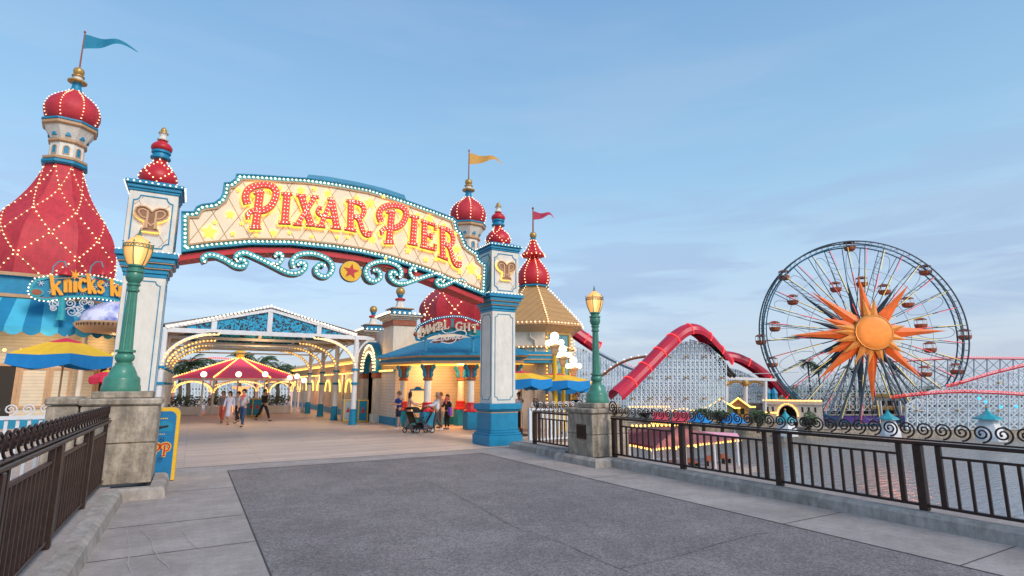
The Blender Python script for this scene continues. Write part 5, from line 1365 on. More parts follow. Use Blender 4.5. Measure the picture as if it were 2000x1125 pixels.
scr = [[(985,770),(1020,745),(1060,700),(1110,655),(1120,675),(1080,715),(1040,745),(1090,738),(1130,735)],
       [(1165,695),(1145,700),(1138,725),(1155,738),(1175,722),(1172,698),(1190,706)],
       [(1200,690),(1195,720),(1205,732),(1225,722),(1238,688),(1232,722),(1245,728)],
       [(1255,722),(1268,685),(1262,712),(1285,683),(1298,690),(1290,718),(1305,722)],
       [(1345,680),(1322,680),(1312,702),(1330,712),(1348,692),(1350,680),(1338,730),(1300,765),(1230,778),(1170,765),(1130,760)],
       [(1362,702),(1388,690),(1392,675),(1375,672),(1362,692),(1372,712),(1410,708),(1460,680),(1482,650),(1470,620),(1420,600),(1350,608),(1280,632),(1210,640),(1160,615),(1145,580),(1170,548)]]
sm = MB()
for pth in scr: sm.tube([FL.p(*Lp(*q, .16), .16) for q in crom(pth, 4)], .024, 5)
sm.build('script_lettering', WHITE, ls)
MB().prism(FL, [Lp(*q) for q in [(1000,760),(1120,700),(1420,680),(1440,720),(1300,760),(1050,775)]], .0, .03).build('script_backing', BROWN, ls)
for (a, b) in [(920, 880), (1570, 900)]: MB().bar(FL.p(*Lp(a, 690), -.05), FL.p(*Lp(a, b), -.05), .09).build('sign_post', TEAL, ls)

# ---------------------------------------------------------------- golden roofed corner tower
cx, cy = 15.1, 24.0; rt = math.radians(-122.2+14.7)
ct = thing('corner_tower', 'octagonal cream tower with golden brown roof, red onion and red pennant', 'tower', (cx, cy, 0))
rings([(2.1,0),(2.1,5.0)], (cx,cy), 8, rt).build('wall', CREAM, ct)
rings([(2.2,3.72),(2.24,3.74),(2.24,3.82),(2.1,3.84)], (cx,cy), 8, rt).build('string_course', TAN, ct)
rings([(2.12,4.5),(2.3,4.66),(2.5,4.78),(2.66,4.82),(2.66,4.98),(2.5,5.03)], (cx,cy), 8, rt).build('eave', TAN, ct)
RS = stripes('golden seam roof', (0.46,0.26,0.10), (0.24,0.13,0.05), 'Y', 1.3)
rings([(2.62,5.0),(2.18,5.47),(1.68,6.0),(1.12,6.57),(0.74,6.92),(0.72,7.0)], (cx,cy), 8, rt).build('roof', RS, ct)
rings([(.78,6.98),(.85,7.0),(.85,7.06),(.7,7.1)], (cx,cy), 8, rt).build('onion_base', TEAL, ct)
pr = [(r, z) for r, z in crom([(.66,7.06),(.80,7.2),(.86,7.45),(.82,7.75),(.62,8.1),(.38,8.42),(.26,8.62)], 3)]
MB().lathe(pr, (cx,cy,0), 22).build('onion', RED, ct, smooth=True)
MB().lathe([(.36,8.6),(.62,8.68),(.64,8.76),(.4,9.0),(.22,9.35),(.14,9.6)], (cx,cy,0), 8, rot=rt).build('upper_cone', RED, ct)
MB().lathe([(.14,9.58),(.18,9.64),(.1,9.7)], (cx,cy,0), 10).build('neck', TEAL, ct); MB().sphere((cx,cy,9.85), .19, 12, 8).build('gold_ball', GOLD, ct, smooth=True)
flag(ct, (cx, cy), 9.95, 11.35, 1.25, .48, FLR)
bl = []; 
for k in range(8):
    a = rt+2*PI*k/8; a2 = rt+2*PI*(k+1)/8
    bl += resample([(cx+(r+.05)*math.cos(a), cy+(r+.05)*math.sin(a), z+.05) for r, z in [(2.62,5.0),(2.18,5.47),(1.68,6.0),(1.12,6.57),(0.74,6.92)]], .17)
    bl += resample([(cx+(r+.03)*math.cos(a), cy+(r+.03)*math.sin(a), z) for r, z in pr], .17)
    bl += seg3((cx+2.72*math.cos(a), cy+2.72*math.sin(a), 4.93), (cx+2.72*math.cos(a2), cy+2.72*math.sin(a2), 4.93), .2)
    bl += seg3((cx+2.26*math.cos(a), cy+2.26*math.sin(a), 3.78), (cx+2.26*math.cos(a2), cy+2.26*math.sin(a2), 3.78), .2)
    bl += seg3((cx+.66*math.cos(a), cy+.66*math.sin(a), 8.72), (cx+.66*math.cos(a2), cy+.66*math.sin(a2), 8.72), .17)
    bl += seg3((cx+.60*math.cos(a), cy+.60*math.sin(a), 8.78), (cx+.16*math.cos(a), cy+.16*math.sin(a), 9.55), .2)
bulbs(bl, .034, BULB, ct, 'roof_light_string')
for k in (0, 1):
    a = rt+2*PI*(k+.5)/8; nn = V((math.cos(a), math.sin(a), 0)); f = Frame(V((cx,cy,0))+nn*2.1*math.cos(PI/8), (-nn.y, nn.x, 0))
    if k == 1 or True:
        w = MB().prism(f, [(-.66,1.0),(.66,1.0),(.66,4.4),(-.66,4.4)], 0, .02).build('tall_window', GLASSM, ct) if k == 0 else None
        if w:
            MB().ribbon(f, [(-.7,.95),(.7,.95),(.7,4.45),(-.7,4.45)], .12, -.01, .07, closed=True).build('window_frame', GOLD, w)
            mb = MB()
            for x in (-.22,.22): mb.ribbon(f, [(x,1.0),(x,4.4)], .02, .02, .035)
            for z in (2.1,3.25): mb.ribbon(f, [(-.66,z),(.66,z)], .02, .02, .036)
            mb.build('glazing_bars', TEAL, w)
        bulbs([f.p(x, z, .1) for x in (-.78, .78) for z in [1.0+i*.17 for i in range(20)]], .035, BULBY, ct, 'corner_light_string')
dp = MB(); aL = rt+2*PI*(-.5)/8; nn = V((math.cos(aL), math.sin(aL), 0)); f = Frame(V((cx,cy,0))+nn*2.1*math.cos(PI/8), (-nn.y, nn.x, 0))
dp.tube([f.p(.1,4.5,.06), f.p(.1,4.25,.08), f.p(.35,4.1,.08), f.p(.35,.4,.08)], .045, 6); dp.build('downpipe', CREAM, ct)
# low roof between tower and porch
lr = thing('side_canopy', 'blue roofed side canopy to the right of the gate pillar', 'canopy', (14.5, 21.9, 0))
for i, (m, z0, z1, e) in enumerate([(TEAL,2.98,3.10,0),(TAN,3.10,3.16,.04),(TEAL,3.16,3.30,.02),(TAN,3.30,3.36,.06)]):
    prism_plan(MB(), [(12.6-e,21.6-e),(14.3+e,21.0-e),(15.2+e,21.8),(14.2,23.2),(12.6,23.4)], z0, z1-.003).build(('soffit','moulding','fascia','gutter')[i], m, lr)
prism_plan(MB(), [(12.8,21.8),(14.2,21.2),(15.0,21.9),(14.0,23.0),(12.7,23.2)], 3.36, 3.5).build('roof', TEAL, lr)
for (x, y) in ((14.25, 21.25), (15.0, 21.9)): MB().lathe([(.12,0),(.1,.2),(.09,2.98)], (x,y,0), 10).build('post', CREAM, lr)
# parasols and the yellow globe lamps on the terrace
for i, (u, v, Y, R, lb_) in enumerate([(1018,724,19.2,1.25,'yellow and blue parasol next to the right gate pillar'),(1085,728,19.4,1.45,'yellow and blue parasol below the tall tower window'),(1118,738,21.5,1.5,'yellow and blue parasol behind the right street lamp')]):
    p = PY(u, v, Y); parasol(lb_, (p.x, Y), p.z, p.z-.32, .38, R, 6, .3+i, (CANYEL, CANBLUE, CANRED))
def cluster_lamp(label, x, y, zt):
    t = thing('cluster_lamp', label, 'lamp', (x, y, 0), group='yellow posts with white globe clusters')
    MB().lathe([(.12,0),(.11,.3),(.085,.4),(.08,zt-.75),(.10,zt-.7)], (x,y,0), 12).build('post', YEL, t, smooth=True)
    MB().lathe([(.12,zt-.78),(.16,zt-.7),(.2,zt-.5),(.26,zt-.42),(.26,zt-.36),(.1,zt-.3)], (x,y,0), 4, rot=.3).build('capital', TAN, t)
    MB().sphere((x,y,zt), .18, 16, 10).build('globe', GLOBE, t, smooth=True)
    for k in range(4):
        a = k*PI/2+.5; p = (x+.3*math.cos(a), y+.3*math.sin(a), zt-.26)
        MB().bar((x,y,zt-.45), (p[0],p[1],zt-.36), .03).build('arm', YEL, t); MB().sphere(p, .125, 14, 9).build('globe', GLOBE, t, smooth=True)
for (u, v, Y, lb_) in [(1083,657,18.6,'tallest yellow post with a cluster of white globes, left of the other two'),(1099,682,20.5,'middle yellow post with a cluster of white globes'),(1120,704,21.5,'lowest yellow post with white globes, beside the right street lamp')]:
    p = PY(u, v, Y); cluster_lamp(lb_, p.x, Y, p.z)
# rubbish bins on the plaza
def plaza_bin(label, u, v, w=0.6, h=1.15, m=TEAL):
    p = G(u, v); t = thing('plaza_bin', label, 'litter bin', (p.x, p.y, 0), group='blue bins on the boardwalk')
    MB().bbox(p.x-w/2, p.x+w/2, p.y-.3, p.y+.3, .03, h, .05).build('body', m, t)
    f = Frame((p.x, p.y-.3, 0), (1,0,0)); MB().ribbon(f, [(-w/2+.03,.05),(w/2-.03,.05),(w/2-.03,h-.04),(-w/2+.03,h-.04)], .06, 0, .02, closed=True).build('rim', YEL, t)
    MB().prism(f, [(-.12,.5),(.12,.5),(0,.8)], .002, .012).build('emblem', EMC, t)
plaza_bin('blue bin with yellow rim, left of a pair behind the man in the grey shirt', 488, 813.5)
plaza_bin('blue bin with yellow rim, right of a pair behind the man in the grey shirt', 500, 813.5)
plaza_bin('dark blue bin beside the right canopy post', 705, 824, .55, 1.2, TEAL)
plaza_bin('grey green bin just behind the right canopy post', 676, 823, .5, 1.2, STEELD)
# ================================================================ ROLLER COASTER
def arch_tube(t, path, rad, name='track_tube', step_ring=3, ringm=BULBR):
    "open-bottomed octagonal tube shell with lit ribs"
    pts = [V(p) for p in path]; n = len(pts); m = 9; vs = []
    fr_ = []
    for i, p in enumerate(pts):
        d = (pts[min(i+1, n-1)]-pts[max(i-1, 0)]).normalized(); s = d.cross(V((0,0,1))).normalized(); u = s.cross(d).normalized(); fr_.append((d, s, u))
        for k in range(m):
            a = math.radians(-25+230*k/(m-1)); vs.append(p+s*(rad*math.cos(a))+u*(rad*math.sin(a)))
        for k in range(m):
            a = math.radians(-25+230*k/(m-1)); vs.append(p+s*(rad*.93*math.cos(a))+u*(rad*.93*math.sin(a)))
    fs = []
    for i in range(n-1):
        for k in range(m-1):
            a = i*2*m+k; b = (i+1)*2*m+k; fs.append((a, a+1, b+1, b)); fs.append((a+m, b+m, b+m+1, a+m+1))
        for k in (0, m-1): a = i*2*m+k; b = (i+1)*2*m+k; fs.append((a, b, b+m, a+m))
    for i in (0, n-1): fs += [(i*2*m+k, i*2*m+k+1, i*2*m+m+k+1, i*2*m+m+k) for k in range(m-1)]
    o = MB().add(vs, fs).build(name, TUBE, t)
    rs = resample([tuple(p) for p in pts], step_ring)
    for q in rs[1:]:
        j = min(range(n), key=lambda i: (pts[i]-V(q)).length); d, s, u = fr_[j]
        MB().tube([V(q)+s*(rad*1.04*math.cos(math.radians(-25+230*k/12)))+u*(rad*1.04*math.sin(math.radians(-25+230*k/12))) for k in range(13)], .09, 4).build('light_ring', BULBR, o)
    return o
co = thing('roller_coaster', 'red tubed roller coaster hill on pale blue lattice rising behind the right stone pier', 'roller coaster', DP(1330, 800, 85))
D0 = 84
pp = [DP(u, v, d) for u, v, d in crom([(1202,776,76),(1228,752,78),(1262,719,80),(1296,684,82),(1322,659,84),(1342,648,85),(1360,648,85.5),(1378,661,86.5),(1400,686,88),(1418,708,90)], 5)]
arch_tube(co, pp, 1.18, step_ring=3.5)
pp2 = [DP(u, v, d) for u, v, d in crom([(1412,697,100),(1440,702,100),(1470,718,100),(1500,741,100),(1530,775,100)], 5)]
arch_tube(co, pp2, 1.15, step_ring=4)
sw_ = MB()
pd = [DP(u, v, 89) for u, v in crom([(1385,668),(1400,690),(1418,722),(1432,735)], 4)]
for k in (-1, 1): sw_.tube([p+V((.5*k, 0, 0)) for p in pd], .35, 6)
sw_.build('dark_track', DARK, co)
def lattice(t, name, u0, u1, vtop, vbot, depth, nx, ny, w, m, rows=2, dr=3.0, boss=None):
    mb = MB(); bm_ = MB(); rnd = random.Random(int(u0*7+depth))
    for r in range(rows):
        d = depth+r*dr; off = r*(u1-u0)/nx*.5
        cols = []
        for i in range(nx+1):
            u = u0+(u1-u0)*i/nx+(off if i < nx else 0); vt = vtop(u); vb = vbot(u) if callable(vbot) else vbot
            ch = (vbot(u0) if callable(vbot) else vbot); 
            cell = ny; k = 0; col = []
            v = vb
            while v > vt+cell*.4: col.append((u, v)); v -= cell
            col.append((u, vt)); cols.append(col)
        for i, col in enumerate(cols):
            P = [DP(a, b, d) for a, b in col]
            mb.bar(P[0], P[-1], w*1.2)
            if i+1 < len(cols):
                c2 = cols[i+1]; Q = [DP(a, b, d) for a, b in c2]; q = min(len(P), len(Q))
                for k in range(q):
                    mb.bar(P[k], Q[k], w*.6)
                    if k+1 < q:
                        mb.bar(P[k], Q[k+1], w*.75)
                        mb.bar(Q[k], P[k+1], w*.75)
                if len(P) > q: mb.bar(P[-1], Q[-1], w)
        for i in range(1, nx, 4):
            for k in range(2, len(cols[i]), 3):
                p = DP(*cols[i][k], d-.3); bm_.sphere(p, .2, 6, 4)
    o = mb.build(name, m, t)
    if boss: bm_.build('gold_bosses', boss, o)['kind'] = 'stuff'
    return o
def interp(tab):
    def f(u):
        if u <= tab[0][0]: return tab[0][1]
        for (a, va), (b, vb) in zip(tab[:-1], tab[1:]):
            if a <= u <= b: return va+(vb-va)*(u-a)/(b-a)
        return tab[-1][1]
    return f
top1 = interp([(1222,775),(1262,738),(1300,700),(1330,670),(1350,664),(1380,672),(1400,690),(1425,715),(1440,724),(1500,748)])
lattice(co, 'support_lattice', 1226, 1418, top1, 805, 87, 22, 13.5, .15, STEEL, 3, 3.0, GOLD)
lattice(co, 'support_lattice', 1400, 1500, interp([(1400,715),(1440,722),(1500,750)]), 800, 101, 11, 13, .13, STEEL, 2, 3.0, GOLD)
# the run of lattice behind the lamp with its tube and lit track
c2 = thing('coaster_lattice', 'pale lattice hill with a short red tube behind the right street lamp', 'roller coaster', DP(1170, 800, 105))
arch_tube(c2, [DP(u, v, 100) for u, v in crom([(1040,598),(1075,620),(1105,640),(1125,654),(1145,668),(1166,682)], 4)], 1.5, step_ring=3)
lattice(c2, 'support_lattice', 1040, 1240, interp([(1040,628),(1112,672),(1165,694),(1215,712),(1240,730)]), 800, 104, 18, 14, .14, STEEL, 2, 3.0, GOLD)
tr_ = MB(); bl = []
tk = [DP(u, v, 103) for u, v in crom([(1160,684),(1190,700),(1215,712),(1240,722)], 4)]
tr_.tube(tk, .35, 4); tr_.build('track', STEELD, c2); bulbs([V(q)+V((0,0,.5)) for q in resample([tuple(p) for p in tk], .6)][10:], .16, BULBR, c2, 'track_lights')
tk = [DP(u, v, 96) for u, v in crom([(1170,738),(1200,716),(1230,702),(1262,696)], 4)]
MB().tube(tk, .22, 4).build('track', BROWN, c2); bulbs([V(q)+V((0,0,.35)) for q in resample([tuple(p) for p in tk], 1.3)], .15, BULBW, c2, 'track_lights')
# lattice glimpsed beyond the pavilion
c3 = thing('coaster_hill', 'pale steel coaster lattice low behind the red pavilion', 'roller coaster', DP(470, 800, 70))
lattice(c3, 'support_lattice', 318, 640, interp([(318,735),(480,748),(640,742)]), 800, 70, 26, 16, .12, STEEL, 2, 3.0)
bl = [DP(320+i*4.2, 702+3*math.sin(i*.2), 72) for i in range(32)]+[DP(545+i*3.4, 742+i*.1, 70) for i in range(28)]
MB().tube([DP(318,705,72.3), DP(380,702,72.3), DP(452,706,72.3)], .12, 4).build('track', STEELD, c3)
bulbs(bl, .13, BULBR, c3, 'track_lights')
# arcade viaduct
ar = thing('viaduct', 'white and gold arcade carrying track between the coaster hill and the wheel', 'viaduct', DP(1440, 800, 92))
DA = 92
MB().bar(DP(1385,737,DA), DP(1515,742,DA), .5, .45).build('deck', WHITE, ar)
MB().bar(DP(1385,733,DA), DP(1560,727,DA+2), .12, .12).build('handrail', STEELD, ar)
for u in (1380, 1418, 1456, 1494):
    MB().bar(DP(u,806,DA), DP(u,744,DA), .75, .75, 8).build('pier', WHITE, ar)
    if u < 1490:
        mb = MB(); mb.tube([DP(u+19-18*math.cos(PI*k/12), 760-15*math.sin(PI*k/12), DA) for k in range(13)], .22, 5); mb.build('arch', GOLD, ar)
        MB().sphere(DP(u, 748, DA-.3), .55, 8, 5).build('boss', GOLD, ar)
# ---------------------------------------------------------------- right hand lattice
c4 = thing('coaster_structure', 'grey white coaster scaffold with red lit tracks at the right edge', 'roller coaster', DP(1940, 800, 88))
lattice(c4, 'support_lattice', 1770, 2030, interp([(1770,790),(1820,762),(1880,748),(1940,732),(2030,712)]), 838, 84, 13, 18, .19, STEEL, 2, 3.5, GOLD)
lattice(c4, 'upper_lattice', 1800, 2030, interp([(1800,704),(1860,701),(2030,701)]), 775, 100, 9, 17, .13, STEELD, 1, 3.5)
for (tab, d, rr) in (([(1690,708),(1760,706),(1860,701),(1940,701),(2030,702)], 99, .13), ([(1850,756),(1880,748),(1930,733),(1965,724),(2030,708)], 83, .14), ([(1742,778),(1790,772),(1860,767),(1930,768),(2030,774)], 82, .14)):
    tk = [DP(u, v, d) for u, v in crom(tab, 6)]
    MB().tube(tk, .11, 4).build('track', RED, c4)
    bulbs([V(q)+V((0,0,.3)) for q in resample([tuple(p) for p in tk], .42)], rr, BULBR, c4, 'track_lights')
CY2 = emis('cyan floodlight', (0.05, 0.55, 1.0), 1.2)
for (u, v) in ((1925,785),(1955,795),(1985,794),(1912,778)): MB().sphere(DP(u, v, 82), .22, 8, 5).build('floodlight', CY2, c4)

lattice(c4, 'distant_lattice', 1560, 1800, interp([(1560,745),(1640,728),(1720,712),(1800,704)]), 802, 110, 17, 15, .12, STEEL, 2, 3.0)
# ================================================================ BIG WHEEL
WD = 95.0; wc = DP(1680, 651, WD)
ac = math.atan2(-wc.y, -wc.x)+math.radians(23); wn = V((math.cos(ac), math.sin(ac), 0))
FW = Frame(wc, (-wn.y, wn.x, 0)); WR = 183/1070*WD*1.0
wh = thing('observation_wheel', 'giant wheel with orange sunburst hub and hanging gondolas beyond the water', 'ferris wheel', (wc.x, wc.y, -5.5))
def circ3(r, d, n=96): return [FW.p(r*math.cos(2*PI*i/n), r*math.sin(2*PI*i/n), d) for i in range(n)]
MB().tube(circ3(WR, .85), .13, 6, closed=True).build('outer_rim', WRIM, wh)
MB().tube(circ3(WR, -.85), .13, 6, closed=True).build('rear_outer_rim', WRIM, wh)
MB().tube(circ3(WR*.955, .85), .09, 6, closed=True).build('inner_rim', WBLUE, wh)
MB().tube(circ3(WR*.955, -.95), .13, 6, closed=True).build('rear_inner_rim', WBLUE, wh)
tie = MB()
for i in range(96):
    a = 2*PI*i/96; c, s = math.cos(a), math.sin(a); a2 = 2*PI*(i+1)/96
    tie.bar(FW.p(WR*c, WR*s, .85), FW.p(WR*.955*c, WR*.955*s, .85), .05)
    if i % 2: tie.bar(FW.p(WR*c, WR*s, .85), FW.p(WR*c, WR*s, -.85), .06)
    tie.bar(FW.p(WR*c, WR*s, -.85), FW.p(WR*.955*math.cos(a2), WR*.955*math.sin(a2), -.85), .04)
tie.build('rim_ties', WRIM, wh)['kind'] = 'stuff'
for i in range(32):
    a = 2*PI*(i+.35)/32; c, s = math.cos(a), math.sin(a); m_ = MB()
    m_.bar(FW.p(3.2*c, 3.2*s, 1.6), FW.p(WR*.955*c, WR*.955*s, .85), .10)
    m_.bar(FW.p(3.2*c, 3.2*s, -1.8), FW.p(WR*.955*c, WR*.955*s, -.95), .10)
    if i % 3 == 0:
        for k in range(6, 15): 
            r0 = WR*k/15.5; r1 = WR*(k+1)/15.5; m_.bar(FW.p(r0*c, r0*s, 1.2), FW.p(r1*c, r1*s, -1.4), .06)
    sp = m_.build('spoke', WRIM, wh)
    for (f0, f1, mm) in ((.20,.42,WNY),(.46,.66,NEONR),(.70,.93,WNY)) if i % 2 == 0 else ((.20,.40,NEONR),(.44,.70,WNY),(.74,.93,NEONR)):
        MB().bar(FW.p(WR*f0*c, WR*f0*s, 1.75), FW.p(WR*f1*c, WR*f1*s, 1.35), .055).build('neon_tube', mm, sp)
loop = MB(); 
for i in range(16):
    a = 2*PI*i/16; c, s = math.cos(a), math.sin(a)
    pts = [(.52,0),(.60,.14),(.72,.17),(.86,.10),(.9,0),(.86,-.10),(.72,-.17),(.60,-.14)]
    q = [(WR*r*math.cos(a+b*.55), WR*r*math.sin(a+b*.55)) for r, b in pts]
    q = crom(q, 4, closed=True); loop.tube([FW.p(x, z, 0) for x, z in q], .05, 4, closed=True)
loop.tube(circ3(WR*.50, -.2, 64), .05, 4, closed=True); loop.tube(circ3(WR*.72, -.6, 64), .04, 4, closed=True)
loop.build('gondola_loops', STEELD, wh)
px = lambda u, v, d=0.0: FW.uv(u, v, d)
# sunburst
cx_, cz_ = px(1704, 650, 2.2)
def spike(tip, w, base_r, d, m, name='sunburst_ray', th=.55):
    dx, dz = tip[0]-cx_, tip[1]-cz_; l = math.hypot(dx, dz); dx /= l; dz /= l; nx, nz = -dz, dx
    b = (cx_+dx*base_r, cz_+dz*base_r)
    A = FW.p(b[0]+nx*w, b[1]+nz*w, d); B = FW.p(b[0]-nx*w, b[1]-nz*w, d); Cc = FW.p(b[0]+dx*.2, b[1]+dz*.2, d+th); T = FW.p(tip[0], tip[1], d)
    E = FW.p(b[0], b[1], d-th)
    MB().add([A, Cc, B, T, E], [(0,3,1),(1,3,2),(2,3,4),(4,3,0),(0,1,2,4)]).build(name, m, wh)
LONG = [(1676,538),(1584,569),(1543,655),(1606,621),(1597,742),(1612,693),(1704,790),(1803,742),(1850,646),(1775,556)]
SHORT = [(1684,582),(1707,583),(1626,635),(1630,668),(1646,690),(1668,712),(1692,722),(1726,716),(1766,690),(1772,664),(1768,636),(1628,648)]
for q in LONG:
    x, z = px(*q, 1.8); spike((x, z), 1.2, 1.9, 1.8, ORANGE)
    x, z = px(*q, -2.2); 
    dx, dz = x-px(1704,650,-2.2)[0], z-px(1704,650,-2.2)[1]
    spike((cx_+dx*.98, cz_+dz*.98), .8, 2.0, -2.4, WRIM, 'rear_ray', .3)
for q in SHORT:
    x, z = px(*q, 2.4); spike((x, z), .95, 1.7, 2.5, ORANGE2, 'short_ray', .45)
hb = MB(); prf = [(0.0,0),(2.95,0),(3.05,.2),(2.8,.42),(2.1,.6),(1.1,.72),(0.02,.76)]
vs = []; nn = 40
for r, h in prf:
    for j in range(nn): a = 2*PI*j/nn; vs.append(FW.p(cx_+r*math.cos(a), cz_+r*math.sin(a), 2.5+h))
hb.add(vs, [(i*nn+j, i*nn+(j+1)%nn, (i+1)*nn+(j+1)%nn, (i+1)*nn+j) for i in range(len(prf)-1) for j in range(nn)])
hb.build('hub_disc', ORANGE2, wh, smooth=True)
MB().tube([FW.p(cx_+2.85*math.cos(2*PI*i/48), cz_+2.85*math.sin(2*PI*i/48), 2.9) for i in range(48)], .12, 6, closed=True).build('hub_ring', GOLD, wh)
MB().bar(FW.p(0,0,2.6), FW.p(0,0,-4.5), 1.4, 1.4, 12).build('axle', WRIM, wh)
# legs
for (u0, u1, d) in ((1690,1622,3.4),(1682,1606,-3.6),(1700,1668,3.6),(1716,1762,3.4),(1728,1792,3.6),(1738,1846,-3.8),(1696,1640,-3.4),(1712,1810,-3.6)):
    x0, z0 = px(u0, 692, d*.5); x1, z1 = px(u1, 852, d)
    MB().bar(FW.p(cx_+(x0-cx_)*.4, cz_-.5, d*.55), FW.p(x1, z1, d*1.3), .36, .36, 8).build('leg', WRIM if d > 0 else STEELD, wh)
gs = None
for (u, v) in [(1659,480),(1531,537),(1548,585),(1632,560),(1683,550),(1727,565),(1807,527),(1773,590),(1798,631),(1513,637),(1486,663),(1508,707),(1816,678),(1884,653),(1807,725),(1552,790),(1868,720)]:
    x, z = px(u, v, 0); g = MB(); P = FW.p(x, z, 0)
    r = MB().lathe([(.9,.55),(.95,.6),(.5,.85),(.06,.95)], tuple(P), 10); 
    gd = r.build('gondola', BROWN, wh)
    MB().lathe([(.55,-.95),(.85,-.75),(.95,-.35),(.95,-.2)], tuple(P), 10).build('basket', BROWN, gd)
    mb = MB()
    for k in range(6): a = k*PI/3; mb.bar((P.x+.9*math.cos(a), P.y+.9*math.sin(a), P.z-.25), (P.x+.85*math.cos(a), P.y+.85*math.sin(a), P.z+.6), .06)
    for zz in (-.24, .58): mb.tube([(P.x+.88*math.cos(q_*PI/6), P.y+.88*math.sin(q_*PI/6), P.z+zz) for q_ in range(12)], .04, 4, closed=True)
    mb.build('cage', WHITE, gd)

# ================================================================ FAR SHORE
def at_shore(u, d): p = DP(u, 800, d); return p.x, p.y
def facing(u, d):
    x, y = at_shore(u, d); a = math.atan2(-y, -x); n = V((math.cos(a), math.sin(a), 0)); return Frame((x, y, 0), (-n.y, n.x, 0))
def hut(label, name, u, d, v0, v1, vr, w, wallm, roofm, litm, gable=True):
    f = facing(u, d); z0 = DP(u, v0, d).z; z1 = DP(u, v1, d).z; zr_ = DP(u, vr, d).z
    t = thing(name, label, 'building', f.p(0, z0))
    MB().prism(f, [(-w/2,z0),(w/2,z0),(w/2,z1)]+([(0,zr_)] if gable else [])+[(-w/2,z1)], -5, 0).build('wall', wallm, t)
    MB().ribbon(f, [(-w/2-.5,z1-.25),(0,zr_+.15),(w/2+.5,z1-.25)], .25, -5.2, .4).build('roof', roofm, t)
    if litm: MB().tube([f.p(-w/2-1.1,z1-.1,.5), f.p(-w/2-.3,z1-.1,.5), f.p(0,zr_+.3,.5), f.p(w/2+.3,z1-.1,.5), f.p(w/2+1.1,z1-.1,.5)], .13, 5).build('roofline_neon', litm, t)
    for s in (-.18, .18):
        wd = MB().prism(f, [(w*s-.35,z1-1.4),(w*s+.35,z1-1.4),(w*s+.35,z1-.3),(w*s-.35,z1-.3)], .0, .05).build('window', DARK, t)
        MB().ribbon(f, [(w*s-.38,z1-1.4),(w*s+.38,z1-1.4),(w*s+.38,z1-.3),(w*s-.38,z1-.3)], .1, .03, .1, closed=True).build('frame', YEL, wd)
    return t
PALEG = mat('pale green wall', (0.20, 0.30, 0.20), .7); ORW = mat('orange wall', (0.55, 0.26, 0.11), .7); OCH = mat('ochre wall', (0.50, 0.28, 0.08), .7, var=.2); PURP = mat('purple hoarding', (0.10, 0.05, 0.28), .7)
hut('green gabled hut outlined in yellow light, left of the orange one', 'gabled_hut', 1408, 88, 815, 795, 783, 3.6, PALEG, TAN, NEONY)
hut('orange gabled hut outlined in yellow light', 'gabled_hut', 1443, 88, 815, 793, 781, 2.8, ORW, TAN, NEONY)
# cream gatehouse
f = facing(1548, 90); GS = .66; t = thing('gatehouse', 'cream gatehouse with a round arch and rows of yellow bulbs', 'building', f.p(0, -5.4)); zt = DP(1555,778,90).z; zb = DP(1555,836,90).z
_p = f.p; f.p = (lambda x, z, d=0.0: _p(x*GS, z, d))
arch = [(-6.5,zb),(-3.2,zb),(-3.2,zb+2.0)]+[(-1.2-2.0*math.cos(a), zb+2.0+1.6*math.sin(a)) for a in [PI*k/10 for k in range(1,10)]]+[(.8,zb+2.0),(.8,zb),(6.5,zb),(6.5,zt-1.0),(-6.5,zt-1.0)]
MB().prism(f, arch, -3, 0).build('wall', CREAM, t); MB().prism(f, [(-6.7,zt-1.0),(6.7,zt-1.0),(6.7,zt-.5),(-6.7,zt-.5)], -3.1, .2).build('parapet', CREAM, t)
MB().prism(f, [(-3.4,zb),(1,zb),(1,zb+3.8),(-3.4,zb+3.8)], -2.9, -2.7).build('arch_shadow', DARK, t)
bulbs([f.p(x*.3-6.5, zt-.35, .3) for x in range(44)]+[f.p(x*.3-6.5, zt-2.4, .1) for x in range(10)]+[f.p(-1.2-2.3*math.cos(a), zb+2.0+1.9*math.sin(a), .15) for a in [PI*k/18 for k in range(19)]], .14, BULBY, t, 'light_string')
for x in (-5.6,-4.4,2.2,3.6,5.0): MB().prism(f, [(x-.2,zt-2.2),(x+.2,zt-2.2),(x+.2,zt-1.4),(x-.2,zt-1.4)], .0, .04).build('window', DARK, t)
for x in (-5.4, -3.9): MB().lathe([(.5,0),(.5,1.2),(.62,1.25),(.55,1.5),(.3,1.9),(.05,2.2)], tuple(f.p(x, zt-.5, -1.2)), 8).build('turret', TEAL, t)
f.p = _p
# stone bank and promenade wall
f = facing(1300, 96)
def wallstrip(label, u0, u1, v0, v1, d, m, name='quay_wall'):
    A, B = DP(u0, v0, d), DP(u1, v0, d); zt = DP((u0+u1)/2, v1, d).z; t = thing(name, label, 'wall', A); fr_ = Frame((A.x, A.y, 0), (B.x-A.x, B.y-A.y, 0)); L = math.hypot(B.x-A.x, B.y-A.y)
    MB().prism(fr_, [(0,-6.2),(L,-6.2),(L,zt),(0,zt)], -1.5, 0).build('wall', m, t); MB().ribbon(fr_, [(0,zt+.1),(L,zt+.1)], .2, -1.6, .15).build('coping', CONC, t)
    return t, fr_, L, zt
wallstrip('brown stone quay wall below the gabled huts', 1425, 1500, 834, 789, 94, STONE)
wallstrip('long low quay wall along the far shore', 1200, 1530, 833, 824, 86, STONE)
wallstrip('low quay wall below the wheel', 1530, 2060, 846, 838, 84, STONE)
t, fr_, L, zt = wallstrip('purple hoarding behind the wheel legs', 1580, 1770, 840, 812, 104, PURP, 'hoarding')
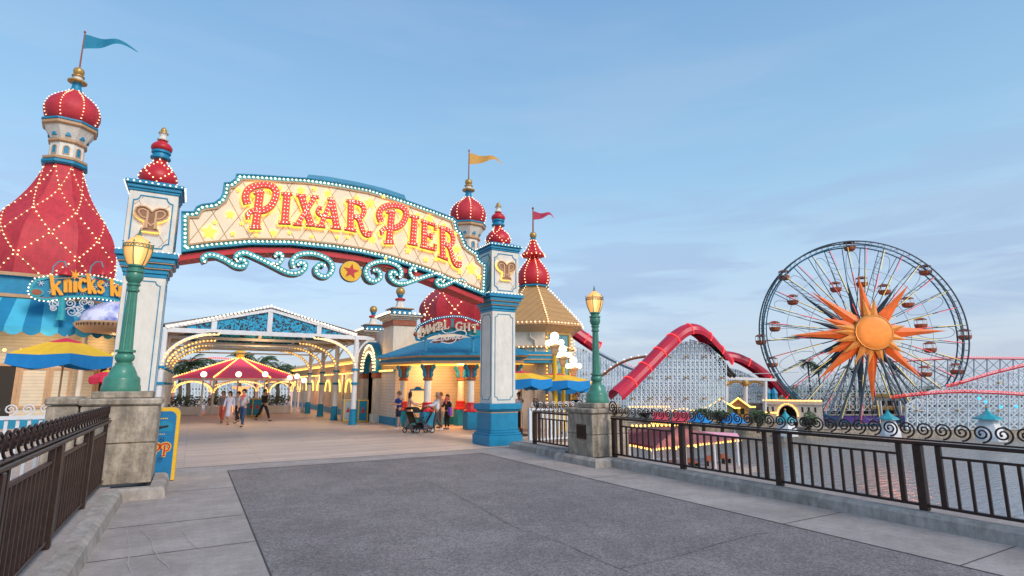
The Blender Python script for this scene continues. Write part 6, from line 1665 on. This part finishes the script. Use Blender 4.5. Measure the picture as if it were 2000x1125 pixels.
# ochre building with bands behind the wheel
f = facing(1665, 112); t = thing('arcade_building', 'long ochre two storey building behind the wheel legs', 'building', f.p(0,-5.2)); z0 = DP(1665,835,112).z; z1 = DP(1665,772,112).z
MB().prism(f, [(-9,z0),(9,z0),(9,z1),(-9,z1)], -6, 0).build('wall', CREAM, t)
for zz in (z0+2.2, z0+4.0, z1): MB().prism(f, [(-9.2,zz-.25),(9.2,zz-.25),(9.2,zz+.3),(-9.2,zz+.3)], -6.2, .5).build('balcony_band', OCH, t)
for i in range(12):
    for zz in (z0+2.6, z0+4.5): MB().prism(f, [(-8.4+i*1.45,zz),(-7.5+i*1.45,zz),(-7.5+i*1.45,zz+1),(-8.4+i*1.45,zz+1)], .0, .05).build('window', DARK, t)
for i in range(6): MB().bar(f.p(-8+i*3.2, z0, 1.5), f.p(-8+i*3.2, z1-1, 1.5), .35).build('column', WHITE, t)
# kiosks standing at the water's edge
def kiosk(label, u, vtop, vmid, vbot, d, w):
    x, y = at_shore(u, d); zt = DP(u, vtop, d).z; zm = DP(u, vmid, d).z; zb = DP(u, vbot, d).z
    t = thing('water_kiosk', label, 'kiosk', (x, y, zb), group='white kiosks with blue peaked roofs')
    MB().lathe([(w*.95,zb-.6),(w*.95,zb),(w*.52,zm)], (x,y,0), 8).build('skirt', WHITE, t)
    MB().lathe([(w*.95,zm-.05),(w*.9,zm+.1),(w*.42,zm+(zt-zm)*.5),(w*.1,zt),(.06,zt+.5)], (x,y,0), 8).build('roof', TEAL if False else TURQ, t)
    MB().lathe([(.12,zt+.3),(.16,zt+.4),(.02,zt+.6)], (x,y,0), 6).build('finial', GOLD, t)
for i, (u, a, b, c_, d, w, l) in enumerate([(1733,804,818,845,72,1.35,'white kiosk with blue peaked roof below the hub of the wheel'),(1927,802,818,850,70,1.75,'largest white kiosk with blue peaked roof at the right edge'),(1533,806,822,842,76,1.5,'white kiosk with blue peaked roof in front of the gatehouse')]): kiosk(l, u, a, b, c_, d, w)
for i, (u, l) in enumerate([(1365,'small blue tent roof left of the gabled huts'),(1432,'small blue tent roof below the gabled huts')]):
    x, y = at_shore(u, 80); t = thing('tent_roof', l, 'tent', (x, y, -5)); zt = DP(u, 806, 80).z
    MB().lathe([(2.0,zt-1.4),(1.1,zt-.8),(.1,zt)], (x,y,0), 6).build('canopy', CANBLUE, t); MB().lathe([(.08,-5.5),(.08,zt)], (x,y,0), 6).build('pole', WHITE, t)
# pink awning stalls with lights on the far shore
for i, (u, l) in enumerate([(1290,'pink awning with bulbs on the far shore, left one'),(1330,'pink awning with bulbs on the far shore, right one')]):
    f = facing(u, 84); zt = DP(u, 806, 84).z; t = thing('market_awning', l, 'awning', f.p(0, -5)); MB().prism(f, [(-1.4,zt-1.5),(1.4,zt-1.5),(1.1,zt),(-1.1,zt)], -2, 0).build('awning', CANRED2, t)
    bulbs([f.p(-1.4+k*.3, zt-1.6, .2) for k in range(10)], .16, BULBY, t, 'light_string')
pr_ = thing('promenade_lights', 'low row of yellow lights under the coaster lattice', 'lights', DP(1300, 800, 88)); bulbs([DP(1230+k*5.5, 794.5, 86) for k in range(15)]+[DP(1300+k*7, 800+2*math.sin(k), 85) for k in range(9)], .16, BULBY, pr_, 'light_string')
# trees
def tree(label, u, vb, vt, d, w, seed, n=420, group='trees on the far shore'):
    x, y = at_shore(u, d); zb = -5.3; zt = DP(u, vt, d).z; zm = DP(u, vb, d).z; h = zt-zm
    t = thing('tree', label, 'tree', (x, y, zb), group=group)
    tk = MB().tube([(x,y,zb),(x+.1,y,zm),(x,y,zm+h*.5)], [.3,.24,.1], 6)
    for k in range(4): a = k*1.7+seed; tk.tube([(x,y,zm+.1*h),(x+w*.5*math.cos(a), y+w*.5*math.sin(a), zm+h*.55)], [.14,.05], 4)
    tk.build('trunk', BARK, t)
    mb = MB(); rnd = random.Random(seed)
    for k in range(7):
        a = rnd.uniform(0, 6.28); rr = w*rnd.uniform(0,.6); leafcloud(mb, (x+rr*math.cos(a), y+rr*math.sin(a), zm+h*rnd.uniform(.3,.75)), w*rnd.uniform(.4,.62), n//7, .30, .8, seed*9+k)
    mb.build('crown', [LEAF2, LEAF], t)
for i, (u, vb, vt, d, w, l) in enumerate([(1372,822,800,84,1.6,'round dark tree left of the green hut'),(1408,828,802,82,1.9,'round dark tree in front of the green hut'),(1478,826,804,84,2.0,'dark tree at the foot of the stone bank'),(1260,815,795,90,1.6,'tree under the left end of the coaster lattice'),(1595,805,756,120,4.0,'dark tree behind the left side of the wheel'),(1640,800,730,125,5.0,'tall dark tree behind the wheel legs'),(1780,800,745,118,5.0,'dark tree right of the wheel legs'),(1830,800,755,118,5.0,'dark tree behind the right rim of the wheel'),(1545,810,770,118,3.5,'dark tree behind the gatehouse'),(1720,800,750,125,4.5,'broad dark tree straight behind the wheel hub'),(1578,832,808,84,1.8,'small tree in the gatehouse arch'),(1220,800,765,120,4,'tree glimpsed through the left coaster lattice')]):
    tree(l, u, vb, vt, d, w, i+20)
for i, (u, v, l) in enumerate([(1578,708,'palm tree left of the wheel hub, taller of two'),(1598,716,'palm tree left of the wheel hub, lower of two'),(1664,722,'palm tree behind the wheel legs')]):
    p = DP(u, v, 112); palm(l, p.x, p.y, p.z, 2.1, seed=40+i, zb=-5.2, group='palm trees behind the wheel')
far_ = MB(); rnd = random.Random(5)
for k in range(150):
    u = 150+k*14+rnd.uniform(-5,5); p = DP(u, 770, 175+rnd.uniform(0,30)); leafcloud(far_, (p.x, p.y, -3+rnd.uniform(0,2.2)), 3.8, 70, .75, .9, k)
o = far_.build('distant_woodland', [LEAF2, LEAF]); tag(o, 'hazy band of trees along the horizon', 'woodland', kind='stuff')

# ---------------------------------------------------------------- boat dock pavilion below the bridge
dc = thing('dock_pavilion', 'pink roofed boat dock pavilion with bulb edge below the right railing', 'pavilion', G(1340, 900, -5.6))
zr0 = -2.1
e1, e2, e3, e4 = G(1222,869,-3.2), G(1275,876,-3.2), G(1447,858,-3.2), G(1330,842,-2.6)
r1, r2 = G(1235,836,-1.2), G(1325,834,-1.2)
e0 = G(1180,858,-3.2)
mb = MB(); mb.add([e0, e2, r2, r1], [(0,1,2,3)]); mb.add([e2, e3, r2], [(0,1,2)]); mb.add([e3, G(1440,846,-3.2), r1, r2], [(0,1,2,3)])
mb.build('roof', mat('pink roof sheet', (0.85, 0.36, 0.45), .7, var=.1), dc)
bulbs(seg3(e0+V((0,0,-.1)), e2+V((0,0,-.1)), .42)+seg3(e2+V((0,0,-.1)), e3+V((0,0,-.1)), .42)+seg3(r1+V((0,0,.15)), r2+V((0,0,.15)), .35), .10, BULBY, dc, 'eave_light_string')
mb = MB(); mb.bar(e0+V((0,0,.1)), e2+V((0,0,.1)), .14); mb.bar(e2+V((0,0,.1)), e3+V((0,0,.1)), .14); mb.build('fascia', RED, dc)
for p in (e0.lerp(e2,.1), e0.lerp(e2,.55), e2, e2.lerp(e3,.33), e2.lerp(e3,.66), e3.lerp(r2,.08)): MB().bar((p.x,p.y,-5.6), (p.x,p.y,p.z), .2, .2, 8).build('post', WHITE, dc)
dm = MB(); c0 = (e0+e2+e3)/3; prism_plan(dm, [(e0.x,e0.y),(e2.x-.5,e2.y-1.5),(e3.x,e3.y-1.5),(e3.x,e3.y+5),(e0.x,e0.y+6)], -6.1, -5.5); dm.build('dock_floor', PAVE, dc)
for k in range(3):
    p = e2.lerp(e3, .25+.25*k)+V((0,3,0)); MB().sphere((p.x,p.y,-3.9), .16, 8, 6).build('hanging_lamp', BULBY, dc)
for k in range(5):
    p = e2.lerp(e3, .1+.2*k)+V((.3,1.2,0)); t = thing('dock_bench', 'dark slatted bench on the dock floor, %s from the left' % ('first','second','third','fourth','fifth')[k], 'bench', (p.x,p.y,-5.5), group='benches on the dock')
    MB().box(p.x-.5,p.x+.5,p.y-.2,p.y+.2,-5.05,-4.98).build('seat', BROWN, t); MB().box(p.x-.5,p.x+.5,p.y+.2,p.y+.25,-5.0,-4.6).build('backrest', BROWN, t)
    for s in (-.42,.42): MB().box(p.x+s-.03,p.x+s+.03,p.y-.18,p.y+.18,-5.5,-5.05).build('leg', IRON, t)

# ================================================================ PEOPLE
SKIN = mat('skin', (0.48, 0.26, 0.18), .55, var=.05); SKIN2 = mat('tan skin', (0.35, 0.18, 0.11), .55, var=.05)
HAIR = mat('dark hair', (0.018, 0.012, 0.010), .6); HAIRB = mat('brown hair', (0.12, 0.06, 0.03), .6); HAIRG = mat('fair hair', (0.30, 0.20, 0.12), .6)
def cloth(name, c): return mat(name, c, .85, var=.12, scale=12)
def skinmesh(name, verts, radii, edges, m, parent, sub=1):
    me = bpy.data.meshes.new(name); me.from_pydata([tuple(v) for v in verts], edges, []); me.materials.append(m)
    o = bpy.data.objects.new(name, me); C.objects.link(o); o.parent = parent; o.matrix_parent_inverse = Matrix.Identity(4)
    md = o.modifiers.new('skin', 'SKIN'); md.use_smooth_shade = True; md.branch_smoothing = .3
    if not me.skin_vertices: me.skin_vertices.new()
    sv = me.skin_vertices[0].data
    for i, r in enumerate(radii):
        rr = r if isinstance(r, tuple) else (r, r); sv[i].radius = rr; sv[i].use_root = (i == 0)
    sb = o.modifiers.new('subdivision', 'SUBSURF'); sb.levels = sub; sb.render_levels = sub
    return o
def person(label, x, y, face, h, top, bottom, shoe, hair, skin, stride=.0, arms=((0,0),(0,0)), dress=False, shorts=False, longhair=False, sleeves=True, lean=0.0, group=None):
    """face: heading in degrees (0 = +X); arms: per side (swing forward deg, elbow bend deg)"""
    t = thing('person', label, 'person', (x, y, 0), math.radians(face), group)
    k = h/1.72; S_ = lambda a, b, c: V((a*k, b*k, c*k))
    hipz, shz = .90, 1.42
    V_ = [S_(0,0,.93), S_(.01,0,1.1), S_(lean*.5,0,1.28), S_(lean,0,1.44), S_(lean+.01,0,1.50), S_(lean+.02,0,1.56), S_(lean+.025,0,1.64), S_(lean+.01,0,1.70)]
    R_ = [(.15,.11),(.125,.09),(.15,.10),(.10,.075),.052,.070,(.085,.092),.055]; E_ = [(i,i+1) for i in range(7)]
    legs = []; armj = []
    for s in (-1, 1):
        st = stride*s; i0 = len(V_); hp = S_(0, s*.09, .88); kn = S_(st*.45+.03*(1 if stride else .2), s*.095, .48); an = S_(st*.85-(.10 if st < 0 else 0), s*.095, .09+(.05 if st < 0 else 0)); toe = an+S_(.16,0,-.05)
        V_ += [hp, kn, an, toe]; R_ += [.085,.055,.038,.036]; E_ += [(0,i0),(i0,i0+1),(i0+1,i0+2),(i0+2,i0+3)]; legs.append((hp,kn,an,toe))
    for j, s in enumerate((-1, 1)):
        sw_, eb = [math.radians(q) for q in arms[j]]
        sh = S_(lean*.95, s*.185, 1.41); up_ = V((math.sin(sw_), s*.12, -math.cos(sw_))); el = sh+up_*(.29*k); fa = V((math.sin(sw_+eb), -s*.05, -math.cos(sw_+eb))); wr = el+fa*(.25*k)
        i0 = len(V_); V_ += [sh, el, wr, wr+fa*(.07*k)]; R_ += [.055,.038,.026,.026]; E_ += [(3,i0),(i0,i0+1),(i0+1,i0+2),(i0+2,i0+3)]
        pa = wr+fa*(.07*k); side = V((fa.z, 0, -fa.x)); lat = V((0,1,0))
        for f_ in range(4):
            b0 = len(V_); o_ = (f_-1.5)*.02*k; L = (.075,.085,.08,.062)[f_]*k
            V_ += [pa+side*o_*.9+fa*.01, pa+side*o_*1.1+fa*L*.6, pa+side*o_+fa*L*.9-lat*s*.02]; R_ += [.010,.009,.008]; E_ += [(i0+3,b0),(b0,b0+1),(b0+1,b0+2)]
        b0 = len(V_); V_ += [wr+fa*.03*k+side*.03*k, wr+fa*.07*k+side*.055*k]; R_ += [.011,.009]; E_ += [(i0+2,b0),(b0,b0+1)]
        armj.append((sh,el,wr))
    R_ = [tuple(q*k for q in r) if isinstance(r, tuple) else r*k for r in R_]
    skinmesh('body', V_, R_, E_, skin, t)
    # clothes
    tv = [S_(0,0,.92), S_(.005,0,1.1), S_(lean*.5,0,1.28), S_(lean,0,1.42), S_(lean,0,1.475)]; trd = [(.175,.13),(.15,.115),(.175,.125),(.14,.095),.07]; te = [(i,i+1) for i in range(4)]
    for (sh,el,wr) in armj:
        i0 = len(tv); e_ = wr+(el-wr)*.15 if sleeves else sh.lerp(el,.75)
        tv += [sh, el if sleeves else sh.lerp(el,.6), e_]; trd += [.075,.056 if sleeves else .065,.045 if sleeves else .06]; te += [(3,i0),(i0,i0+1),(i0+1,i0+2)]
    if dress:
        i0 = len(tv); tv += [S_(0,0,.62), S_(0,0,.32)]; trd += [(.20,.17),(.24,.20)]; te += [(0,i0),(i0,i0+1)]
    skinmesh('dress' if dress else 'top', tv, [tuple(q*k for q in r) if isinstance(r, tuple) else r*k for r in trd], te, top, t)
    if not dress:
        bv = [S_(0,0,1.0), S_(0,0,.92)]; br_ = [(.155,.115),(.17,.125)]; be = [(0,1)]
        for (hp,kn,an,toe) in legs:
            i0 = len(bv); bv += [hp, kn] if not shorts else [hp, hp.lerp(kn,.85)]; br_ += [.105,.078 if not shorts else .095]; be += [(1,i0),(i0,i0+1)]
            if not shorts: bv.append(an+V((0,0,.03))); br_.append(.06); be.append((i0+1,i0+2))
        skinmesh('shorts' if shorts else 'trousers', bv, [tuple(q*k for q in r) if isinstance(r, tuple) else r*k for r in br_], be, bottom, t)
    for (hp,kn,an,toe) in legs:
        skinmesh('shoe', [an+V((-.04*k,0,-.035*k)), an+V((.06*k,0,-.045*k)), toe+V((.02*k,0,0))], [.045*k,.043*k,.034*k], [(0,1),(1,2)], shoe, t)
    hc = V_[6]
    hm = MB(); hm.sphere((hc.x-.018*k, hc.y, hc.z+.028*k), .112*k, 14, 9, 1.05)
    hm.v = [(x if x < hc.x+.045*k or z > hc.z+.06*k else hc.x+.045*k, y_, z) for x, y_, z in hm.v]
    if longhair: hm.lathe([(.075*k,0),(.10*k,.06*k),(.10*k,.24*k)], (hc.x-.055*k, 0, hc.z-.22*k), 10, sx=.7)
    o = hm.build('hair', hair, None, smooth=True); o.parent = t
    fm = MB()
    for s in (-1, 1): fm.sphere((hc.x+.098*k, s*.032*k, hc.z+.0), .010*k, 6, 4)
    fm.box(hc.x+.085*k, hc.x+.097*k, -.022*k, .022*k, hc.z-.062*k, hc.z-.054*k)
    o = fm.build('eyes_and_mouth', HAIR, None); o.parent = t
    nm = MB(); nm.sphere((hc.x+.105*k, 0, hc.z-.022*k), .014*k, 6, 4, 1.4)
    for s in (-1, 1): nm.sphere((hc.x+.0, s*.088*k, hc.z-.01), .02*k, 6, 4, 1.5)
    o = nm.build('nose_and_ears', skin, None); o.parent = t
    return t
FACECAM = 240
def PP(u, v): p = G(u, v); return p.x, p.y
tshirt = cloth('navy t shirt', (.015,.05,.22)); navy = cloth('navy shorts', (.012,.016,.04)); lilac = cloth('pale lilac cloth', (.52,.50,.62)); redc = cloth('red cloth', (.55,.10,.07)); greyc = cloth('grey cloth', (.16,.15,.16))
jean = cloth('blue jeans', (.03,.06,.13)); lgrey = cloth('light grey shirt', (.42,.42,.46)); whitec = cloth('white cloth', (.72,.72,.78)); peach = cloth('peach cloth', (.55,.32,.24)); dgrey = cloth('dark grey cloth', (.07,.07,.08))
x, y = PP(432,826); person('person in a dark coat and red trousers, left of the woman in the lilac dress', x, y, FACECAM+10, 1.62, greyc, redc, BLACK, HAIRB, SKIN, .25, ((10,20),(-10,20)), longhair=True)
x, y = PP(445,829.5); person('person with long black hair in a pale lilac dress walking forward', x, y, FACECAM, 1.62, lilac, lilac, BROWN, HAIR, SKIN, .15, ((15,15),(-15,20)), dress=True, longhair=True)
x, y = PP(462,826.5); person('person in dark trousers half hidden behind the man in the grey shirt', x, y, FACECAM-15, 1.60, lgrey, BLACK, BLACK, HAIR, SKIN, .2, ((25,40),(-5,10)))
x, y = PP(472,834); p = person('person in a light grey shirt, red neckerchief and blue jeans walking forward', x, y, FACECAM, 1.74, lgrey, jean, BLACK, HAIR, SKIN, .22, ((5,10),(-5,95)), sleeves=False)
sc_ = MB(); sc_.lathe([(.10,1.40),(.12,1.46),(.08,1.52)], (0,0,0), 10); sc_.add([(.12,-.06,1.46),(.12,.06,1.46),(.15,.03,1.24),(.15,-.05,1.26)], [(0,1,2,3)]); o = sc_.build('neckerchief', redc, None); o.parent = p
x, y = PP(513,822.5); person('person in a black suit striding to the right across the boardwalk', x, y, -50, 1.70, BLACK, BLACK, BLACK, HAIR, SKIN, .42, ((25,15),(-25,20)))
x, y = PP(778,838.5); person('person in a navy t-shirt and shorts standing left of the strollers', x, y, 195, 1.66, tshirt, navy, whitec, HAIRB, SKIN, .12, ((20,75),(20,80)), shorts=True, sleeves=False)
x, y = PP(797,839); person('person in a peach top with dark tied hair bending behind the strollers', x, y, -15, 1.62, peach, greyc, BLACK, HAIR, SKIN2, .1, ((35,40),(45,40)), longhair=True, lean=.06)
x, y = PP(853,842.5); person('person in a white hooded top and grey trousers pushing a stroller, seen from behind', x, y, 165, 1.62, whitec, dgrey, whitec, HAIRG, SKIN, .18, ((40,40),(40,40)), longhair=True)
x, y = PP(860,836); person('person mostly hidden behind the one in the white hooded top', x, y, 200, 1.60, peach, greyc, BLACK, HAIRB, SKIN, .0, ((10,60),(10,50)))
x, y = PP(873,838.5); p = person('person in black with a red neck scarf holding a purple bag', x, y, 205, 1.52, BLACK, BLACK, BLACK, HAIR, SKIN, .0, ((15,100),(0,5)), longhair=True)
o = MB().lathe([(.10,1.34),(.11,1.42),(.07,1.46)], (0,0,0), 10); o.box(.08,.13,-.04,.04,1.12,1.38); o = o.build('scarf', redc, None); o.parent = p
b = MB().bbox(x-.02, x+.10, y-.36, y-.06, .62, .98, .03).build('handbag', cloth('purple bag', (.22,.07,.42))); tag(b, 'purple bag carried by the person in black', 'bag')
x, y = PP(1014,842); p = person('person in a pale shirt and black trousers standing right of the gate pillar, facing left', x, y, 200, 1.62, whitec, BLACK, BLACK, HAIR, SKIN2, .05, ((10,90),(10,90)))
MB_ = MB().sphere((-.11,0,1.66), .06, 8, 6); o = MB_.build('hair_bun', HAIR, None, smooth=True); o.parent = p
q = PY(1131,775,17.6); p = person('person in black leaning on the fence and reaching out an arm beside the right lamp', q.x, 17.6, 190, 1.66, BLACK, BLACK, BLACK, HAIRB, SKIN, .0, ((80,10),(65,25)), sleeves=False, lean=.08)
# strollers
def stroller():
    t = thing('stroller', 'x', 'stroller')
    w = .26
    fm = MB()
    for s in (-w, w):
        fm.tube([(-.42,s,1.02),(-.36,s,1.0),(-.05,s,.45),(.40,s,.12)], .014, 6); fm.tube([(.30,s,.62),(.0,s,.42),(-.30,s,.12)], .014, 6)
    fm.bar((-.42,-w,1.02),(-.42,w,1.02),.02); fm.bar((.30,-w,.62),(.30,w,.62),.02); fm.bar((-.3,-w,.14),(-.3,w,.14),.02); fm.bar((.38,-w,.14),(.38,w,.14),.02)
    fm.build('frame', IRON, t)
    sm = MB(); sm.add([(.22,-w+.03,.42),(.22,w-.03,.42),(-.08,w-.03,.40),(-.08,-w+.03,.40),(-.32,w-.03,.86),(-.32,-w+.03,.86)], [(0,1,2,3),(3,2,4,5)]); sm.add([(.22,-w+.03,.42),(.22,w-.03,.42),(.34,w-.03,.18),(.34,-w+.03,.18)], [(0,1,2,3)])
    sm.build('seat', BLACK, t)
    hd = MB(); vs = []
    for i in range(7):
        a = math.radians(15+i*22)
        for y_ in (-w, 0, w): vs.append((-.14+.32*math.cos(a)*(.9 if y_ else 1), y_, .78+.30*math.sin(a)*(.93 if y_ else 1)))
    hd.add(vs, [(i*3+j, i*3+j+1, i*3+j+4, i*3+j+3) for i in range(6) for j in (0, 1)]); hd.build('hood', BLACK, t)
    bk = MB(); bk.bbox(-.30,.05,-.2,.2,.16,.30,.02); bk.build('basket', greyc, t)
    for (x_, s) in ((-.3,-w),(-.3,w),(.4,-w),(.4,w)):
        wl = MB(); wl.tube([(x_+.10*math.cos(2*PI*i/16), s, .115+.10*math.sin(2*PI*i/16)) for i in range(16)], .02, 6, closed=True); wo = wl.build('wheel', BLACK, t)
        MB().lathe([(.06,-.01),(.06,.01)], (0,0,0), 10)
        h_ = MB(); 
        for i in range(4): h_.bar((x_-.09*math.cos(i*PI/4), s, .115-.09*math.sin(i*PI/4)), (x_+.09*math.cos(i*PI/4), s, .115+.09*math.sin(i*PI/4)), .012)
        h_.build('spokes', WHITE, wo)
    return t
s1 = stroller()
x, y = PP(828,845); s2 = dup(s1, (x,y,0), math.radians(170), 'black stroller with white wheels pushed by the person in the white top')
x, y = PP(809,845); s1.location = (x,y,0); s1.rotation_euler = (0,0,math.radians(-60)); s1['label'] = 'black stroller nearest the person in the peach top'; 
for s_ in (s1, s2): s_['group'] = 'strollers parked on the boardwalk'
flush_bulbs()
# ================================================================ LIGHT, SKY, CAMERA
w = bpy.data.worlds.new('World'); bpy.context.scene.world = w; w.use_nodes = True; nt = w.node_tree; N = nt.nodes; L = nt.links
for n_ in list(N): N.remove(n_)
out = N.new('ShaderNodeOutputWorld'); bg = N.new('ShaderNodeBackground'); bg2 = N.new('ShaderNodeBackground'); add = N.new('ShaderNodeAddShader')
sky = N.new('ShaderNodeTexSky'); sky.sky_type = 'NISHITA'; sky.sun_disc = False; sky.sun_elevation = math.radians(14); sky.sun_rotation = math.radians(165); sky.air_density = 1.0; sky.dust_density = 1.5; sky.ozone_density = 3
L.new(sky.outputs['Color'], bg.inputs['Color']); bg.inputs['Strength'].default_value = 0.05; sky.altitude = 0
geo = N.new('ShaderNodeTexCoord'); sep = N.new('ShaderNodeSeparateXYZ'); L.new(geo.outputs['Generated'], sep.inputs['Vector'])
cr = N.new('ShaderNodeValToRGB'); e = cr.color_ramp.elements
e[0].position = 0.0; e[0].color = (0.53, 0.595, 0.705, 1); e[1].position = 1.0; e[1].color = (0.13, 0.28, 0.52, 1)
for pos, c in ((0.06, (0.53,0.60,0.72)), (0.20, (0.44,0.60,0.76)), (0.36, (0.305,0.53,0.74)), (0.62, (0.195,0.38,0.64))):
    q = e.new(pos); q.color = c+(1,)
L.new(sep.outputs['Z'], cr.inputs['Fac'])
# darker, more violet to the left of the view, as the dusk sky is
mpw = N.new('ShaderNodeMapping'); mpw.inputs['Scale'].default_value = (1.5, 1.5, 9.0); L.new(geo.outputs['Generated'], mpw.inputs['Vector'])
nz = N.new('ShaderNodeTexNoise'); nz.inputs['Scale'].default_value = 2.3; nz.inputs['Detail'].default_value = 7; nz.inputs['Roughness'].default_value = .55; nz.inputs['Distortion'].default_value = .4
L.new(mpw.outputs['Vector'], nz.inputs['Vector'])
crn = N.new('ShaderNodeValToRGB'); crn.color_ramp.elements[0].position = .47; crn.color_ramp.elements[1].position = .60; L.new(nz.outputs['Fac'], crn.inputs['Fac'])
msk = N.new('ShaderNodeValToRGB'); me_ = msk.color_ramp.elements; me_[0].position = .03; me_[0].color = (0.35,)*3+(1,); me_[1].position = .42; me_[1].color = (0.0,)*3+(1,)
q = me_.new(.16); q.color = (.75,)*3+(1,); q = me_.new(.24); q.color = (.45,)*3+(1,)
L.new(sep.outputs['Z'], msk.inputs['Fac'])
mu = N.new('ShaderNodeMath'); mu.operation = 'MULTIPLY'; L.new(crn.outputs['Color'], mu.inputs[0]); L.new(msk.outputs['Color'], mu.inputs[1])
mx = N.new('ShaderNodeMixRGB'); mx.inputs['Color2'].default_value = (0.33, 0.42, 0.62, 1); L.new(mu.outputs[0], mx.inputs['Fac']); L.new(cr.outputs['Color'], mx.inputs['Color1'])
nz2 = N.new('ShaderNodeTexNoise'); nz2.inputs['Scale'].default_value = 1.6; nz2.inputs['Detail'].default_value = 6; L.new(mpw.outputs['Vector'], nz2.inputs['Vector'])
cr3 = N.new('ShaderNodeValToRGB'); cr3.color_ramp.elements[0].position = .48; cr3.color_ramp.elements[0].color = (0,0,0,1); cr3.color_ramp.elements[1].position = .7; cr3.color_ramp.elements[1].color = (.14,.14,.14,1); L.new(nz2.outputs['Fac'], cr3.inputs['Fac'])
mx3 = N.new('ShaderNodeMixRGB'); mx3.inputs['Color2'].default_value = (0.62, 0.66, 0.76, 1); L.new(cr3.outputs['Color'], mx3.inputs['Fac']); L.new(mx.outputs['Color'], mx3.inputs['Color1'])
L.new(mx3.outputs['Color'], bg2.inputs['Color']); bg2.inputs['Strength'].default_value = 0.95
L.new(bg.outputs[0], add.inputs[0]); L.new(bg2.outputs[0], add.inputs[1]); L.new(add.outputs[0], out.inputs['Surface'])
sd = bpy.data.lights.new('sun', 'SUN'); sd.energy = 2.7; sd.angle = math.radians(22); sd.color = (1.0, 0.89, 0.80)
so = bpy.data.objects.new('sun', sd); C.objects.link(so); so.rotation_euler = (math.radians(52), 0, math.radians(14))
def lamp(name, loc, e_, col=(1.0, .62, .28), r=.25):
    d = bpy.data.lights.new(name, 'POINT'); d.energy = e_; d.color = col; d.shadow_soft_size = r; o = bpy.data.objects.new(name, d); C.objects.link(o); o.location = loc
lamp('porch_light', (11.3, 24.6, 2.6), 90); lamp('porch_light', (10.0, 26.0, 2.6), 45); lamp('porch_light', (13.6, 24.2, 2.6), 45); lamp('portal_light', (7.9, 29.2, 3.4), 35); lamp('canopy_light', (3.0, 32.0, 4.0), 60); lamp('canopy_light', (3.0, 38.0, 4.0), 60)
lamp('shop_light', (-6.2, 32.8, 4.0), 45); lamp('shop_light', (-3.6, 34.6, 4.0), 45); lamp('shop_light', (-9.0, 32.5, 4.0), 45)
lamp('pavilion_light', (3.0, 46.2, 2.4), 120); lamp('wing_light', (8.2, 38, 2.5), 60); lamp('wing_light', (8.2, 46, 2.5), 60); lamp('terrace_light', (16.3, 21.2, 2.4), 30)
lamp('hub_light', FW.p(cx_, cz_, 9), 1800, (1.0, .30, .12), 1.5); lamp('dock_light', G(1340, 895, -3.8), 60)
cd = bpy.data.cameras.new('camera'); cam = bpy.data.objects.new('camera', cd); C.objects.link(cam); cam.location = CAM
cam.rotation_euler = (PI/2+PT, 0, -YW); cd.sensor_width = 36; cd.lens = 36*FP/2000; cd.clip_end = 6000; cd.clip_start = .05
sc = bpy.context.scene; sc.camera = cam
sc.view_settings.view_transform = 'Standard'; sc.view_settings.look = 'None'; sc.view_settings.exposure = 0; sc.view_settings.gamma = 1
try:
    sc.cycles.use_denoising = True; sc.cycles.max_bounces = 6
except Exception: pass
